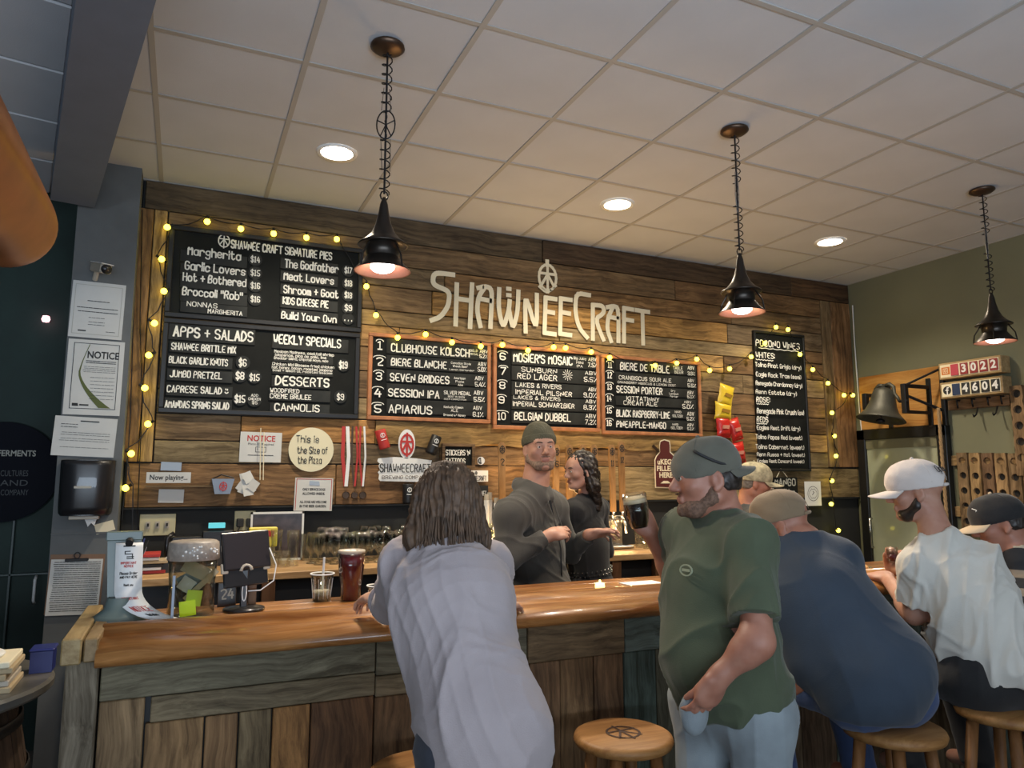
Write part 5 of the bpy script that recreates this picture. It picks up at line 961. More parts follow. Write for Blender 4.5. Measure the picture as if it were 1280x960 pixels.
# riddling boards with round bottle holes
def hole_board(t, y0, y1, z0, z1, x, holes, color, rh, nm='board', th=.03):
    bm = bmesh.new(); n = 16; wv_ = y1-y0
    o = None; mb = MB(); zs = [z0]; cy = (y0+y1)/2
    hz = [z1-holes[1]*(i+.5) for i in range(holes[0])]
    hh_ = holes[1]/2
    for zc in hz:
        ring = []; out_ = []
        for k in range(n):
            a = 2*PI*(k+.5)/n; ca, sa = math.cos(a), math.sin(a); s = 1/max(abs(ca)/(wv_/2), abs(sa)/hh_); ring.append((cy+rh*ca, zc+rh*sa)); out_.append((cy+ca*s, zc+sa*s))
        V = [(x, p[0], p[1]) for p in ring]+[(x, p[0], p[1]) for p in out_]+[(x+th*.8, p[0], p[1]) for p in ring]
        mb.add(V, [(k, (k+1) % n, n+(k+1) % n, n+k)[::-1] for k in range(n)]+[(k, (k+1) % n, 2*n+(k+1) % n, 2*n+k) for k in range(n)])
    zl = hz[-1]-hh_
    if zl > z0+.002: mb.add([(x, y0, z0), (x, y1, z0), (x, y1, zl), (x, y0, zl)], [(0, 1, 2, 3)[::-1]])
    mb.add([(x, y0, z0), (x, y1, z0), (x, y1, z1), (x, y0, z1), (x+th, y0, z0), (x+th, y1, z0), (x+th, y1, z1), (x+th, y0, z1)], [(0, 1, 5, 4), (2, 3, 7, 6), (1, 2, 6, 5), (3, 0, 4, 7)])
    mb.add([(x+th*.8, y0+.002, z0), (x+th*.8, y1-.002, z0), (x+th*.8, y1-.002, z1), (x+th*.8, y0+.002, z1)], [(3, 2, 1, 0)])
    fr = len(mb.F)-1; o = mb.o(nm, WZ_, t, color=color); o.data.materials.append(M['ink']); o.data.polygons[fr].material_index = 1
G5 = 'wooden bottle boards with round holes'
z_a = wxp(1252, 520).z
t = thing('bottle_board', 'shorter tall wooden board with round holes, left of the two uprights', 'bottle rack', (5.56, 3.30, 1.75), G5); hole_board(t, 3.255, 3.345, 1.62, 2.28, 5.57, (5, .118), (.34, .22, .12), .031)
t = thing('bottle_board', 'taller wooden board with round holes near the right edge of the frame', 'bottle rack', (5.56, 3.17, 1.75), G5); hole_board(t, 3.12, 3.21, 1.05, 2.36, 5.555, (11, .118), (.44, .30, .15), .031)
for k in range(6):
    y1 = 3.80-.098*k; lab = ['first', 'second', 'third', 'fourth', 'fifth', 'sixth'][k]+' board with round holes from the door in the low row on the olive wall'
    t = thing('bottle_board', lab, 'bottle rack', (5.58, y1-.045, 1.2), G5); hole_board(t, y1-.085, y1, 1.18, 1.80-.004*k, 5.58, (5, .118), [(.30, .2, .11), (.50, .33, .16), (.28, .17, .1), (.46, .30, .15), (.36, .24, .13), (.3, .2, .1)][k], .027)
t = thing('bottle_board', 'horizontal batten holding the low row of holed boards on the olive wall', 'batten', (5.6, 3.55, 1.7)); MB().bbox((5.60, 3.25, 1.70), (5.62, 3.86, 1.78), .003).bbox((5.60, 3.25, 1.30), (5.62, 3.86, 1.38), .003).o('batten', WY_, t, color=(.5, .33, .16)); t.name = 'rack_batten'
# ================================================================ stools
def stool(label, x, y, emb=False, group='round wooden bar stools'):
    t = thing('bar_stool', label, 'stool', (x, y, 0), group); z = .75
    s = MB().lathe([(0, z), (.150, z), (.163, z-.006), (.168, z-.018), (.163, z-.032), (.15, z-.038), (0, z-.038)], (x, y, 0), 40).o('seat', SOFTX, t, True, color=(.48, .25, .09)); 
    if emb:
        q = MB(); g_ = Vector((x, y, z+.0012)); rr, uu = Vector((1, .05, 0)), Vector((-.05, 1, 0))
        f = lambda *p: ribbon(q, [(a*.055, b*.055) for a, b in p], .008, g_, rr, uu, UP)
        f(*[(math.cos(i*PI/12), math.sin(i*PI/12)) for i in range(25)]); f((0, 1.2), (0, -1.2)); f((-1, .3), (1, .3)); f((0, .3), (-.8, -.8)); f((0, .3), (.8, -.8)); q.o('branded_emblem', P('burnt_mark', (.05, .02, .01), .7), s)
    ft = []
    for i in range(4):
        a = PI/4+i*PI/2; p0 = Vector((x+.105*math.cos(a), y+.105*math.sin(a), z-.036)); p1 = Vector((x+.185*math.cos(a), y+.185*math.sin(a), 0)); ft.append((p0, p1))
        MB().cyl(p0, p1, .021, .018, 12).o('leg', SOFTZ, t, True, color=(.34, .16, .06))
    for i in range(4):
        f_ = .62 if i % 2 else .52; a0, a1 = ft[i][0].lerp(ft[i][1], f_), ft[(i+1) % 4][0].lerp(ft[(i+1) % 4][1], f_); MB().cyl(a0, a1, .012, n=8).o('stretcher', SOFTX, t, True, color=(.34, .16, .06))
    return t
stool('empty round wooden bar stool with a burnt wheel emblem on its seat', 1.40, 2.19, True)
stool('round wooden bar stool just left of the woman, cut off by the frame bottom', .70, 2.18)
stool('round wooden bar stool under the big man in blue', 2.30, 1.87)
stool('round wooden bar stool under the man in the white shirt', 2.85, 1.83)
stool('round wooden bar stool under the man in the striped shirt at the right edge', 3.42, 1.88)
# ================================================================ people: implicit bodies meshed with surface nets
def V3(*a): return np.array(a, float)
def unit(v): v = np.asarray(v, float); return v/np.linalg.norm(v)
def frame(z, x):
    """3x3 with columns x,y,z : z along the limb, x near the given axis"""
    z = unit(z); y = unit(np.cross(z, x)); x = np.cross(y, z); return np.stack([x, y, z], 1)
I3 = np.eye(3)
class S:
    """list of blended primitives"""
    def __init__(s): s.p = []
    def cap(s, a, b, ra, rb=None, k=.02, op=1, sq=None): s.p.append(('c', V3(*a), V3(*b), ra, ra if rb is None else rb, k, op, sq)); return s
    def ell(s, c, r, R=I3, k=.02, op=1): s.p.append(('e', V3(*c), V3(*r), R, k, op)); return s
    def cut(s, o, n, rad): s.p.append(('p', V3(*o), unit(n), rad)); return s
    def chain(s, pts, rs, k=.02):
        for i in range(len(pts)-1): s.cap(pts[i], pts[i+1], rs[i], rs[i+1], k)
        return s
    def build(s, res):
        lo = np.full(3, 1e9); hi = -lo
        for p in s.p:
            if p[0] == 'c' and p[6] == 1:
                m = max(p[3], p[4])+p[5]; lo = np.minimum(lo, np.minimum(p[1], p[2])-m); hi = np.maximum(hi, np.maximum(p[1], p[2])+m)
            if p[0] == 'e' and p[5] == 1: m = max(p[2])+p[4]; lo = np.minimum(lo, p[1]-m); hi = np.maximum(hi, p[1]+m)
        lo -= 2*res; hi += 2*res; n = np.ceil((hi-lo)/res).astype(int)+1
        F = np.full(n, .05, np.float32); ax = [lo[i]+res*np.arange(n[i]) for i in range(3)]
        for p in s.p:
            if p[0] == 'c': m = max(p[3], p[4])+p[5]*1.5+.012; a, b = np.minimum(p[1], p[2])-m, np.maximum(p[1], p[2])+m
            elif p[0] == 'e': m = max(p[2])+p[4]*1.5+.012; a, b = p[1]-m, p[1]+m
            else: a, b = p[1]-p[3], p[1]+p[3]
            i0 = np.clip(np.floor((a-lo)/res).astype(int), 0, n-1); i1 = np.clip(np.ceil((b-lo)/res).astype(int)+1, 0, n)
            if (i1 <= i0).any(): continue
            X, Y, Z = np.meshgrid(*[ax[i][i0[i]:i1[i]] for i in range(3)], indexing='ij', sparse=True)
            sl = tuple(slice(i0[i], i1[i]) for i in range(3)); f = F[sl]
            if p[0] == 'c':
                A, Bv = p[1], p[2]; d = Bv-A; L2 = max(d@d, 1e-9)
                t = np.clip(((X-A[0])*d[0]+(Y-A[1])*d[1]+(Z-A[2])*d[2])/L2, 0, 1)
                g_ = np.sqrt((X-A[0]-t*d[0])**2+(Y-A[1]-t*d[1])**2+(Z-A[2]-t*d[2])**2)-(p[3]+(p[4]-p[3])*t); k, op = p[5], p[6]
            elif p[0] == 'e':
                c, r, R, k, op = p[1:]
                q = [((X-c[0])*R[0, i]+(Y-c[1])*R[1, i]+(Z-c[2])*R[2, i]) for i in range(3)]
                k0 = np.sqrt(sum((q[i]/r[i])**2 for i in range(3))); k1 = np.sqrt(sum((q[i]/r[i]**2)**2 for i in range(3)))+1e-9
                g_ = k0*(k0-1)/k1
            else:
                g_ = (X-p[1][0])*p[2][0]+(Y-p[1][1])*p[2][1]+(Z-p[1][2])*p[2][2]
                ins = ((X-p[1][0])**2+(Y-p[1][1])**2+(Z-p[1][2])**2) < p[3]**2
                F[sl] = np.where(ins, np.maximum(f, g_), f); continue
            if op == 1: h = np.clip(.5+.5*(f-g_)/k, 0, 1); F[sl] = f+(g_-f)*h-k*h*(1-h)
            else: h = np.clip(.5-.5*(f+g_)/k, 0, 1); F[sl] = f+(-g_-f)*h+k*h*(1-h)
        return nets(F, lo, res)
def nets(F, lo, res):
    n = F.shape; s = F < 0
    c = s[:-1, :-1, :-1].astype(np.int8)
    for dx in (0, 1):
        for dy in (0, 1):
            for dz in (0, 1):
                if dx+dy+dz: c = c+s[dx:n[0]-1+dx, dy:n[1]-1+dy, dz:n[2]-1+dz]
    act = (c > 0) & (c < 8); idx = np.full(act.shape, -1, np.int64); I = np.argwhere(act); idx[act] = np.arange(len(I))
    P_ = np.zeros((len(I), 3)); cnt = np.zeros(len(I))
    cr = [(0,0,0),(1,0,0),(0,1,0),(1,1,0),(0,0,1),(1,0,1),(0,1,1),(1,1,1)]
    val = [F[I[:, 0]+a, I[:, 1]+b, I[:, 2]+d] for a, b, d in cr]
    for i, j in ((0,1),(2,3),(4,5),(6,7),(0,2),(1,3),(4,6),(5,7),(0,4),(1,5),(2,6),(3,7)):
        m = (val[i] < 0) != (val[j] < 0); t = np.where(m, val[i]/(val[i]-val[j]+1e-12), 0)
        for q in range(3): P_[:, q] += np.where(m, cr[i][q]+(cr[j][q]-cr[i][q])*t, 0)
        cnt += m
    V = lo+(I+P_/cnt[:, None])*res; Fs = []
    for a in range(3):
        b, d = (a+1) % 3, (a+2) % 3
        s0 = np.take(s, range(0, n[a]-1), a); s1 = np.take(s, range(1, n[a]), a); E = np.argwhere(s0 != s1)
        E = E[(E[:, b] > 0) & (E[:, d] > 0) & (E[:, b] < n[b]-1) & (E[:, d] < n[d]-1)]
        def g(ob, od): q = E.copy(); q[:, b] += ob; q[:, d] += od; return idx[q[:, 0], q[:, 1], q[:, 2]]
        Q = np.stack([g(-1, -1), g(0, -1), g(0, 0), g(-1, 0)], 1); fl = s0[E[:, 0], E[:, 1], E[:, 2]]
        Q[~fl] = Q[~fl][:, ::-1]; Fs.append(Q)
    return V, np.concatenate(Fs)
def vnorm(V, F):
    N = np.zeros_like(V); fn = np.cross(V[F[:, 2]]-V[F[:, 0]], V[F[:, 3]]-V[F[:, 1]])
    for i in range(4): np.add.at(N, F[:, i], fn)
    return N/(np.linalg.norm(N, axis=1, keepdims=True)+1e-12)
def smooth(V, F, it=2):
    for _ in range(it):
        A = np.zeros_like(V); c = np.zeros(len(V))
        for i in range(4):
            j = (i+1) % 4; np.add.at(A, F[:, i], V[F[:, j]]); np.add.at(A, F[:, j], V[F[:, i]]); np.add.at(c, F[:, i], 1); np.add.at(c, F[:, j], 1)
        V = V*.5+.5*A/np.maximum(c, 1)[:, None]
    return V
def snoise(p, seed=0):
    """cheap smooth pseudo noise in -1..1"""
    r = np.random.default_rng(seed); o = 0
    for i in range(5): d = r.normal(size=3); d /= np.linalg.norm(d); o = o+np.sin(p@d*(1+.5*i)*1.7+r.uniform(0, 6.28))
    return o/5*1.6
def skin_mesh(name, s, res, mat, parent, disp=None, it=1, mats=None, mf=None):
    V, F = s.build(res); V = smooth(V, F, it+(1 if res > .0055 else 0))
    if disp is not None: N = vnorm(V, F); V = V+N*disp(V, N)[:, None]
    o = mesh(name, V, F, mat, parent, True, mats=mats, fm=(mf(V[F].mean(1)).astype(np.int32) if mf else None))
    return o
def folds(amp, fr, axis, seed, drape=.6):
    """cloth folds: warped ridges running along axis"""
    ax_ = unit(axis); e1 = unit(np.cross(ax_, [.3, .2, .9] if abs(ax_[2]) < .9 else [1, 0, 0])); e2 = np.cross(ax_, e1)
    def f(V, N):
        u, v, w_ = V@e1, V@e2, V@ax_; q = np.stack([u*4, v*4, w_*2.6], 1)
        a = snoise(q, seed); b = snoise(q*1.9+3, seed+1); ph = fr*(u+v*.7)+1.5*a
        r1 = 1-np.abs(np.sin(ph)); r2 = 1-np.abs(np.sin(fr*.45*(w_*1.2+u*.9-v*.5)+1.6*b+1)); mask = np.clip(.5+.7*snoise(q*.7+9, seed+2), 0, 1)
        r3 = 1-np.abs(np.sin(fr*1.9*(u*.9-v*.4+w_*.3)+2.2*b+a)); m3 = np.clip(.3+.9*snoise(q*1.1+5, seed+3), 0, 1)
        return amp*(r1**2*mask+.8*r2**3*(1-mask)+.38*r3**2*m3-.35)
    return f
def to3(v): return np.array([v.x, v.y, v.z])
def at(px, py, y): return to3(WY(px, py, y))
# ---- materials
def skinmat(name, c):
    m, n, l, b = newmat(name); b.inputs['Base Color'].default_value = (*c, 1); b.inputs['Roughness'].default_value = .5
    b.inputs['Subsurface Weight'].default_value = .12; b.inputs['Subsurface Radius'].default_value = (.012, .005, .003)
    tc = n.new('ShaderNodeTexCoord'); t = n.new('ShaderNodeTexNoise'); t.inputs['Scale'].default_value = 18; t.inputs['Detail'].default_value = 4; l.new(tc.outputs['Object'], t.inputs['Vector'])
    r = n.new('ShaderNodeValToRGB'); r.color_ramp.elements[0].position = .35; r.color_ramp.elements[1].position = .65; r.color_ramp.elements[0].color = (c[0]*.86, c[1]*.76, c[2]*.72, 1); r.color_ramp.elements[1].color = (*c, 1)
    l.new(t.outputs['Fac'], r.inputs['Fac']); l.new(r.outputs[0], b.inputs['Base Color']); return m
def cloth(name, c, var=.10, sc=300, rough=.85):
    return P(name, c, rough, bump=.25, bscale=sc, var=var, vscale=9, sheen=.15)
SK1, SK2, SKW = skinmat('skin_ruddy', (.42, .20, .135)), skinmat('skin_fair', (.47, .26, .185)), skinmat('skin_light', (.52, .31, .22))
LIP = P('lips', (.30, .125, .095), .5); HAIRB = P('dark_hair', (.022, .015, .011), .42, var=.5, vscale=60); HAIRL = P('brown_hair', (.085, .048, .026), .62, var=.55, vscale=45); EYEW = P('eye_white', (.6, .57, .52), .3); IRIS = P('iris', (.03, .02, .015), .2)
BEARD = P('stubble', (.15, .085, .055), .8, var=.4, vscale=120)
def hand(s, w_, d, n_, side, curl=.5, spread=.06, th=(.6, .55, .35), k=.008, sc=1.0):
    """five fingered hand: wrist point, finger direction, palm normal (palm faces n_), side = towards the thumb"""
    d, n_, side = unit(d), unit(n_), unit(side); w_ = np.asarray(w_)
    R = np.stack([side, n_, d], 1)
    s.ell(w_+d*.048*sc, (.042*sc, .017*sc, .052*sc), R, .02); s.cap(w_-d*.01, w_+d*.03*sc, .026*sc, .027*sc, .02)
    for i, (off, L, r) in enumerate(((.031, .072, .0092), (.0105, .080, .0096), (-.011, .074, .0092), (-.031, .058, .0082))):
        cu = curl*(1+.15*i) if not hasattr(curl, '__len__') else curl[i]; p = w_+d*(.088-.006*abs(i-1))*sc+side*off*sc; ang = cu*.5; dd = unit(d+side*spread*(1.5-i))
        s.cap(w_+d*.05*sc+side*off*.8*sc, p, .012*sc, .0105*sc, .012)
        for j, f in enumerate((.45, .30, .25)):
            v = dd*math.cos(ang)+n_*math.sin(ang); q = p+v*L*f*sc; s.cap(p, q, r*sc*(1-.08*j), r*sc*(.94-.08*j), k*.6); p = q; ang += cu
    p = w_+d*.022*sc+side*.026*sc; v = unit(side*th[0]+d*th[1]+n_*th[2])
    q = p+v*.042*sc; s.cap(p, q, .0155*sc, .0125*sc, .014); v2 = unit(v+d*.35+n_*.35*curl if not hasattr(curl, '__len__') else v+d*.35+n_*.3); q2 = q+v2*.034*sc; s.cap(q, q2, .0118*sc, .0105*sc, .006); q3 = q2+unit(v2+n_*.2)*.024*sc; s.cap(q2, q3, .0105*sc, .009*sc, .005)
def head(s, c, R, sc=1.0, ears=True, female=False, jaw=1.0):
    """head blended into s. R columns: right, forward, up"""
    T = lambda x, y, z: c+R@(V3(x, y, z)*sc)
    E = lambda p, r, k=.02, op=1, Q=I3: s.ell(T(*p), V3(*r)*sc, R@Q, k*sc, op)
    K = lambda a, b, ra, rb=None, k=.012, op=1: s.cap(T(*a), T(*b), ra*sc, (ra if rb is None else rb)*sc, k*sc, op)
    j = .9 if female else jaw
    E((0, -.012, .040), (.076, .096, .082)); E((0, .03, .02), (.064, .068, .07), .03); E((0, .024, -.035), (.060*j, .066, .066), .03); E((0, .050, -.088), (.034*j, .034, .026), .03)
    for q in (-1, 1): K((q*.055*j, -.012, -.055), (q*.022, .055, -.098), .018, .016, .03)
    K((-.036, .084, .028), (.036, .084, .028), .010 if not female else .007, k=.022)
    for q in (-1, 1): E((q*.041, .062, -.022), (.024, .022, .020), .022); E((q*.031, .098, .006), (.0185, .014, .0115), .010, -1)
    K((0, .092, .014), (0, .112, -.022), .0085, .0115, .014); E((0, .113, -.028), (.0125, .012, .0105), .010)
    for q in (-1, 1): E((q*.0125, .101, -.032), (.0085, .010, .0075), .007)
    for q in (-1, 1): E((q*.031, .083, .005), (.0145, .0135, .0125), .004)
    for q in (-1, 1): K((q*.019, .0945, .0135), (q*.043, .0885, .0110), .0042, k=.006); K((q*.020, .0915, -.0045), (q*.042, .0865, -.0050), .0040, k=.008)
    K((-.017, .092, -.056), (.017, .092, -.056), .0062, k=.008); K((-.015, .091, -.067), (.015, .091, -.067), .0074, k=.008); K((-.021, .103, -.061), (.021, .103, -.061), .0022, k=.004, op=-1)
    E((0, .080, -.098), (.020, .016, .015), .018)
    if ears:
        for q in (-1, 1):
            Q = np.array(Matrix.Rotation(q*.35, 3, 'Z')); Q = Q@np.array(Matrix.Rotation(-.15, 3, 'X'))
            E((q*.080, -.008, -.006), (.0095, .021, .032), .008, 1, Q); E((q*.090, -.004, -.002), (.007, .011, .019), .005, -1, Q); E((q*.082, -.002, -.033), (.007, .010, .010), .006)
def eyes(c, R, parent, sc=1.0):
    for q in (-1, 1):
        p = c+R@(V3(q*.031, .0856, .0045)*sc); e = MB().sph(p, .0120*sc, 12, 8).o('eye', EYEW, parent, True)
        MB().sph(c+R@(V3(q*.031, .0940, .0045)*sc), .0054*sc, 10, 6).o('iris', IRIS, e, True)
    for q in (-1, 1):
        MB().tube([c+R@(V3(q*x, y, z)*sc) for x, y, z in ((.013, .1005, .025), (.025, .1015, .029), (.038, .0965, .030), (.049, .0865, .025))], [.002*sc, .0036*sc, .0034*sc, .0015*sc], 6).o('eyebrow', HAIRB, parent, True)
def torso(s, J, g=0, w_=1.0, belly=0, k=.05, female=False, depth=1.0):
    """J: pelvis, chest (sternum level), neck, shL, shR, lat (lateral axis of pelvis)"""
    lat = unit(J['shR']-J['shL']); up1 = J['chest']-J['pelvis']; up2 = J['neck']-J['chest']
    Rp = frame(up1, J.get('lat', lat)); Rc = frame(up2+up1*.3, lat); Rm = frame(up1, lat+J.get('lat', lat))
    s.ell(J['pelvis'], (.165*w_+g, .120*depth+g, .125+g), Rp, k)
    mid = (J['pelvis']+J['chest'])/2; fw = Rm[:, 1]
    s.ell(mid+fw*(belly*.5), (.150*w_+belly*.6+g, .108*depth+belly*.6+g, .17+g), Rm, k)
    s.ell(J['chest'], (.170*w_+g, .115*depth+g, .165+g), Rc, k)
    if belly: s.ell(mid+fw*(belly+.02)-Rm[:, 2]*.04, (.13*w_+g, .11*depth+g, .13+g), Rm, k)
    m = (J['shL']+J['shR'])/2
    s.cap(J['shL']*.92+m*.08-Rc[:, 2]*.012, J['shR']*.92+m*.08-Rc[:, 2]*.012, .058+g, k=k)
    s.cap(J['neck']-Rc[:, 2]*.035, J['shL'], .055+g*.7, .045+g, k); s.cap(J['neck']-Rc[:, 2]*.035, J['shR'], .055+g*.7, .045+g, k)
    return Rp, Rm, Rc
def limb(s, a, b, c, r, k=.02, g=0): s.cap(a, b, r[0]+g, r[1]+g, k); s.cap(b, c, r[1]+g, r[2]+g, k)
def bodymesh(t, J, skin, res, armr=(.046, .038, .027), legs=True, headR=None, hc=None, sc=1, w_=1, belly=0, female=False, jaw=1.0, hands=(), neck=.054, lips=True, depth=1.0, armsk=.02):
    s = S(); torso(s, J, -.006, w_, belly, female=female, depth=depth)
    s.cap(J['neck']-unit(J['neck']-J['chest'])*.03, hc+headR@(V3(0, -.028, -.045)*sc), neck*1.12, neck, .03)
    head(s, hc, headR, sc, female=female, jaw=jaw)
    for q in 'LR':
        limb(s, J['sh'+q], J['el'+q], J['wr'+q], armr, armsk)
        m = J['el'+q]*.72+J['wr'+q]*.28; s.cap(J['el'+q]*.9+J['wr'+q]*.1, m, armr[1]*1.08, armr[1]*1.02, .03)
        if legs: limb(s, J['hip'+q], J['kn'+q], J['an'+q], (.078*w_, .050, .036), .03); s.cap(J['an'+q], J['toe'+q], .036, .03, .02)
    for h in hands: hand(s, *h[0], **h[1])
    def mf(c):
        q = (c-hc)@headR/sc; return (np.abs(q[:, 0]) < .0195) & (q[:, 1] > .089) & (q[:, 2] < -.0515) & (q[:, 2] > -.0725)
    return skin_mesh('body', s, res, skin, t, None, 1, [skin, LIP], mf if lips else None)
def trousers(t, J, mat, res, w_=1, g=.016, belly=0, foldamp=.006, seed=5, legr=(.088, .062, .052), depth=1.0, extra=()):
    s = S(); lat = J.get('lat', unit(J['shR']-J['shL'])); Rp = frame(J['chest']-J['pelvis'], lat)
    s.ell(J['pelvis'], (.165*w_+g, .125*depth+g, .13+g), Rp, .05)
    for q in 'LR': limb(s, J['hip'+q], J['kn'+q], J['an'+q], (legr[0]*w_, legr[1], legr[2]), .03, g*.6); s.ell(J['hip'+q], (.09*w_+g, .09+g, .10+g), Rp, .05)
    s.cut(J['pelvis']+Rp[:, 2]*.10, Rp[:, 2], .4)
    for e in extra: s.ell(*e)
    for q in 'LR': s.cut(J['an'+q]+V3(0, 0, -.02), V3(0, 0, -1), .15)
    return skin_mesh('trousers', s, res, mat, t, folds(foldamp, 34, V3(0, 0, 1), seed), 1)
def shoes(t, J, mat):
    for q in 'LR':
        s = S(); a, b = J['an'+q], J['toe'+q]; f = unit((b-a)*V3(1, 1, 0)); z = .045
        a0 = V3(a[0], a[1], z)-f*.03; b0 = a0+f*.20; s.cap(a0, b0, .045, .042, .02); s.cap(a0+V3(0, 0, .05), a0+f*.05+V3(0, 0, .03), .045, .04, .03); s.cut(V3(a0[0], a0[1], .004), V3(0, 0, -1), .4)
        skin_mesh('shoe', s, .009, mat, t)
def seatlegs(J, lat, fwd, kn=.42, low=.32, spread=.11):
    """seated: thighs forward and a little down to the foot rail"""
    for q, sg in (('L', -1), ('R', 1)):
        J['hip'+q] = J['pelvis']+lat*sg*.085-V3(0, 0, .045); J['kn'+q] = J['hip'+q]+fwd*kn+lat*sg*(spread-.05)-V3(0, 0, .03)
        J['an'+q] = J['kn'+q]-fwd*.10-V3(0, 0, low); J['toe'+q] = J['an'+q]+fwd*.12-V3(0, 0, .03)
def cap(t, c, R, mat, brimmat=None, sc=1.0, front=1, name='cap', low=.012, brim=True, tilt=0, closed=True, strapmat=None, bl=1.0):
    """baseball cap; front=1 worn forwards, -1 backwards; R head frame"""
    Q = R@np.array(Matrix.Rotation(tilt, 3, 'X'))
    fl = np.diag([front, front, 1.0]); Qf = Q@fl
    T = lambda x, y, z: c+Qf@(V3(x, y, z)*sc)
    s = S(); oy = -.004*front
    s.ell(T(0, oy, .040), V3(.0865, .110, .092)*sc, Qf, .01); s.ell(T(0, oy+.045, .050), V3(.066, .056, .068)*sc, Qf, .03); s.cut(T(0, 0, low), -Qf[:, 2], .22*sc)
    s.ell(T(0, oy, .034), V3(.0765, .099, .079)*sc, Qf, .004, -1)
    if not closed: s.ell(T(0, oy-.108, low+.016), V3(.036, .04, .028)*sc, Qf, .004, -1)
    o = skin_mesh(name, s, .0045, mat, t, lambda V, N: .0012*snoise(V*30, 3), 1)
    if not closed: MB().tube([T(x, oy-.108*math.sqrt(max(0, 1-(x/.088)**2)), low+.007) for x in np.linspace(-.045, .045, 9)], .0065*sc, 8).o('strap', strapmat or mat, o, True)
    mb = MB(); mb.sph(T(0, oy-.004, .1325), .008*sc, 10, 6); mb.o('button', brimmat or mat, o, True)
    sm = MB()
    for a in range(6):
        an = a*PI/3+PI/6; sm.tube([T(.0868*math.sin(u)*math.cos(an), oy+.1085*math.sin(u)*math.sin(an), .040+.0925*math.cos(u)) for u in np.linspace(.06, 1.65, 12)], .0011*sc, 4)
    o2 = sm.o('seam', mat, o, True)
    if brim:
        V = []; F = []; nx, ny = 16, 8
        for zoff in (0, .004):
            for j in range(ny+1):
                for i in range(nx+1):
                    a = (i/nx*2-1)*1.12; r0 = .080; fj = j/ny; y0 = oy+.104*math.cos(a*.95); x0 = .084*math.sin(a); L = .074*max(0, 1-(a/1.16)**4)**.5+.006
                    L = L*bl; x = x0*(1-.06*fj); y = y0+L*fj; z = low+.006-.017*(x/.08)**2*(.4+fj)-.012*fj+zoff; V.append(T(x, y, z))
        k_ = (nx+1)*(ny+1)
        for z in (0, 1):
            for j in range(ny):
                for i in range(nx): q = (z*k_+j*(nx+1)+i, z*k_+j*(nx+1)+i+1, z*k_+(j+1)*(nx+1)+i+1, z*k_+(j+1)*(nx+1)+i); F.append(q if z else q[::-1])
        edge = [i for i in range(nx+1)]+[j*(nx+1)+nx for j in range(1, ny+1)]+[ny*(nx+1)+i for i in range(nx-1, -1, -1)]+[j*(nx+1) for j in range(ny-1, 0, -1)]
        for a, b in zip(edge, edge[1:]+edge[:1]): F.append((a, b, b+k_, a+k_))
        mesh('brim', [Vector(v) for v in V], F, brimmat or mat, o, True, origin=Vector(V[0]))
    return o
def hairshort(t, c, R, mat, sc=1.0, low=-.045, face=.045, th=.008, amp=1.0):
    s = S(); T = lambda x, y, z: c+R@(V3(x, y, z)*sc)
    s.ell(T(0, -.014, .038), V3(.076+th, .096+th, .084+th)*sc, R, .01); s.ell(T(0, -.05, -.02), V3(.062+th*.5, .055, .055)*sc, R, .03)
    s.cut(T(0, face, .0), unit(R[:, 1]-R[:, 2]*.25), .2); s.cut(T(0, 0, low), -R[:, 2], .2)
    for q in (-1, 1): s.ell(T(q*.085, .012, -.02), V3(.03, .032, .045)*sc, R, .005, -1)
    return skin_mesh('hair', s, .005, mat, t, lambda V, N: -.001+.0012*np.sin(snoise(V*40, 2)*6), 1)
def H_(fwd, tiltx=0, roll=0):
    """head frame facing fwd (world), tiltx = nod"""
    f = unit(V3(fwd[0], fwd[1], 0)); r = np.cross(f, V3(0, 0, 1)); R = np.stack([r, f, V3(0, 0, 1)], 1)
    return R@np.array(Matrix.Rotation(roll, 3, 'Y'))@np.array(Matrix.Rotation(tiltx, 3, 'X'))
def person(label, cat='person', loc=(0, 0, 0)): return thing('person', label, cat, loc)
# ---------------------------------------------------------------- 1. man in the green shirt
t = person('standing man in green t-shirt and backwards grey cap raising a dark beer', loc=(1.62, 1.85, 0))
J = dict(shL=at(938, 676, 1.735), shR=at(856, 664, 2.045), neck=at(905, 641, 1.90), chest=at(893, 735, 1.90), pelvis=V3(1.60, 1.88, .93), elL=at(947, 800, 1.63), wrL=at(899, 846, 1.70), elR=at(846, 722, 2.22), wrR=at(812, 664, 2.20))
J['lat'] = unit(V3(-.12, .33, 0)); fw = V3(-.94, -.34, 0)
for q, sg in (('L', -1), ('R', 1)):
    J['hip'+q] = J['pelvis']+J['lat']*sg*.09-V3(0, 0, .05); J['kn'+q] = J['hip'+q]+V3(0, 0, -.40)+fw*.03+J['lat']*sg*.02; J['an'+q] = J['kn'+q]+V3(0, 0, -.39)-fw*.02; J['toe'+q] = J['an'+q]+fw*.12-V3(0, 0, .04)
hc = at(884, 598, 1.90); HR = H_((-.90, .38), -.04, 0); sc = 1.02
hd = unit(at(797, 640, 2.20)-at(812, 664, 2.20))
hands = [((J['wrR'], hd, (-.2, -.35, .1), (-.75, .25, -.45)), dict(curl=.95, th=(.3, .7, .7))), ((J['wrL'], (-.28, .40, -.87), (.1, .97, .2), (-.85, -.1, .4)), dict(curl=.45, spread=.0, th=(.1, .9, .4)))]
bodymesh(t, J, SK1, .0055, (.050, .043, .029), headR=HR, hc=hc, sc=sc, w_=1.05, belly=.03, hands=hands, neck=.060, jaw=1.05)
eyes(hc, HR, t, sc)
GREEN = cloth('green_cotton', (.066, .084, .046)); s = S()
Rp, Rm, Rc = torso(s, J, .020, 1.05, .035, depth=1.15)
s.ell(J['pelvis']+V3(0, 0, .04), (.175, .145, .13), Rp, .05)
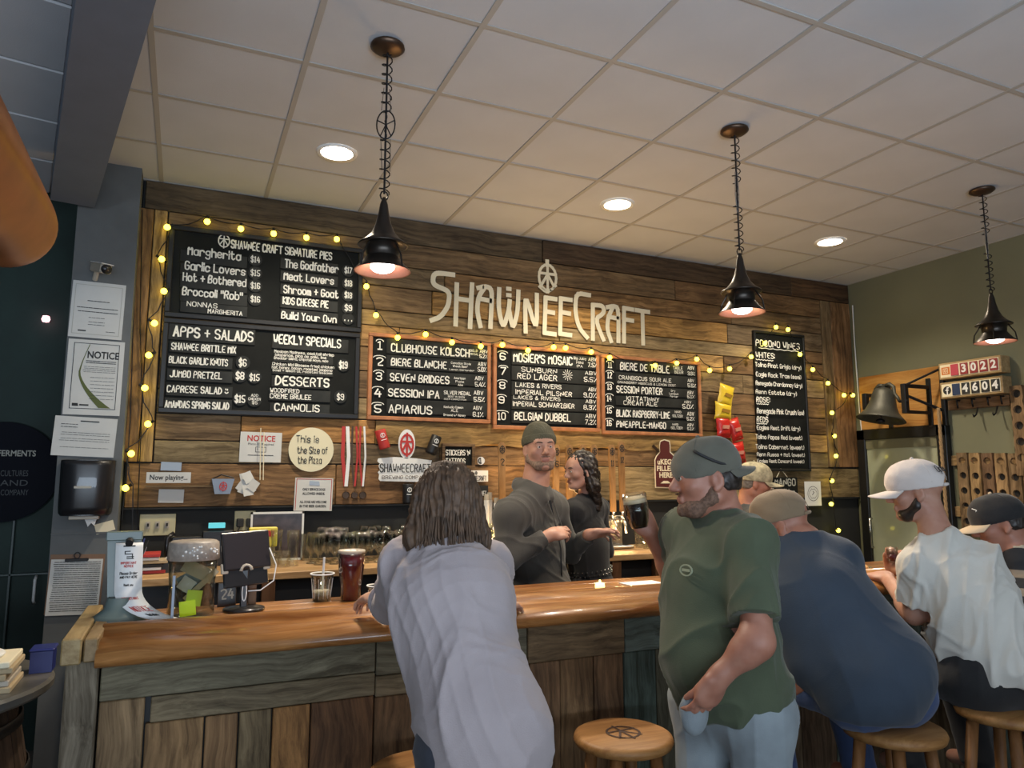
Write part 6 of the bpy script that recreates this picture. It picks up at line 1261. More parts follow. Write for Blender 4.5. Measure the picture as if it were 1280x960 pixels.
for q, e in (('L', .80), ('R', .55)):
    a, b = J['sh'+q], J['el'+q]; m = a+(b-a)*e; s.cap(a, m+(m-a)*.15, .066, .074, .035); s.cut(m, b-a, .12)
s.cut(J['pelvis']-V3(0, 0, .055), V3(0, 0, -1), .4); s.cut(J['neck']+unit(J['neck']-J['chest'])*.005, J['neck']-J['chest'], .10)
skin_mesh('t_shirt', s, .007, GREEN, t, folds(.013, 24, V3(.25, .1, 1), 4), 1)
mb = MB(); n0 = J['neck']; uu = unit(J['neck']-J['chest']); Rk = frame(uu, J['shR']-J['shL'])
mb.tube([Vector(n0+Rk[:, 0]*.070*math.cos(a)+Rk[:, 1]*(.064*math.sin(a)+.0)-uu*(.0+.012*math.sin(a))) for a in np.linspace(0, 2*PI, 33)], .0055, 6).o('collar', GREEN, t, True)
c = J['chest']+Rc[:, 1]*.150+Rc[:, 0]*-.05+V3(0, 0, .05)
q = MB(); pr_ = Vector(Rc[:, 0]); pu = Vector(Rc[:, 2])
ribbon(q, [(.028*math.cos(i*PI/8), .016*math.sin(i*PI/8)) for i in range(17)], .004, Vector(c), pr_, pu, Vector(Rc[:, 1]), .003); ribbon(q, [(-.015, 0), (.015, 0)], .008, Vector(c), pr_, pu, Vector(Rc[:, 1]), .003)
q.o('chest_print', P('pale_print', (.28, .32, .22), .8), t)
JEAN = cloth('faded_denim', (.24, .28, .30), .18, 400); hw = unit(V3(-.28, .40, -.87)); o = trousers(t, J, JEAN, .007, 1.02, .016, foldamp=.007, seed=8, extra=[(J['wrL']+hw*.135+V3(.012, .030, 0), (.042, .030, .062), I3, .08)])
shoes(t, J, M['ink'])
CAPG = cloth('grey_green_cap', (.115, .112, .085), .15)
cap(t, hc, HR, CAPG, None, 1.02, -1, 'cap', .010, tilt=-.16, bl=.62)
# curved dark band on the near side of the cap (the wearer's left)
Tq = lambda x, y, z: Vector(hc+HR@np.array(Matrix.Rotation(-.16, 3, 'X'))@(V3(x, y, z)*1.02))
MB().tube([Tq(-.0900*math.cos(e)*math.cos(g), .010-.1105*math.cos(e)*math.sin(g), .040+.0945*math.sin(e)) for g, e in [(-.35+1.5*i/12, .62-.78*math.sin(min(1, i/9)*PI/2)+.10*(i/12)) for i in range(13)]], .005, 6).o('cap_cord', M['ink'], t, True)
hairshort(t, hc, HR, HAIRB, sc, -.040, .035, .003)
s = S(); T = lambda x, y, z: hc+HR@(V3(x, y, z)*sc)
s.ell(T(0, .047, -.087), (.047, .050, .038), HR, .02); 
for q in (-1, 1): s.cap(T(q*.062, .004, -.030), T(q*.059, .006, -.058), .013, .019, .02); s.cap(T(q*.059, .004, -.058), T(q*.031, .056, -.092), .019, .026, .02)
s.ell(T(0, .088, -.098), (.022, .016, .018), HR, .012); s.cap(T(-.022, .099, -.047), T(.022, .099, -.047), .0045, k=.01); s.ell(T(0, .10, -.062), (.026, .02, .0125), HR, .008, -1)
skin_mesh('beard', s, .005, BEARD, t, lambda V, N: .0015*snoise(V*120, 4), 1)
# the dark beer he holds
hp = J['wrR']+hd*.085+unit(V3(-.75, .25, -.45))*-.0
gp = J['wrR']+hd*.080+unit(V3(-.2, -.35, .1))*.048; gv = Vector(gp)-Vector((0, 0, .06)); Rg = Matrix.Rotation(-.18, 3, 'Y')
g_ = thing('beer_glass', 'stemless glass of dark beer with tan foam in the raised hand', 'glass', gv)
MB().lathe([(0, .003), (.028, .002), (.034, .02), (.041, .06), (.041, .088), (0, .088)], gv, 24, Rg).o('dark_beer', P('stout', (.012, .005, .003), .15, coat=.6), g_, True)
MB().lathe([(0, .0885), (.0415, .0885), (.041, .103), (.03, .108), (0, .109)], gv, 24, Rg).o('foam', P('foam', (.62, .50, .33), .7, bump=.3), g_, True)
MB().lathe([(.029, .0), (.0355, .02), (.0425, .06), (.0425, .12), (.041, .12), (.0412, .06)], gv, 24, Rg).o('glass_wall', M['glass'], g_, True)
# ---------------------------------------------------------------- 2. woman in the lilac shirt
t = person('woman with shoulder length brown hair in a long lilac shirt leaning on the bar', loc=(.76, 1.72, 0))
J = dict(shL=at(503, 706, 2.02), shR=at(613, 704, 2.0), neck=at(559, 678, 1.95), chest=at(566, 775, 1.88), pelvis=at(604, 905, 1.72), elL=at(489, 757, 2.26), wrL=at(476, 745, 2.44), elR=at(620, 766, 2.26), wrR=at(626, 756, 2.42))
J['lat'] = unit(V3(.93, -.2, 0)); fw = V3(.2, .93, 0)
for q, sg in (('L', -1), ('R', 1)):
    J['hip'+q] = J['pelvis']+J['lat']*sg*.085-V3(0, 0, .06); J['kn'+q] = J['hip'+q]+V3(0, -.03, -.42); J['an'+q] = J['kn'+q]+V3(0, -.04, -.38); J['toe'+q] = J['an'+q]+fw*.12-V3(0, 0, .04)
hc = at(557, 634, 1.99); HR = H_((.05, 1), -.15, .05); sc = .93
hands = [((J['wrL'], (-.25, .55, -.15), (0, .1, -1), (1, .1, 0)), dict(curl=.5, sc=.9)), ((J['wrR'], (.5, .35, -.10), (0, .1, -1), (-.6, .5, 0)), dict(curl=.4, sc=.9))]
bodymesh(t, J, SKW, .0075, (.040, .034, .023), headR=HR, hc=hc, sc=sc, w_=.76, female=True, hands=hands, neck=.045)
LIL = cloth('lilac_cotton', (.385, .335, .34), .05, 350); s = S()
Rp, Rm, Rc = torso(s, J, .012, .78, 0)
s.ell(J['pelvis']-V3(0, 0, .03), (.135, .135, .18), Rp, .08); s.cap(J['pelvis']-V3(0, 0, .05)+J['lat']*.02, J['pelvis']-V3(-.01, 0, .26), .125, .135, .05)
s.cap(J['pelvis']+V3(0, .01, .02), J['chest'], .122, .125, .08); s.cap(J['chest']+V3(0,0,.06)-J['lat']*.03, J['chest']+V3(0,0,.06)+J['lat']*.03, .135, k=.05)
for q in 'LR':
    a, b, c = J['sh'+q], J['el'+q], J['wr'+q]; m = b+(c-b)*.50; s.cap(a, b, .060, .060, .035); s.cap(b, m+(m-b)*.15, .058, .052, .025); s.cut(m, c-b, .085)
s.cut(J['pelvis']-V3(0, 0, .30), V3(0, 0, -1), .5)
f1 = folds(.018, 20, V3(-.45, 0, 1), 11); f2 = folds(.005, 46, V3(-.6, 0, 1), 21)
skin_mesh('long_shirt', s, .0065, LIL, t, lambda V, N: f1(V, N)+f2(V, N), 1)
s = S(); nb = J['neck']; s.cap(nb-V3(.035, 0, .0), nb+V3(.035, 0, 0), .040, k=.02); s.ell(nb+V3(0, -.0, .012), (.068, .056, .034), I3, .02); s.ell(nb+V3(0, .0, .045), (.058, .048, .03), I3, .004, -1)
skin_mesh('collar', s, .005, LIL, t)
mb = MB()
for q in 'LR':
    m = J['el'+q]*.5+J['wr'+q]*.5; d_ = unit(J['wr'+q]-J['el'+q]); Rk = frame(d_, V3(0, 0, 1)); mb.tube([Vector(m+Rk[:, 0]*.050*math.cos(a)+Rk[:, 1]*.050*math.sin(a)) for a in np.linspace(0, 2*PI, 21)], .009, 6)
mb.o('rolled_cuff', LIL, t, True)
# yoke seam across the back
trousers(t, J, cloth('dark_jeans', (.03, .035, .05)), .012, .72, .008); shoes(t, J, M['ink'])
T = lambda x, y, z: hc+HR@(V3(x, y, z)*sc); s = S()
s.ell(T(0, -.018, .042), V3(.088, .105, .094)*sc, HR, .02); s.ell(T(0, -.045, -.03), V3(.094, .070, .098)*sc, HR, .03)
for q in (-1, 1):
    s.cap(T(q*.070, -.02, .03), T(q*.092, -.025, -.10), .032, .036, .03); s.cap(T(q*.092, -.025, -.10), T(q*.100, -.035, -.185+.012*q), .034, .006, .03)
s.cap(T(-.03, -.072, -.03), T(-.045, -.085, -.170), .034, .005, .03); s.cap(T(.03, -.072, -.03), T(.050, -.080, -.150), .030, .005, .03); s.cap(T(.0, -.072, -.03), T(.012, -.082, -.135), .030, .006, .03)
s.cut(T(0, .055, 0), HR[:, 1], .10); s.ell(T(0, .09, -.06), (.06, .07, .10), HR, .02, -1)
def hairdisp(V, N):
    q = (V-hc)@HR; a = np.arctan2(q[:, 0], -q[:, 1]-.0); return .0035*np.sin(a*46+snoise(q*22, 5)*3.2)+.0028*np.sin(a*19+snoise(q*14, 6)*2.2)+.003*snoise(q*40, 7)
skin_mesh('hair', s, .0045, HAIRL, t, hairdisp, 1)
mb = MB()
for i in range(90):
    a = rng.uniform(-1.5, 1.5); r0 = .095; x, y = math.sin(a), -math.cos(a); L = rng.uniform(.10, .20)
    pts = [T(x*.05, y*.05-.02, .130), T(x*.085, y*.095-.015, .06), T(x*.098+rng.normal()*.004, y*.100-.02, -.03), T(x*.104+rng.normal()*.006, y*.10-.03, -.03-L*.5), T(x*.10+rng.normal()*.012, y*.095-.035, -.03-L)]
    pp_ = []
    for k in range(len(pts)-1):
        for f in (0, .5): pp_.append(Vector(pts[k]*(1-f)+pts[k+1]*f))
    mb.tube(pp_+[Vector(pts[-1])], [.003]*6+[.0025, .002, .0008], 4)
for dx, dz in ((.02, -.22), (.035, -.25), (.045, -.235), (-.02, -.19)):
    mb.tube([Vector(T(dx*.8, -.10, -.05)), Vector(T(dx, -.115, -.13)), Vector(T(dx*1.5, -.112, -.19)), Vector(T(dx*2.0, -.105, dz))], [.006, .006, .004, .001], 5)
o = mb.o('hair_strands', HAIRL, t, True); o['kind'] = 'stuff'
# ---------------------------------------------------------------- 3. bartender in beanie and hoodie
t = person('bearded man in olive knit beanie and dark grey hoodie behind the bar', loc=(1.9, 3.55, 0))
J = dict(shR=at(637, 644, 3.40), shL=at(692, 634, 3.66), neck=at(668, 608, 3.53), chest=at(668, 690, 3.55), pelvis=at(672, 790, 3.57), elR=at(633, 700, 3.36), wrR=at(686, 670, 3.32), elL=at(712, 690, 3.74), wrL=at(737, 668, 3.52))
J['lat'] = unit((J['shR']-J['shL'])*V3(1, 1, 0)); fw = np.cross(V3(0, 0, 1), J['lat'])
for q, sg in (('L', -1), ('R', 1)):
    J['hip'+q] = J['pelvis']+J['lat']*sg*.09-V3(0, 0, .05); J['kn'+q] = J['hip'+q]-V3(0, 0, .44); J['an'+q] = V3(J['kn'+q][0], J['kn'+q][1], .09); J['toe'+q] = J['an'+q]+fw*.12-V3(0, 0, .04)
hc = at(675, 561, 3.50); HR = H_((-.18, -1), .02, .04); sc = 1.0
d1 = unit(at(722, 660, 3.32)-J['wrR']); d2 = unit(at(768, 664, 3.48)-J['wrL'])
hands = [((J['wrR'], d1, (.1, .6, -.75), (.1, .7, .55)), dict(curl=.55, th=(.5, .8, .3))), ((J['wrL'], d2, (0, -.5, -.8), (.1, -.75, .5)), dict(curl=.4, th=(.4, .8, .3)))]
bodymesh(t, J, SK2, .0055, (.046, .040, .028), headR=HR, hc=hc, sc=sc, w_=1.0, hands=hands, neck=.068, jaw=1.12)
eyes(hc, HR, t, sc)
HOOD = cloth('charcoal_fleece', (.055, .052, .045), .12, 200); s = S(); Rp, Rm, Rc = torso(s, J, .030, 1.03, .03, depth=1.1)
for q in 'LR':
    a, b, c = J['sh'+q], J['el'+q], J['wr'+q]; s.cap(a, b, .070, .066, .035); m = b+(c-b)*.92; s.cap(b, m, .064, .044, .03); s.cut(m, c-b, .06)
s.cut(J['pelvis']-V3(0, 0, .06), V3(0, 0, -1), .5)
n0 = J['neck']; s.ell(n0-Rc[:, 1]*.055+V3(0, 0, .008), (.110, .065, .048), Rc, .03); s.cap(n0-Rc[:, 0]*.075+V3(0, 0, .01), n0-Rc[:, 0]*.03+Rc[:, 1]*.08-V3(0, 0, .06), .030, .022, .03); s.cap(n0+Rc[:, 0]*.075+V3(0, 0, .01), n0+Rc[:, 0]*.03+Rc[:, 1]*.08-V3(0, 0, .06), .030, .022, .03)
s.cut(n0+V3(0, 0, .045), V3(0, 0, 1), .09); s.ell(n0+V3(0, 0, .045)+Rc[:, 1]*.015, (.062, .062, .045), Rc, .01, -1)
skin_mesh('hoodie', s, .0075, HOOD, t, folds(.010, 30, V3(0, 0, 1), 31), 1)
zp = [J['neck']+Rc[:, 1]*.095-V3(0, 0, .07), J['chest']+Rc[:, 1]*.160+V3(0, 0, .03), J['chest']+Rc[:, 1]*.165-V3(0, 0, .15), J['pelvis']+Rp[:, 1]*.165]
MB().tube([Vector(p) for p in zp], .004, 6).o('zipper', M['iron'], t)
MB().tube([Vector(zp[0]+Rc[:, 0]*.03), Vector(zp[0]+Rc[:, 0]*.035+Rc[:, 1]*.055-V3(0, 0, .12))], .0035, 6).tube([Vector(zp[0]-Rc[:, 0]*.03), Vector(zp[0]-Rc[:, 0]*.03+Rc[:, 1]*.055-V3(0, 0, .14))], .0035, 6).o('drawstring', HOOD, t)
trousers(t, J, cloth('black_trousers', (.015, .015, .018)), .012); shoes(t, J, M['ink'])
BEAN = P('olive_knit', (.085, .080, .05), .9, bump=.8, bscale=160, var=.2); s = S(); T = lambda x, y, z: hc+HR@(V3(x, y, z)*sc)
s.ell(T(0, -.014, .048), (.087, .107, .094), HR, .02); s.ell(T(0, -.03, .09), (.060, .075, .058), HR, .03); s.cut(T(0, 0, .028), unit(-HR[:, 2]+HR[:, 1]*.12), .25)
s2_ = [p for p in s.p]
def rib(V, N): q = (V-hc)@HR; return .0016*np.sin(np.arctan2(q[:, 0], q[:, 1])*70)+.002*snoise(q*25, 2)
o = skin_mesh('beanie', s, .0045, BEAN, t, rib, 1)
s = S(); s.ell(T(0, -.014, .045), (.091, .111, .092), HR, .01); s.cut(T(0, 0, .022), unit(-HR[:, 2]+HR[:, 1]*.12), .25); s.cut(T(0, 0, .068), unit(HR[:, 2]-HR[:, 1]*.12), .25); skin_mesh('cuff', s, .0045, BEAN, o, rib, 1)
s = S(); s.ell(T(0, .048, -.087), (.047, .049, .037), HR, .02)
for q in (-1, 1): s.cap(T(q*.066, .004, -.03), T(q*.063, .006, -.058), .012, .018, .02); s.cap(T(q*.063, .004, -.055), T(q*.034, .056, -.092), .018, .024, .02)
s.cap(T(-.024, .097, -.046), T(.024, .097, -.046), .0042, k=.01); s.ell(T(0, .10, -.063), (.026, .02, .012), HR, .006, -1)
skin_mesh('beard', s, .005, P('grey_stubble', (.20, .13, .09), .8, var=.4, vscale=120), t, None, 1)
# ---------------------------------------------------------------- 4. woman in black behind him
t = person('woman with long dark curly hair in a black top looking left near the taps', loc=(2.3, 3.9, 0))
cy_ = 3.90; c0 = at(733, 636, cy_); lat = unit(V3(.85, .52, 0)); J = dict(shL=c0-lat*.155, shR=c0+lat*.155, neck=at(735, 620, 3.90), chest=c0-V3(0, 0, .20), pelvis=V3(c0[0]+.02, 3.90, .96), lat=lat)
J['elL'] = J['shL']+V3(-.06, .08, -.26); J['wrL'] = J['elL']+V3(.02, .16, .0); J['elR'] = J['shR']+V3(.07, .02, -.27); J['wrR'] = J['elR']+V3(-.08, .16, -.06)
fw = np.cross(V3(0, 0, 1), lat)
for q, sg in (('L', -1), ('R', 1)):
    J['hip'+q] = J['pelvis']+lat*sg*.085-V3(0, 0, .06); J['kn'+q] = J['hip'+q]-V3(0, 0, .42); J['an'+q] = V3(J['kn'+q][0], J['kn'+q][1], .09); J['toe'+q] = J['an'+q]+fw*.12-V3(0, 0, .04)
hc = at(725, 589, 3.87); HR = H_((-.97, -.08), -.08, 0); sc = .92
bodymesh(t, J, SK2, .006, (.038, .034, .024), headR=HR, hc=hc, sc=sc, w_=.88, female=True, neck=.044, hands=[((J['wrL'], (.1, 1, .1), (1, 0, 0), (0, 0, 1)), dict(curl=.5, sc=.9)), ((J['wrR'], (-.3, 1, .1), (-1, 0, 0), (0, 0, 1)), dict(curl=.5, sc=.9))])
eyes(hc, HR, t, sc)
s = S(); Rp, Rm, Rc = torso(s, J, .012, .90, 0)
for q in 'LR': a, b, c = J['sh'+q], J['el'+q], J['wr'+q]; s.cap(a, b, .052, .046, .03); s.cap(b, b+(c-b)*.9, .045, .034, .02)
s.cut(J['pelvis']+V3(0, 0, .06), V3(0, 0, -1), .4); s.cap(J['neck'], J['neck']+V3(0, 0, .03), .052, .05, .02)
skin_mesh('black_top', s, .008, cloth('black_knit', (.010, .010, .011)), t, folds(.006, 34, V3(0, 0, 1), 17), 1)
trousers(t, J, cloth('black_jeans', (.014, .014, .016)), .011, .9, .012)
mb = MB(); pc = J['pelvis']+V3(0, 0, .085)
for a in np.linspace(0, 2*PI, 60): mb.sph(Vector(pc+Rp[:, 0]*.162*math.cos(a)+Rp[:, 1]*.125*math.sin(a)+V3(0, 0, .012*(-1)**int(a*9))), .006, 5, 3)
o = mb.o('studded_belt', M['steel'], t); o['kind'] = 'stuff'; shoes(t, J, M['ink'])
T = lambda x, y, z: hc+HR@(V3(x, y, z)*sc); s = S()
s.ell(T(0, -.022, .045), V3(.087, .100, .094)*sc, HR, .02); s.ell(T(0, -.060, -.03), V3(.085, .060, .10)*sc, HR, .03)
for q in (-1, 1): s.cap(T(q*.062, -.03, .02), T(q*.075, -.045, -.10), .034, .036, .03); s.cap(T(q*.075, -.045, -.10), T(q*.05, -.085, -.24), .036, .024, .03)
s.cap(T(.0, -.08, -.05), T(.0, -.11, -.24), .05, .028, .03)
s.ell(T(0, .075, -.02), (.062, .062, .10), HR, .015, -1)
skin_mesh('hair', s, .006, HAIRB, t, lambda V, N: .007*snoise((V-hc)*55, 9)+.004*snoise((V-hc)*110, 8), 1)
# ---------------------------------------------------------------- 5. big man in blue
t = person('big seated man in a dark blue shirt and tan cap, leaning on the bar', loc=(2.3, 1.88, 0))
J = dict(pelvis=V3(2.27, 1.90, .90), chest=at(1016, 752, 2.08), neck=at(1000, 668, 2.16), shL=at(958, 700, 2.22), shR=at(1048, 700, 2.06), elL=V3(1.92, 2.36, 1.20), wrL=V3(2.0, 2.66, 1.20), elR=V3(2.50, 2.34, 1.20), wrR=V3(2.36, 2.64, 1.20), lat=unit(V3(1, -.25, 0)))
seatlegs(J, J['lat'], unit(V3(.1, 1, 0)), .40, .36, .13)
for q in 'LR': J['kn'+q][1] = min(J['kn'+q][1], 2.32)
hc = at(977, 655, 2.22); HR = H_((-.62, .78), -.22, 0); sc = 1.0
hands = [((J['wrL'], (.5, .8, 0), (0, 0, -1), (.8, -.4, 0)), dict(curl=.4)), ((J['wrR'], (-.5, .8, 0), (0, 0, -1), (-.8, -.4, 0)), dict(curl=.4))]
bodymesh(t, J, SK1, .009, (.056, .046, .03), headR=HR, hc=hc, sc=sc, w_=1.18, belly=.04, hands=hands, neck=.066, lips=False)
BLUE = cloth('navy_blue_cotton', (.030, .046, .070), .06); s = S(); Rp, Rm, Rc = torso(s, J, .018, 1.2, .06, depth=1.15)
s.ell(J['pelvis']+V3(-.02, -.01, .0), (.215, .18, .16), Rp, .06)
s.cap(J['pelvis']+V3(-.03, -.0, .05), J['chest']-Rc[:, 1]*.02, .175, .18, .06)
for q in 'LR': a, b = J['sh'+q], J['el'+q]; m = a+(b-a)*.75; s.cap(a, m+(m-a)*.1, .082, .080, .04); s.cut(m, b-a, .11)
s.cut(J['pelvis']-V3(0, 0, .115), V3(0, 0, -1), .5); s.cut(J['neck'], J['neck']-J['chest'], .10)
skin_mesh('blue_shirt', s, .009, BLUE, t, folds(.007, 18, V3(-.3, .3, 1), 41), 1)
J2 = {k: v.copy() for k, v in J.items()}; trousers(t, J2, cloth('blue_jeans', (.035, .065, .16), .2), .012, 1.2, .015, legr=(.08, .062, .055)); shoes(t, J, M['ink'])
TAN = cloth('tan_cap_cloth', (.24, .17, .10), .12); cap(t, hc, HR, TAN, None, 1.03, 1, 'cap', .012, tilt=-.05, closed=False)
# ---------------------------------------------------------------- 6. man in the white shirt
t = person('seated man in a white t-shirt and white cap, his back to the camera', loc=(2.85, 1.85, 0))
J = dict(pelvis=V3(2.88, 1.87, .88), chest=at(1204, 745, 1.97), neck=at(1168, 664, 2.04), shL=at(1146, 706, 2.06), shR=at(1222, 700, 1.93), elL=at(1143, 768, 2.10), wrL=at(1108, 722, 2.44), elR=V3(3.08, 2.22, 1.2), wrR=at(1116, 712, 2.56), lat=unit(V3(.85, -.50, 0)))
seatlegs(J, unit(V3(.95, -.3, 0)), unit(V3(.15, 1, 0)), .38, .36, .12)
hc = at(1146, 615, 2.10); HR = H_((-.62, .78), -.10, 0); sc = .98
hd6 = unit(V3(-.15, -.05, 1)); hands = [((J['wrL'], (-.2, .9, 0), (0, 0, -1), (.8, -.1, 0)), dict(curl=.4)), ((J['wrR'], hd6, (-.3, -.9, 0), (-.9, .2, .2)), dict(curl=1.0, sc=.9))]
bodymesh(t, J, SK2, .0065, (.046, .040, .028), headR=HR, hc=hc, sc=sc, w_=1.02, hands=hands, neck=.055, lips=False)
s = S(); T = lambda x, y, z: hc+HR@(V3(x, y, z)*sc)
s.ell(T(0, .045, -.085), (.043, .046, .036), HR, .02)
for q in (-1, 1): s.cap(T(q*.064, .002, -.02), T(q*.058, .01, -.055), .010, .016, .02); s.cap(T(q*.058, .01, -.055), T(q*.030, .055, -.095), .018, .024, .02)
s.ell(T(0, .10, -.06), (.026, .02, .0125), HR, .008, -1); skin_mesh('beard', s, .005, HAIRB, t)
WHT = cloth('white_cotton', (.60, .58, .52), .04); s = S(); Rp, Rm, Rc = torso(s, J, .022, 1.02, .02, depth=1.1)
s.cap(J['pelvis']+V3(0, 0, .03), J['chest'], .155, .165, .05)
for q in 'LR': a, b = J['sh'+q], J['el'+q]; m = a+(b-a)*.78; s.cap(a, m+(m-a)*.15, .068, .078, .035); s.cut(m, b-a, .11)
s.cut(J['pelvis']-V3(0, 0, .045), V3(0, 0, -1), .45); s.cut(J['neck']+V3(0, 0, .0), J['neck']-J['chest'], .09)
f1 = folds(.021, 24, V3(.35, 0, 1), 52); f2 = folds(.011, 34, V3(.4, .2, 1), 53); skin_mesh('white_t_shirt', s, .0075, WHT, t, lambda V, N: f1(V, N)+f2(V, N), 1)
trousers(t, J, cloth('black_shorts', (.012, .012, .013)), .011, 1.06, .02, legr=(.084, .064, .055)); shoes(t, J, M['ink'])
WC = cloth('white_cap_cloth', (.62, .56, .52), .04); o = cap(t, hc, HR, WC, None, 1.04, 1, 'cap', .010, tilt=-.04, closed=False)
# dark script lettering on the near side, above the opening
q = MB(); Rk = HR@np.array(Matrix.Rotation(-.04, 3, 'X')); st, W_ = strokes('Open'); 
def onc(u, v):
    a = -PI/2-.75+u; e = .30+v; return Vector(hc+Rk@(V3(.0905*math.cos(e)*math.cos(a), -.010+.1125*math.cos(e)*math.sin(a), .040+.0965*math.sin(e))*1.04))
for l in st:
    q.tube([onc((.0+.62*x/W_)-.02, .30*y/6) for x, y in l], .0014, 4)
q.o('cap_lettering', M['ink'], o)
gv = Vector(J['wrR']+hd6*.06+V3(-.035, -.035, 0)); g_ = thing('small_glass', 'small clear tasting glass in the hand of the white shirted man', 'glass', gv)
MB().lathe([(0, .003), (.018, 0), (.020, .004), (.026, .075), (.024, .075), (.018, .008), (0, .008)], gv-Vector((0, 0, .02)), 18).o('glass_body', M['glass'], g_, True); MB().lathe([(0, .008), (.018, .008), (.021, .04), (0, .04)], gv-Vector((0, 0, .02)), 18).o('drink', M['beer'], g_, True)
# ---------------------------------------------------------------- 7. man in striped shirt, right edge
t = person('man in black cap with pale brim and dark striped shirt at the right edge', loc=(3.42, 1.9, 0))
J = dict(pelvis=V3(3.42, 1.90, .88), chest=at(1283, 775, 2.02), neck=at(1275, 692, 2.08), shL=at(1262, 720, 2.28), shR=at(1350, 730, 1.98), elL=V3(3.30, 2.36, 1.20), wrL=V3(3.42, 2.66, 1.20), elR=V3(3.72, 2.28, 1.2), wrR=V3(3.6, 2.6, 1.20), lat=unit(V3(.9, -.4, 0)))
seatlegs(J, unit(V3(1, -.1, 0)), unit(V3(.1, 1, 0)), .38, .36, .12)
hc = at(1250, 655, 2.14); HR = H_((-.60, .66), -.25, 0); sc = 1.0
hands = [((J['wrL'], (.4, .8, 0), (0, 0, -1), (.8, -.4, 0)), dict(curl=.4)), ((J['wrR'], (-.4, .8, 0), (0, 0, -1), (-.8, -.4, 0)), dict(curl=.4))]
bodymesh(t, J, SK1, .008, (.048, .042, .028), headR=HR, hc=hc, sc=sc, w_=1.05, belly=.03, hands=hands, neck=.058); eyes(hc, HR, t, sc)
m, n, l, b = newmat('striped_cloth'); b.inputs['Roughness'].default_value = .85
tc = n.new('ShaderNodeTexCoord'); sp = n.new('ShaderNodeSeparateXYZ'); l.new(tc.outputs['Object'], sp.inputs[0])
mth = n.new('ShaderNodeMath'); mth.operation = 'MULTIPLY_ADD'; mth.inputs[1].default_value = 15.5; mth.inputs[2].default_value = .35; l.new(sp.outputs['Z'], mth.inputs[0])
fr = n.new('ShaderNodeMath'); fr.operation = 'FRACT'; l.new(mth.outputs[0], fr.inputs[0])
lt = n.new('ShaderNodeMath'); lt.operation = 'GREATER_THAN'; lt.inputs[1].default_value = .55; l.new(fr.outputs[0], lt.inputs[0])
lim = n.new('ShaderNodeMath'); lim.operation = 'LESS_THAN'; lim.inputs[1].default_value = 1.22; l.new(sp.outputs['Z'], lim.inputs[0])
mu = n.new('ShaderNodeMath'); mu.operation = 'MULTIPLY'; l.new(lt.outputs[0], mu.inputs[0]); l.new(lim.outputs[0], mu.inputs[1])
mx = n.new('ShaderNodeMixRGB'); mx.inputs[1].default_value = (.018, .02, .024, 1); mx.inputs[2].default_value = (.24, .20, .155, 1); l.new(mu.outputs[0], mx.inputs[0]); l.new(mx.outputs[0], b.inputs['Base Color'])
s = S(); Rp, Rm, Rc = torso(s, J, .022, 1.05, .03, depth=1.1)
for q in 'LR': a, b_ = J['sh'+q], J['el'+q]; mm = a+(b_-a)*.8; s.cap(a, mm+(mm-a)*.15, .070, .076, .035); s.cut(mm, b_-a, .11)
s.cut(J['pelvis']-V3(0, 0, .05), V3(0, 0, -1), .45); skin_mesh('striped_shirt', s, .008, m, t, folds(.008, 30, V3(0, 0, 1), 61), 1)
s = S(); s.ell(J['neck']+V3(0, 0, .01), (.078, .072, .03), frame(J['neck']-J['chest'], J['shR']-J['shL']), .02); s.ell(J['neck']+V3(0, 0, .04), (.062, .058, .04), I3, .005, -1); skin_mesh('collar', s, .006, P('collar_cream', (.45, .40, .30), .8), t)
trousers(t, J, cloth('grey_shorts', (.05, .05, .05)), .012, 1.06, .018, legr=(.084, .064, .055)); shoes(t, J, M['ink'])
BK = cloth('black_cap_cloth', (.012, .012, .013)); o = cap(t, hc, HR, BK, P('pale_brim', (.62, .48, .32), .8), 1.05, 1, 'cap', .012, tilt=-.02)
T = lambda x, y, z: hc+HR@(V3(x, y, z)*1.05); s = S(); s.ell(T(0, -.010, .040), V3(.0880, .1095, .0935)*1.05, HR, .01); s.cut(T(0, 0, .018), -HR[:, 2], .22); s.cut(T(0, .045, 0), -HR[:, 1], .22); skin_mesh('front_panel', s, .0045, cloth('charcoal_panel', (.07, .07, .065)), o)
q = MB(); q.tube([Vector(T(-.060, .075, .055)), Vector(T(-.045, .088, .045)), Vector(T(-.055, .074, .080)), Vector(T(-.035, .085, .088))], .0035, 6); q.o('front_mark', M['whiter'], o)
hairshort(t, hc, HR, HAIRB, sc, -.035, .025, .004)
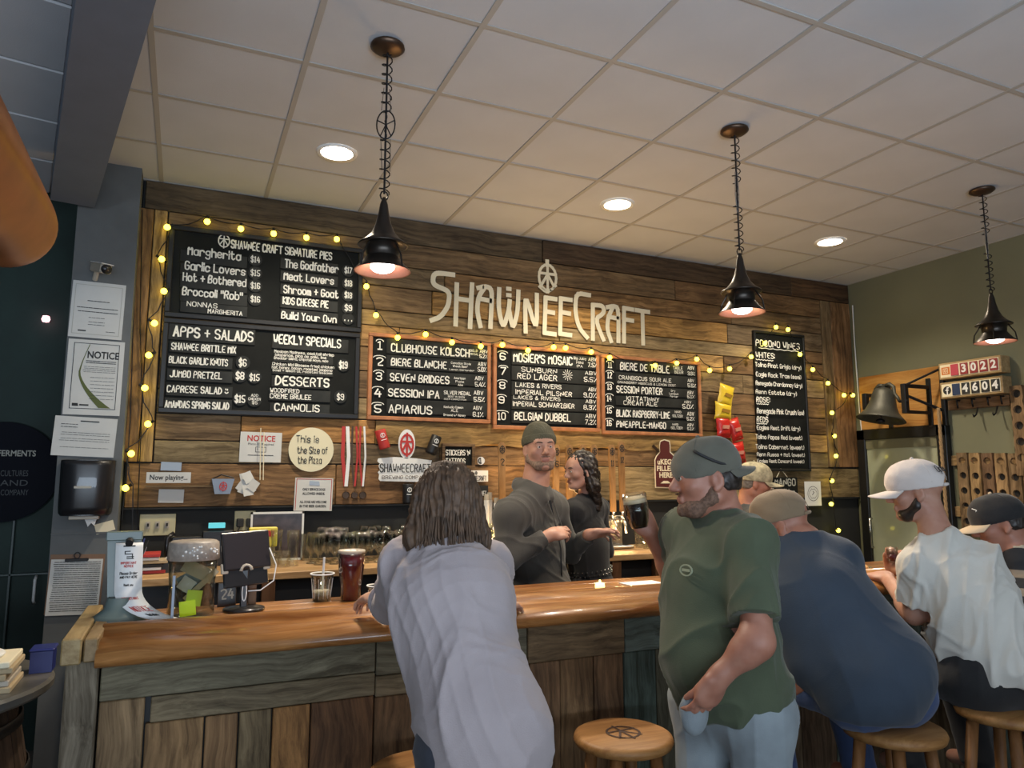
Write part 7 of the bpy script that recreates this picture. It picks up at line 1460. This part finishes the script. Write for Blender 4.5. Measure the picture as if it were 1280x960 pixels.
# ---------------------------------------------------------------- 8. person in camouflage cap
t = person('person in pale camouflage cap, only the head showing behind the green shirt', loc=(3.33, 3.6, 0))
hc = at(942, 604, 3.58); HR = H_((.80, -.42), -.12, 0); sc = .97
J = dict(neck=hc+V3(-.03, .03, -.16), pelvis=V3(hc[0]-.05, 3.66, .92)); J['chest'] = J['neck']*.68+J['pelvis']*.32+V3(0, .02, 0); lat = unit(V3(-.4, -.9, 0)); J['lat'] = lat; fw = np.cross(V3(0, 0, 1), lat)
for q, sg in (('L', -1), ('R', 1)):
    J['sh'+q] = J['neck']-V3(0, 0, .07)+lat*sg*.165; J['el'+q] = J['sh'+q]+V3(0, 0, -.26)+lat*sg*.03; J['wr'+q] = J['el'+q]+fw*.2+V3(0, 0, .03)
    J['hip'+q] = J['pelvis']+lat*sg*.085-V3(0, 0, .05); J['kn'+q] = J['hip'+q]-V3(0, 0, .4); J['an'+q] = V3(J['kn'+q][0], J['kn'+q][1], .09); J['toe'+q] = J['an'+q]+fw*.12-V3(0, 0, .04)
bodymesh(t, J, SK1, .009, headR=HR, hc=hc, sc=sc, neck=.055, hands=[((J['wrL'], fw, (0, 0, -1), (lat)), dict(curl=.5)), ((J['wrR'], fw, (0, 0, -1), (-lat)), dict(curl=.5))])
s = S(); torso(s, J, .018, 1.0)
for q in 'LR': a, b = J['sh'+q], J['el'+q]; mm = a+(b-a)*.8; s.cap(a, mm, .062, .068, .03)
s.cut(J['pelvis']-V3(0, 0, .05), V3(0, 0, -1), .45); skin_mesh('dark_shirt', s, .010, cloth('dark_shirt_cloth', (.03, .03, .03)), t, folds(.007, 30, V3(0, 0, 1), 71), 1)
trousers(t, J, cloth('dark_work_trousers', (.02, .02, .02)), .013); shoes(t, J, M['ink'])
CM = P('camouflage_cloth', (.34, .30, .19), .85, var=.45, vscale=32); cap(t, hc, HR, CM, None, 1.03, 1, 'cap', .010); hairshort(t, hc, HR, P('grey_hair', (.16, .13, .10), .6), sc, -.04, .02, .004)
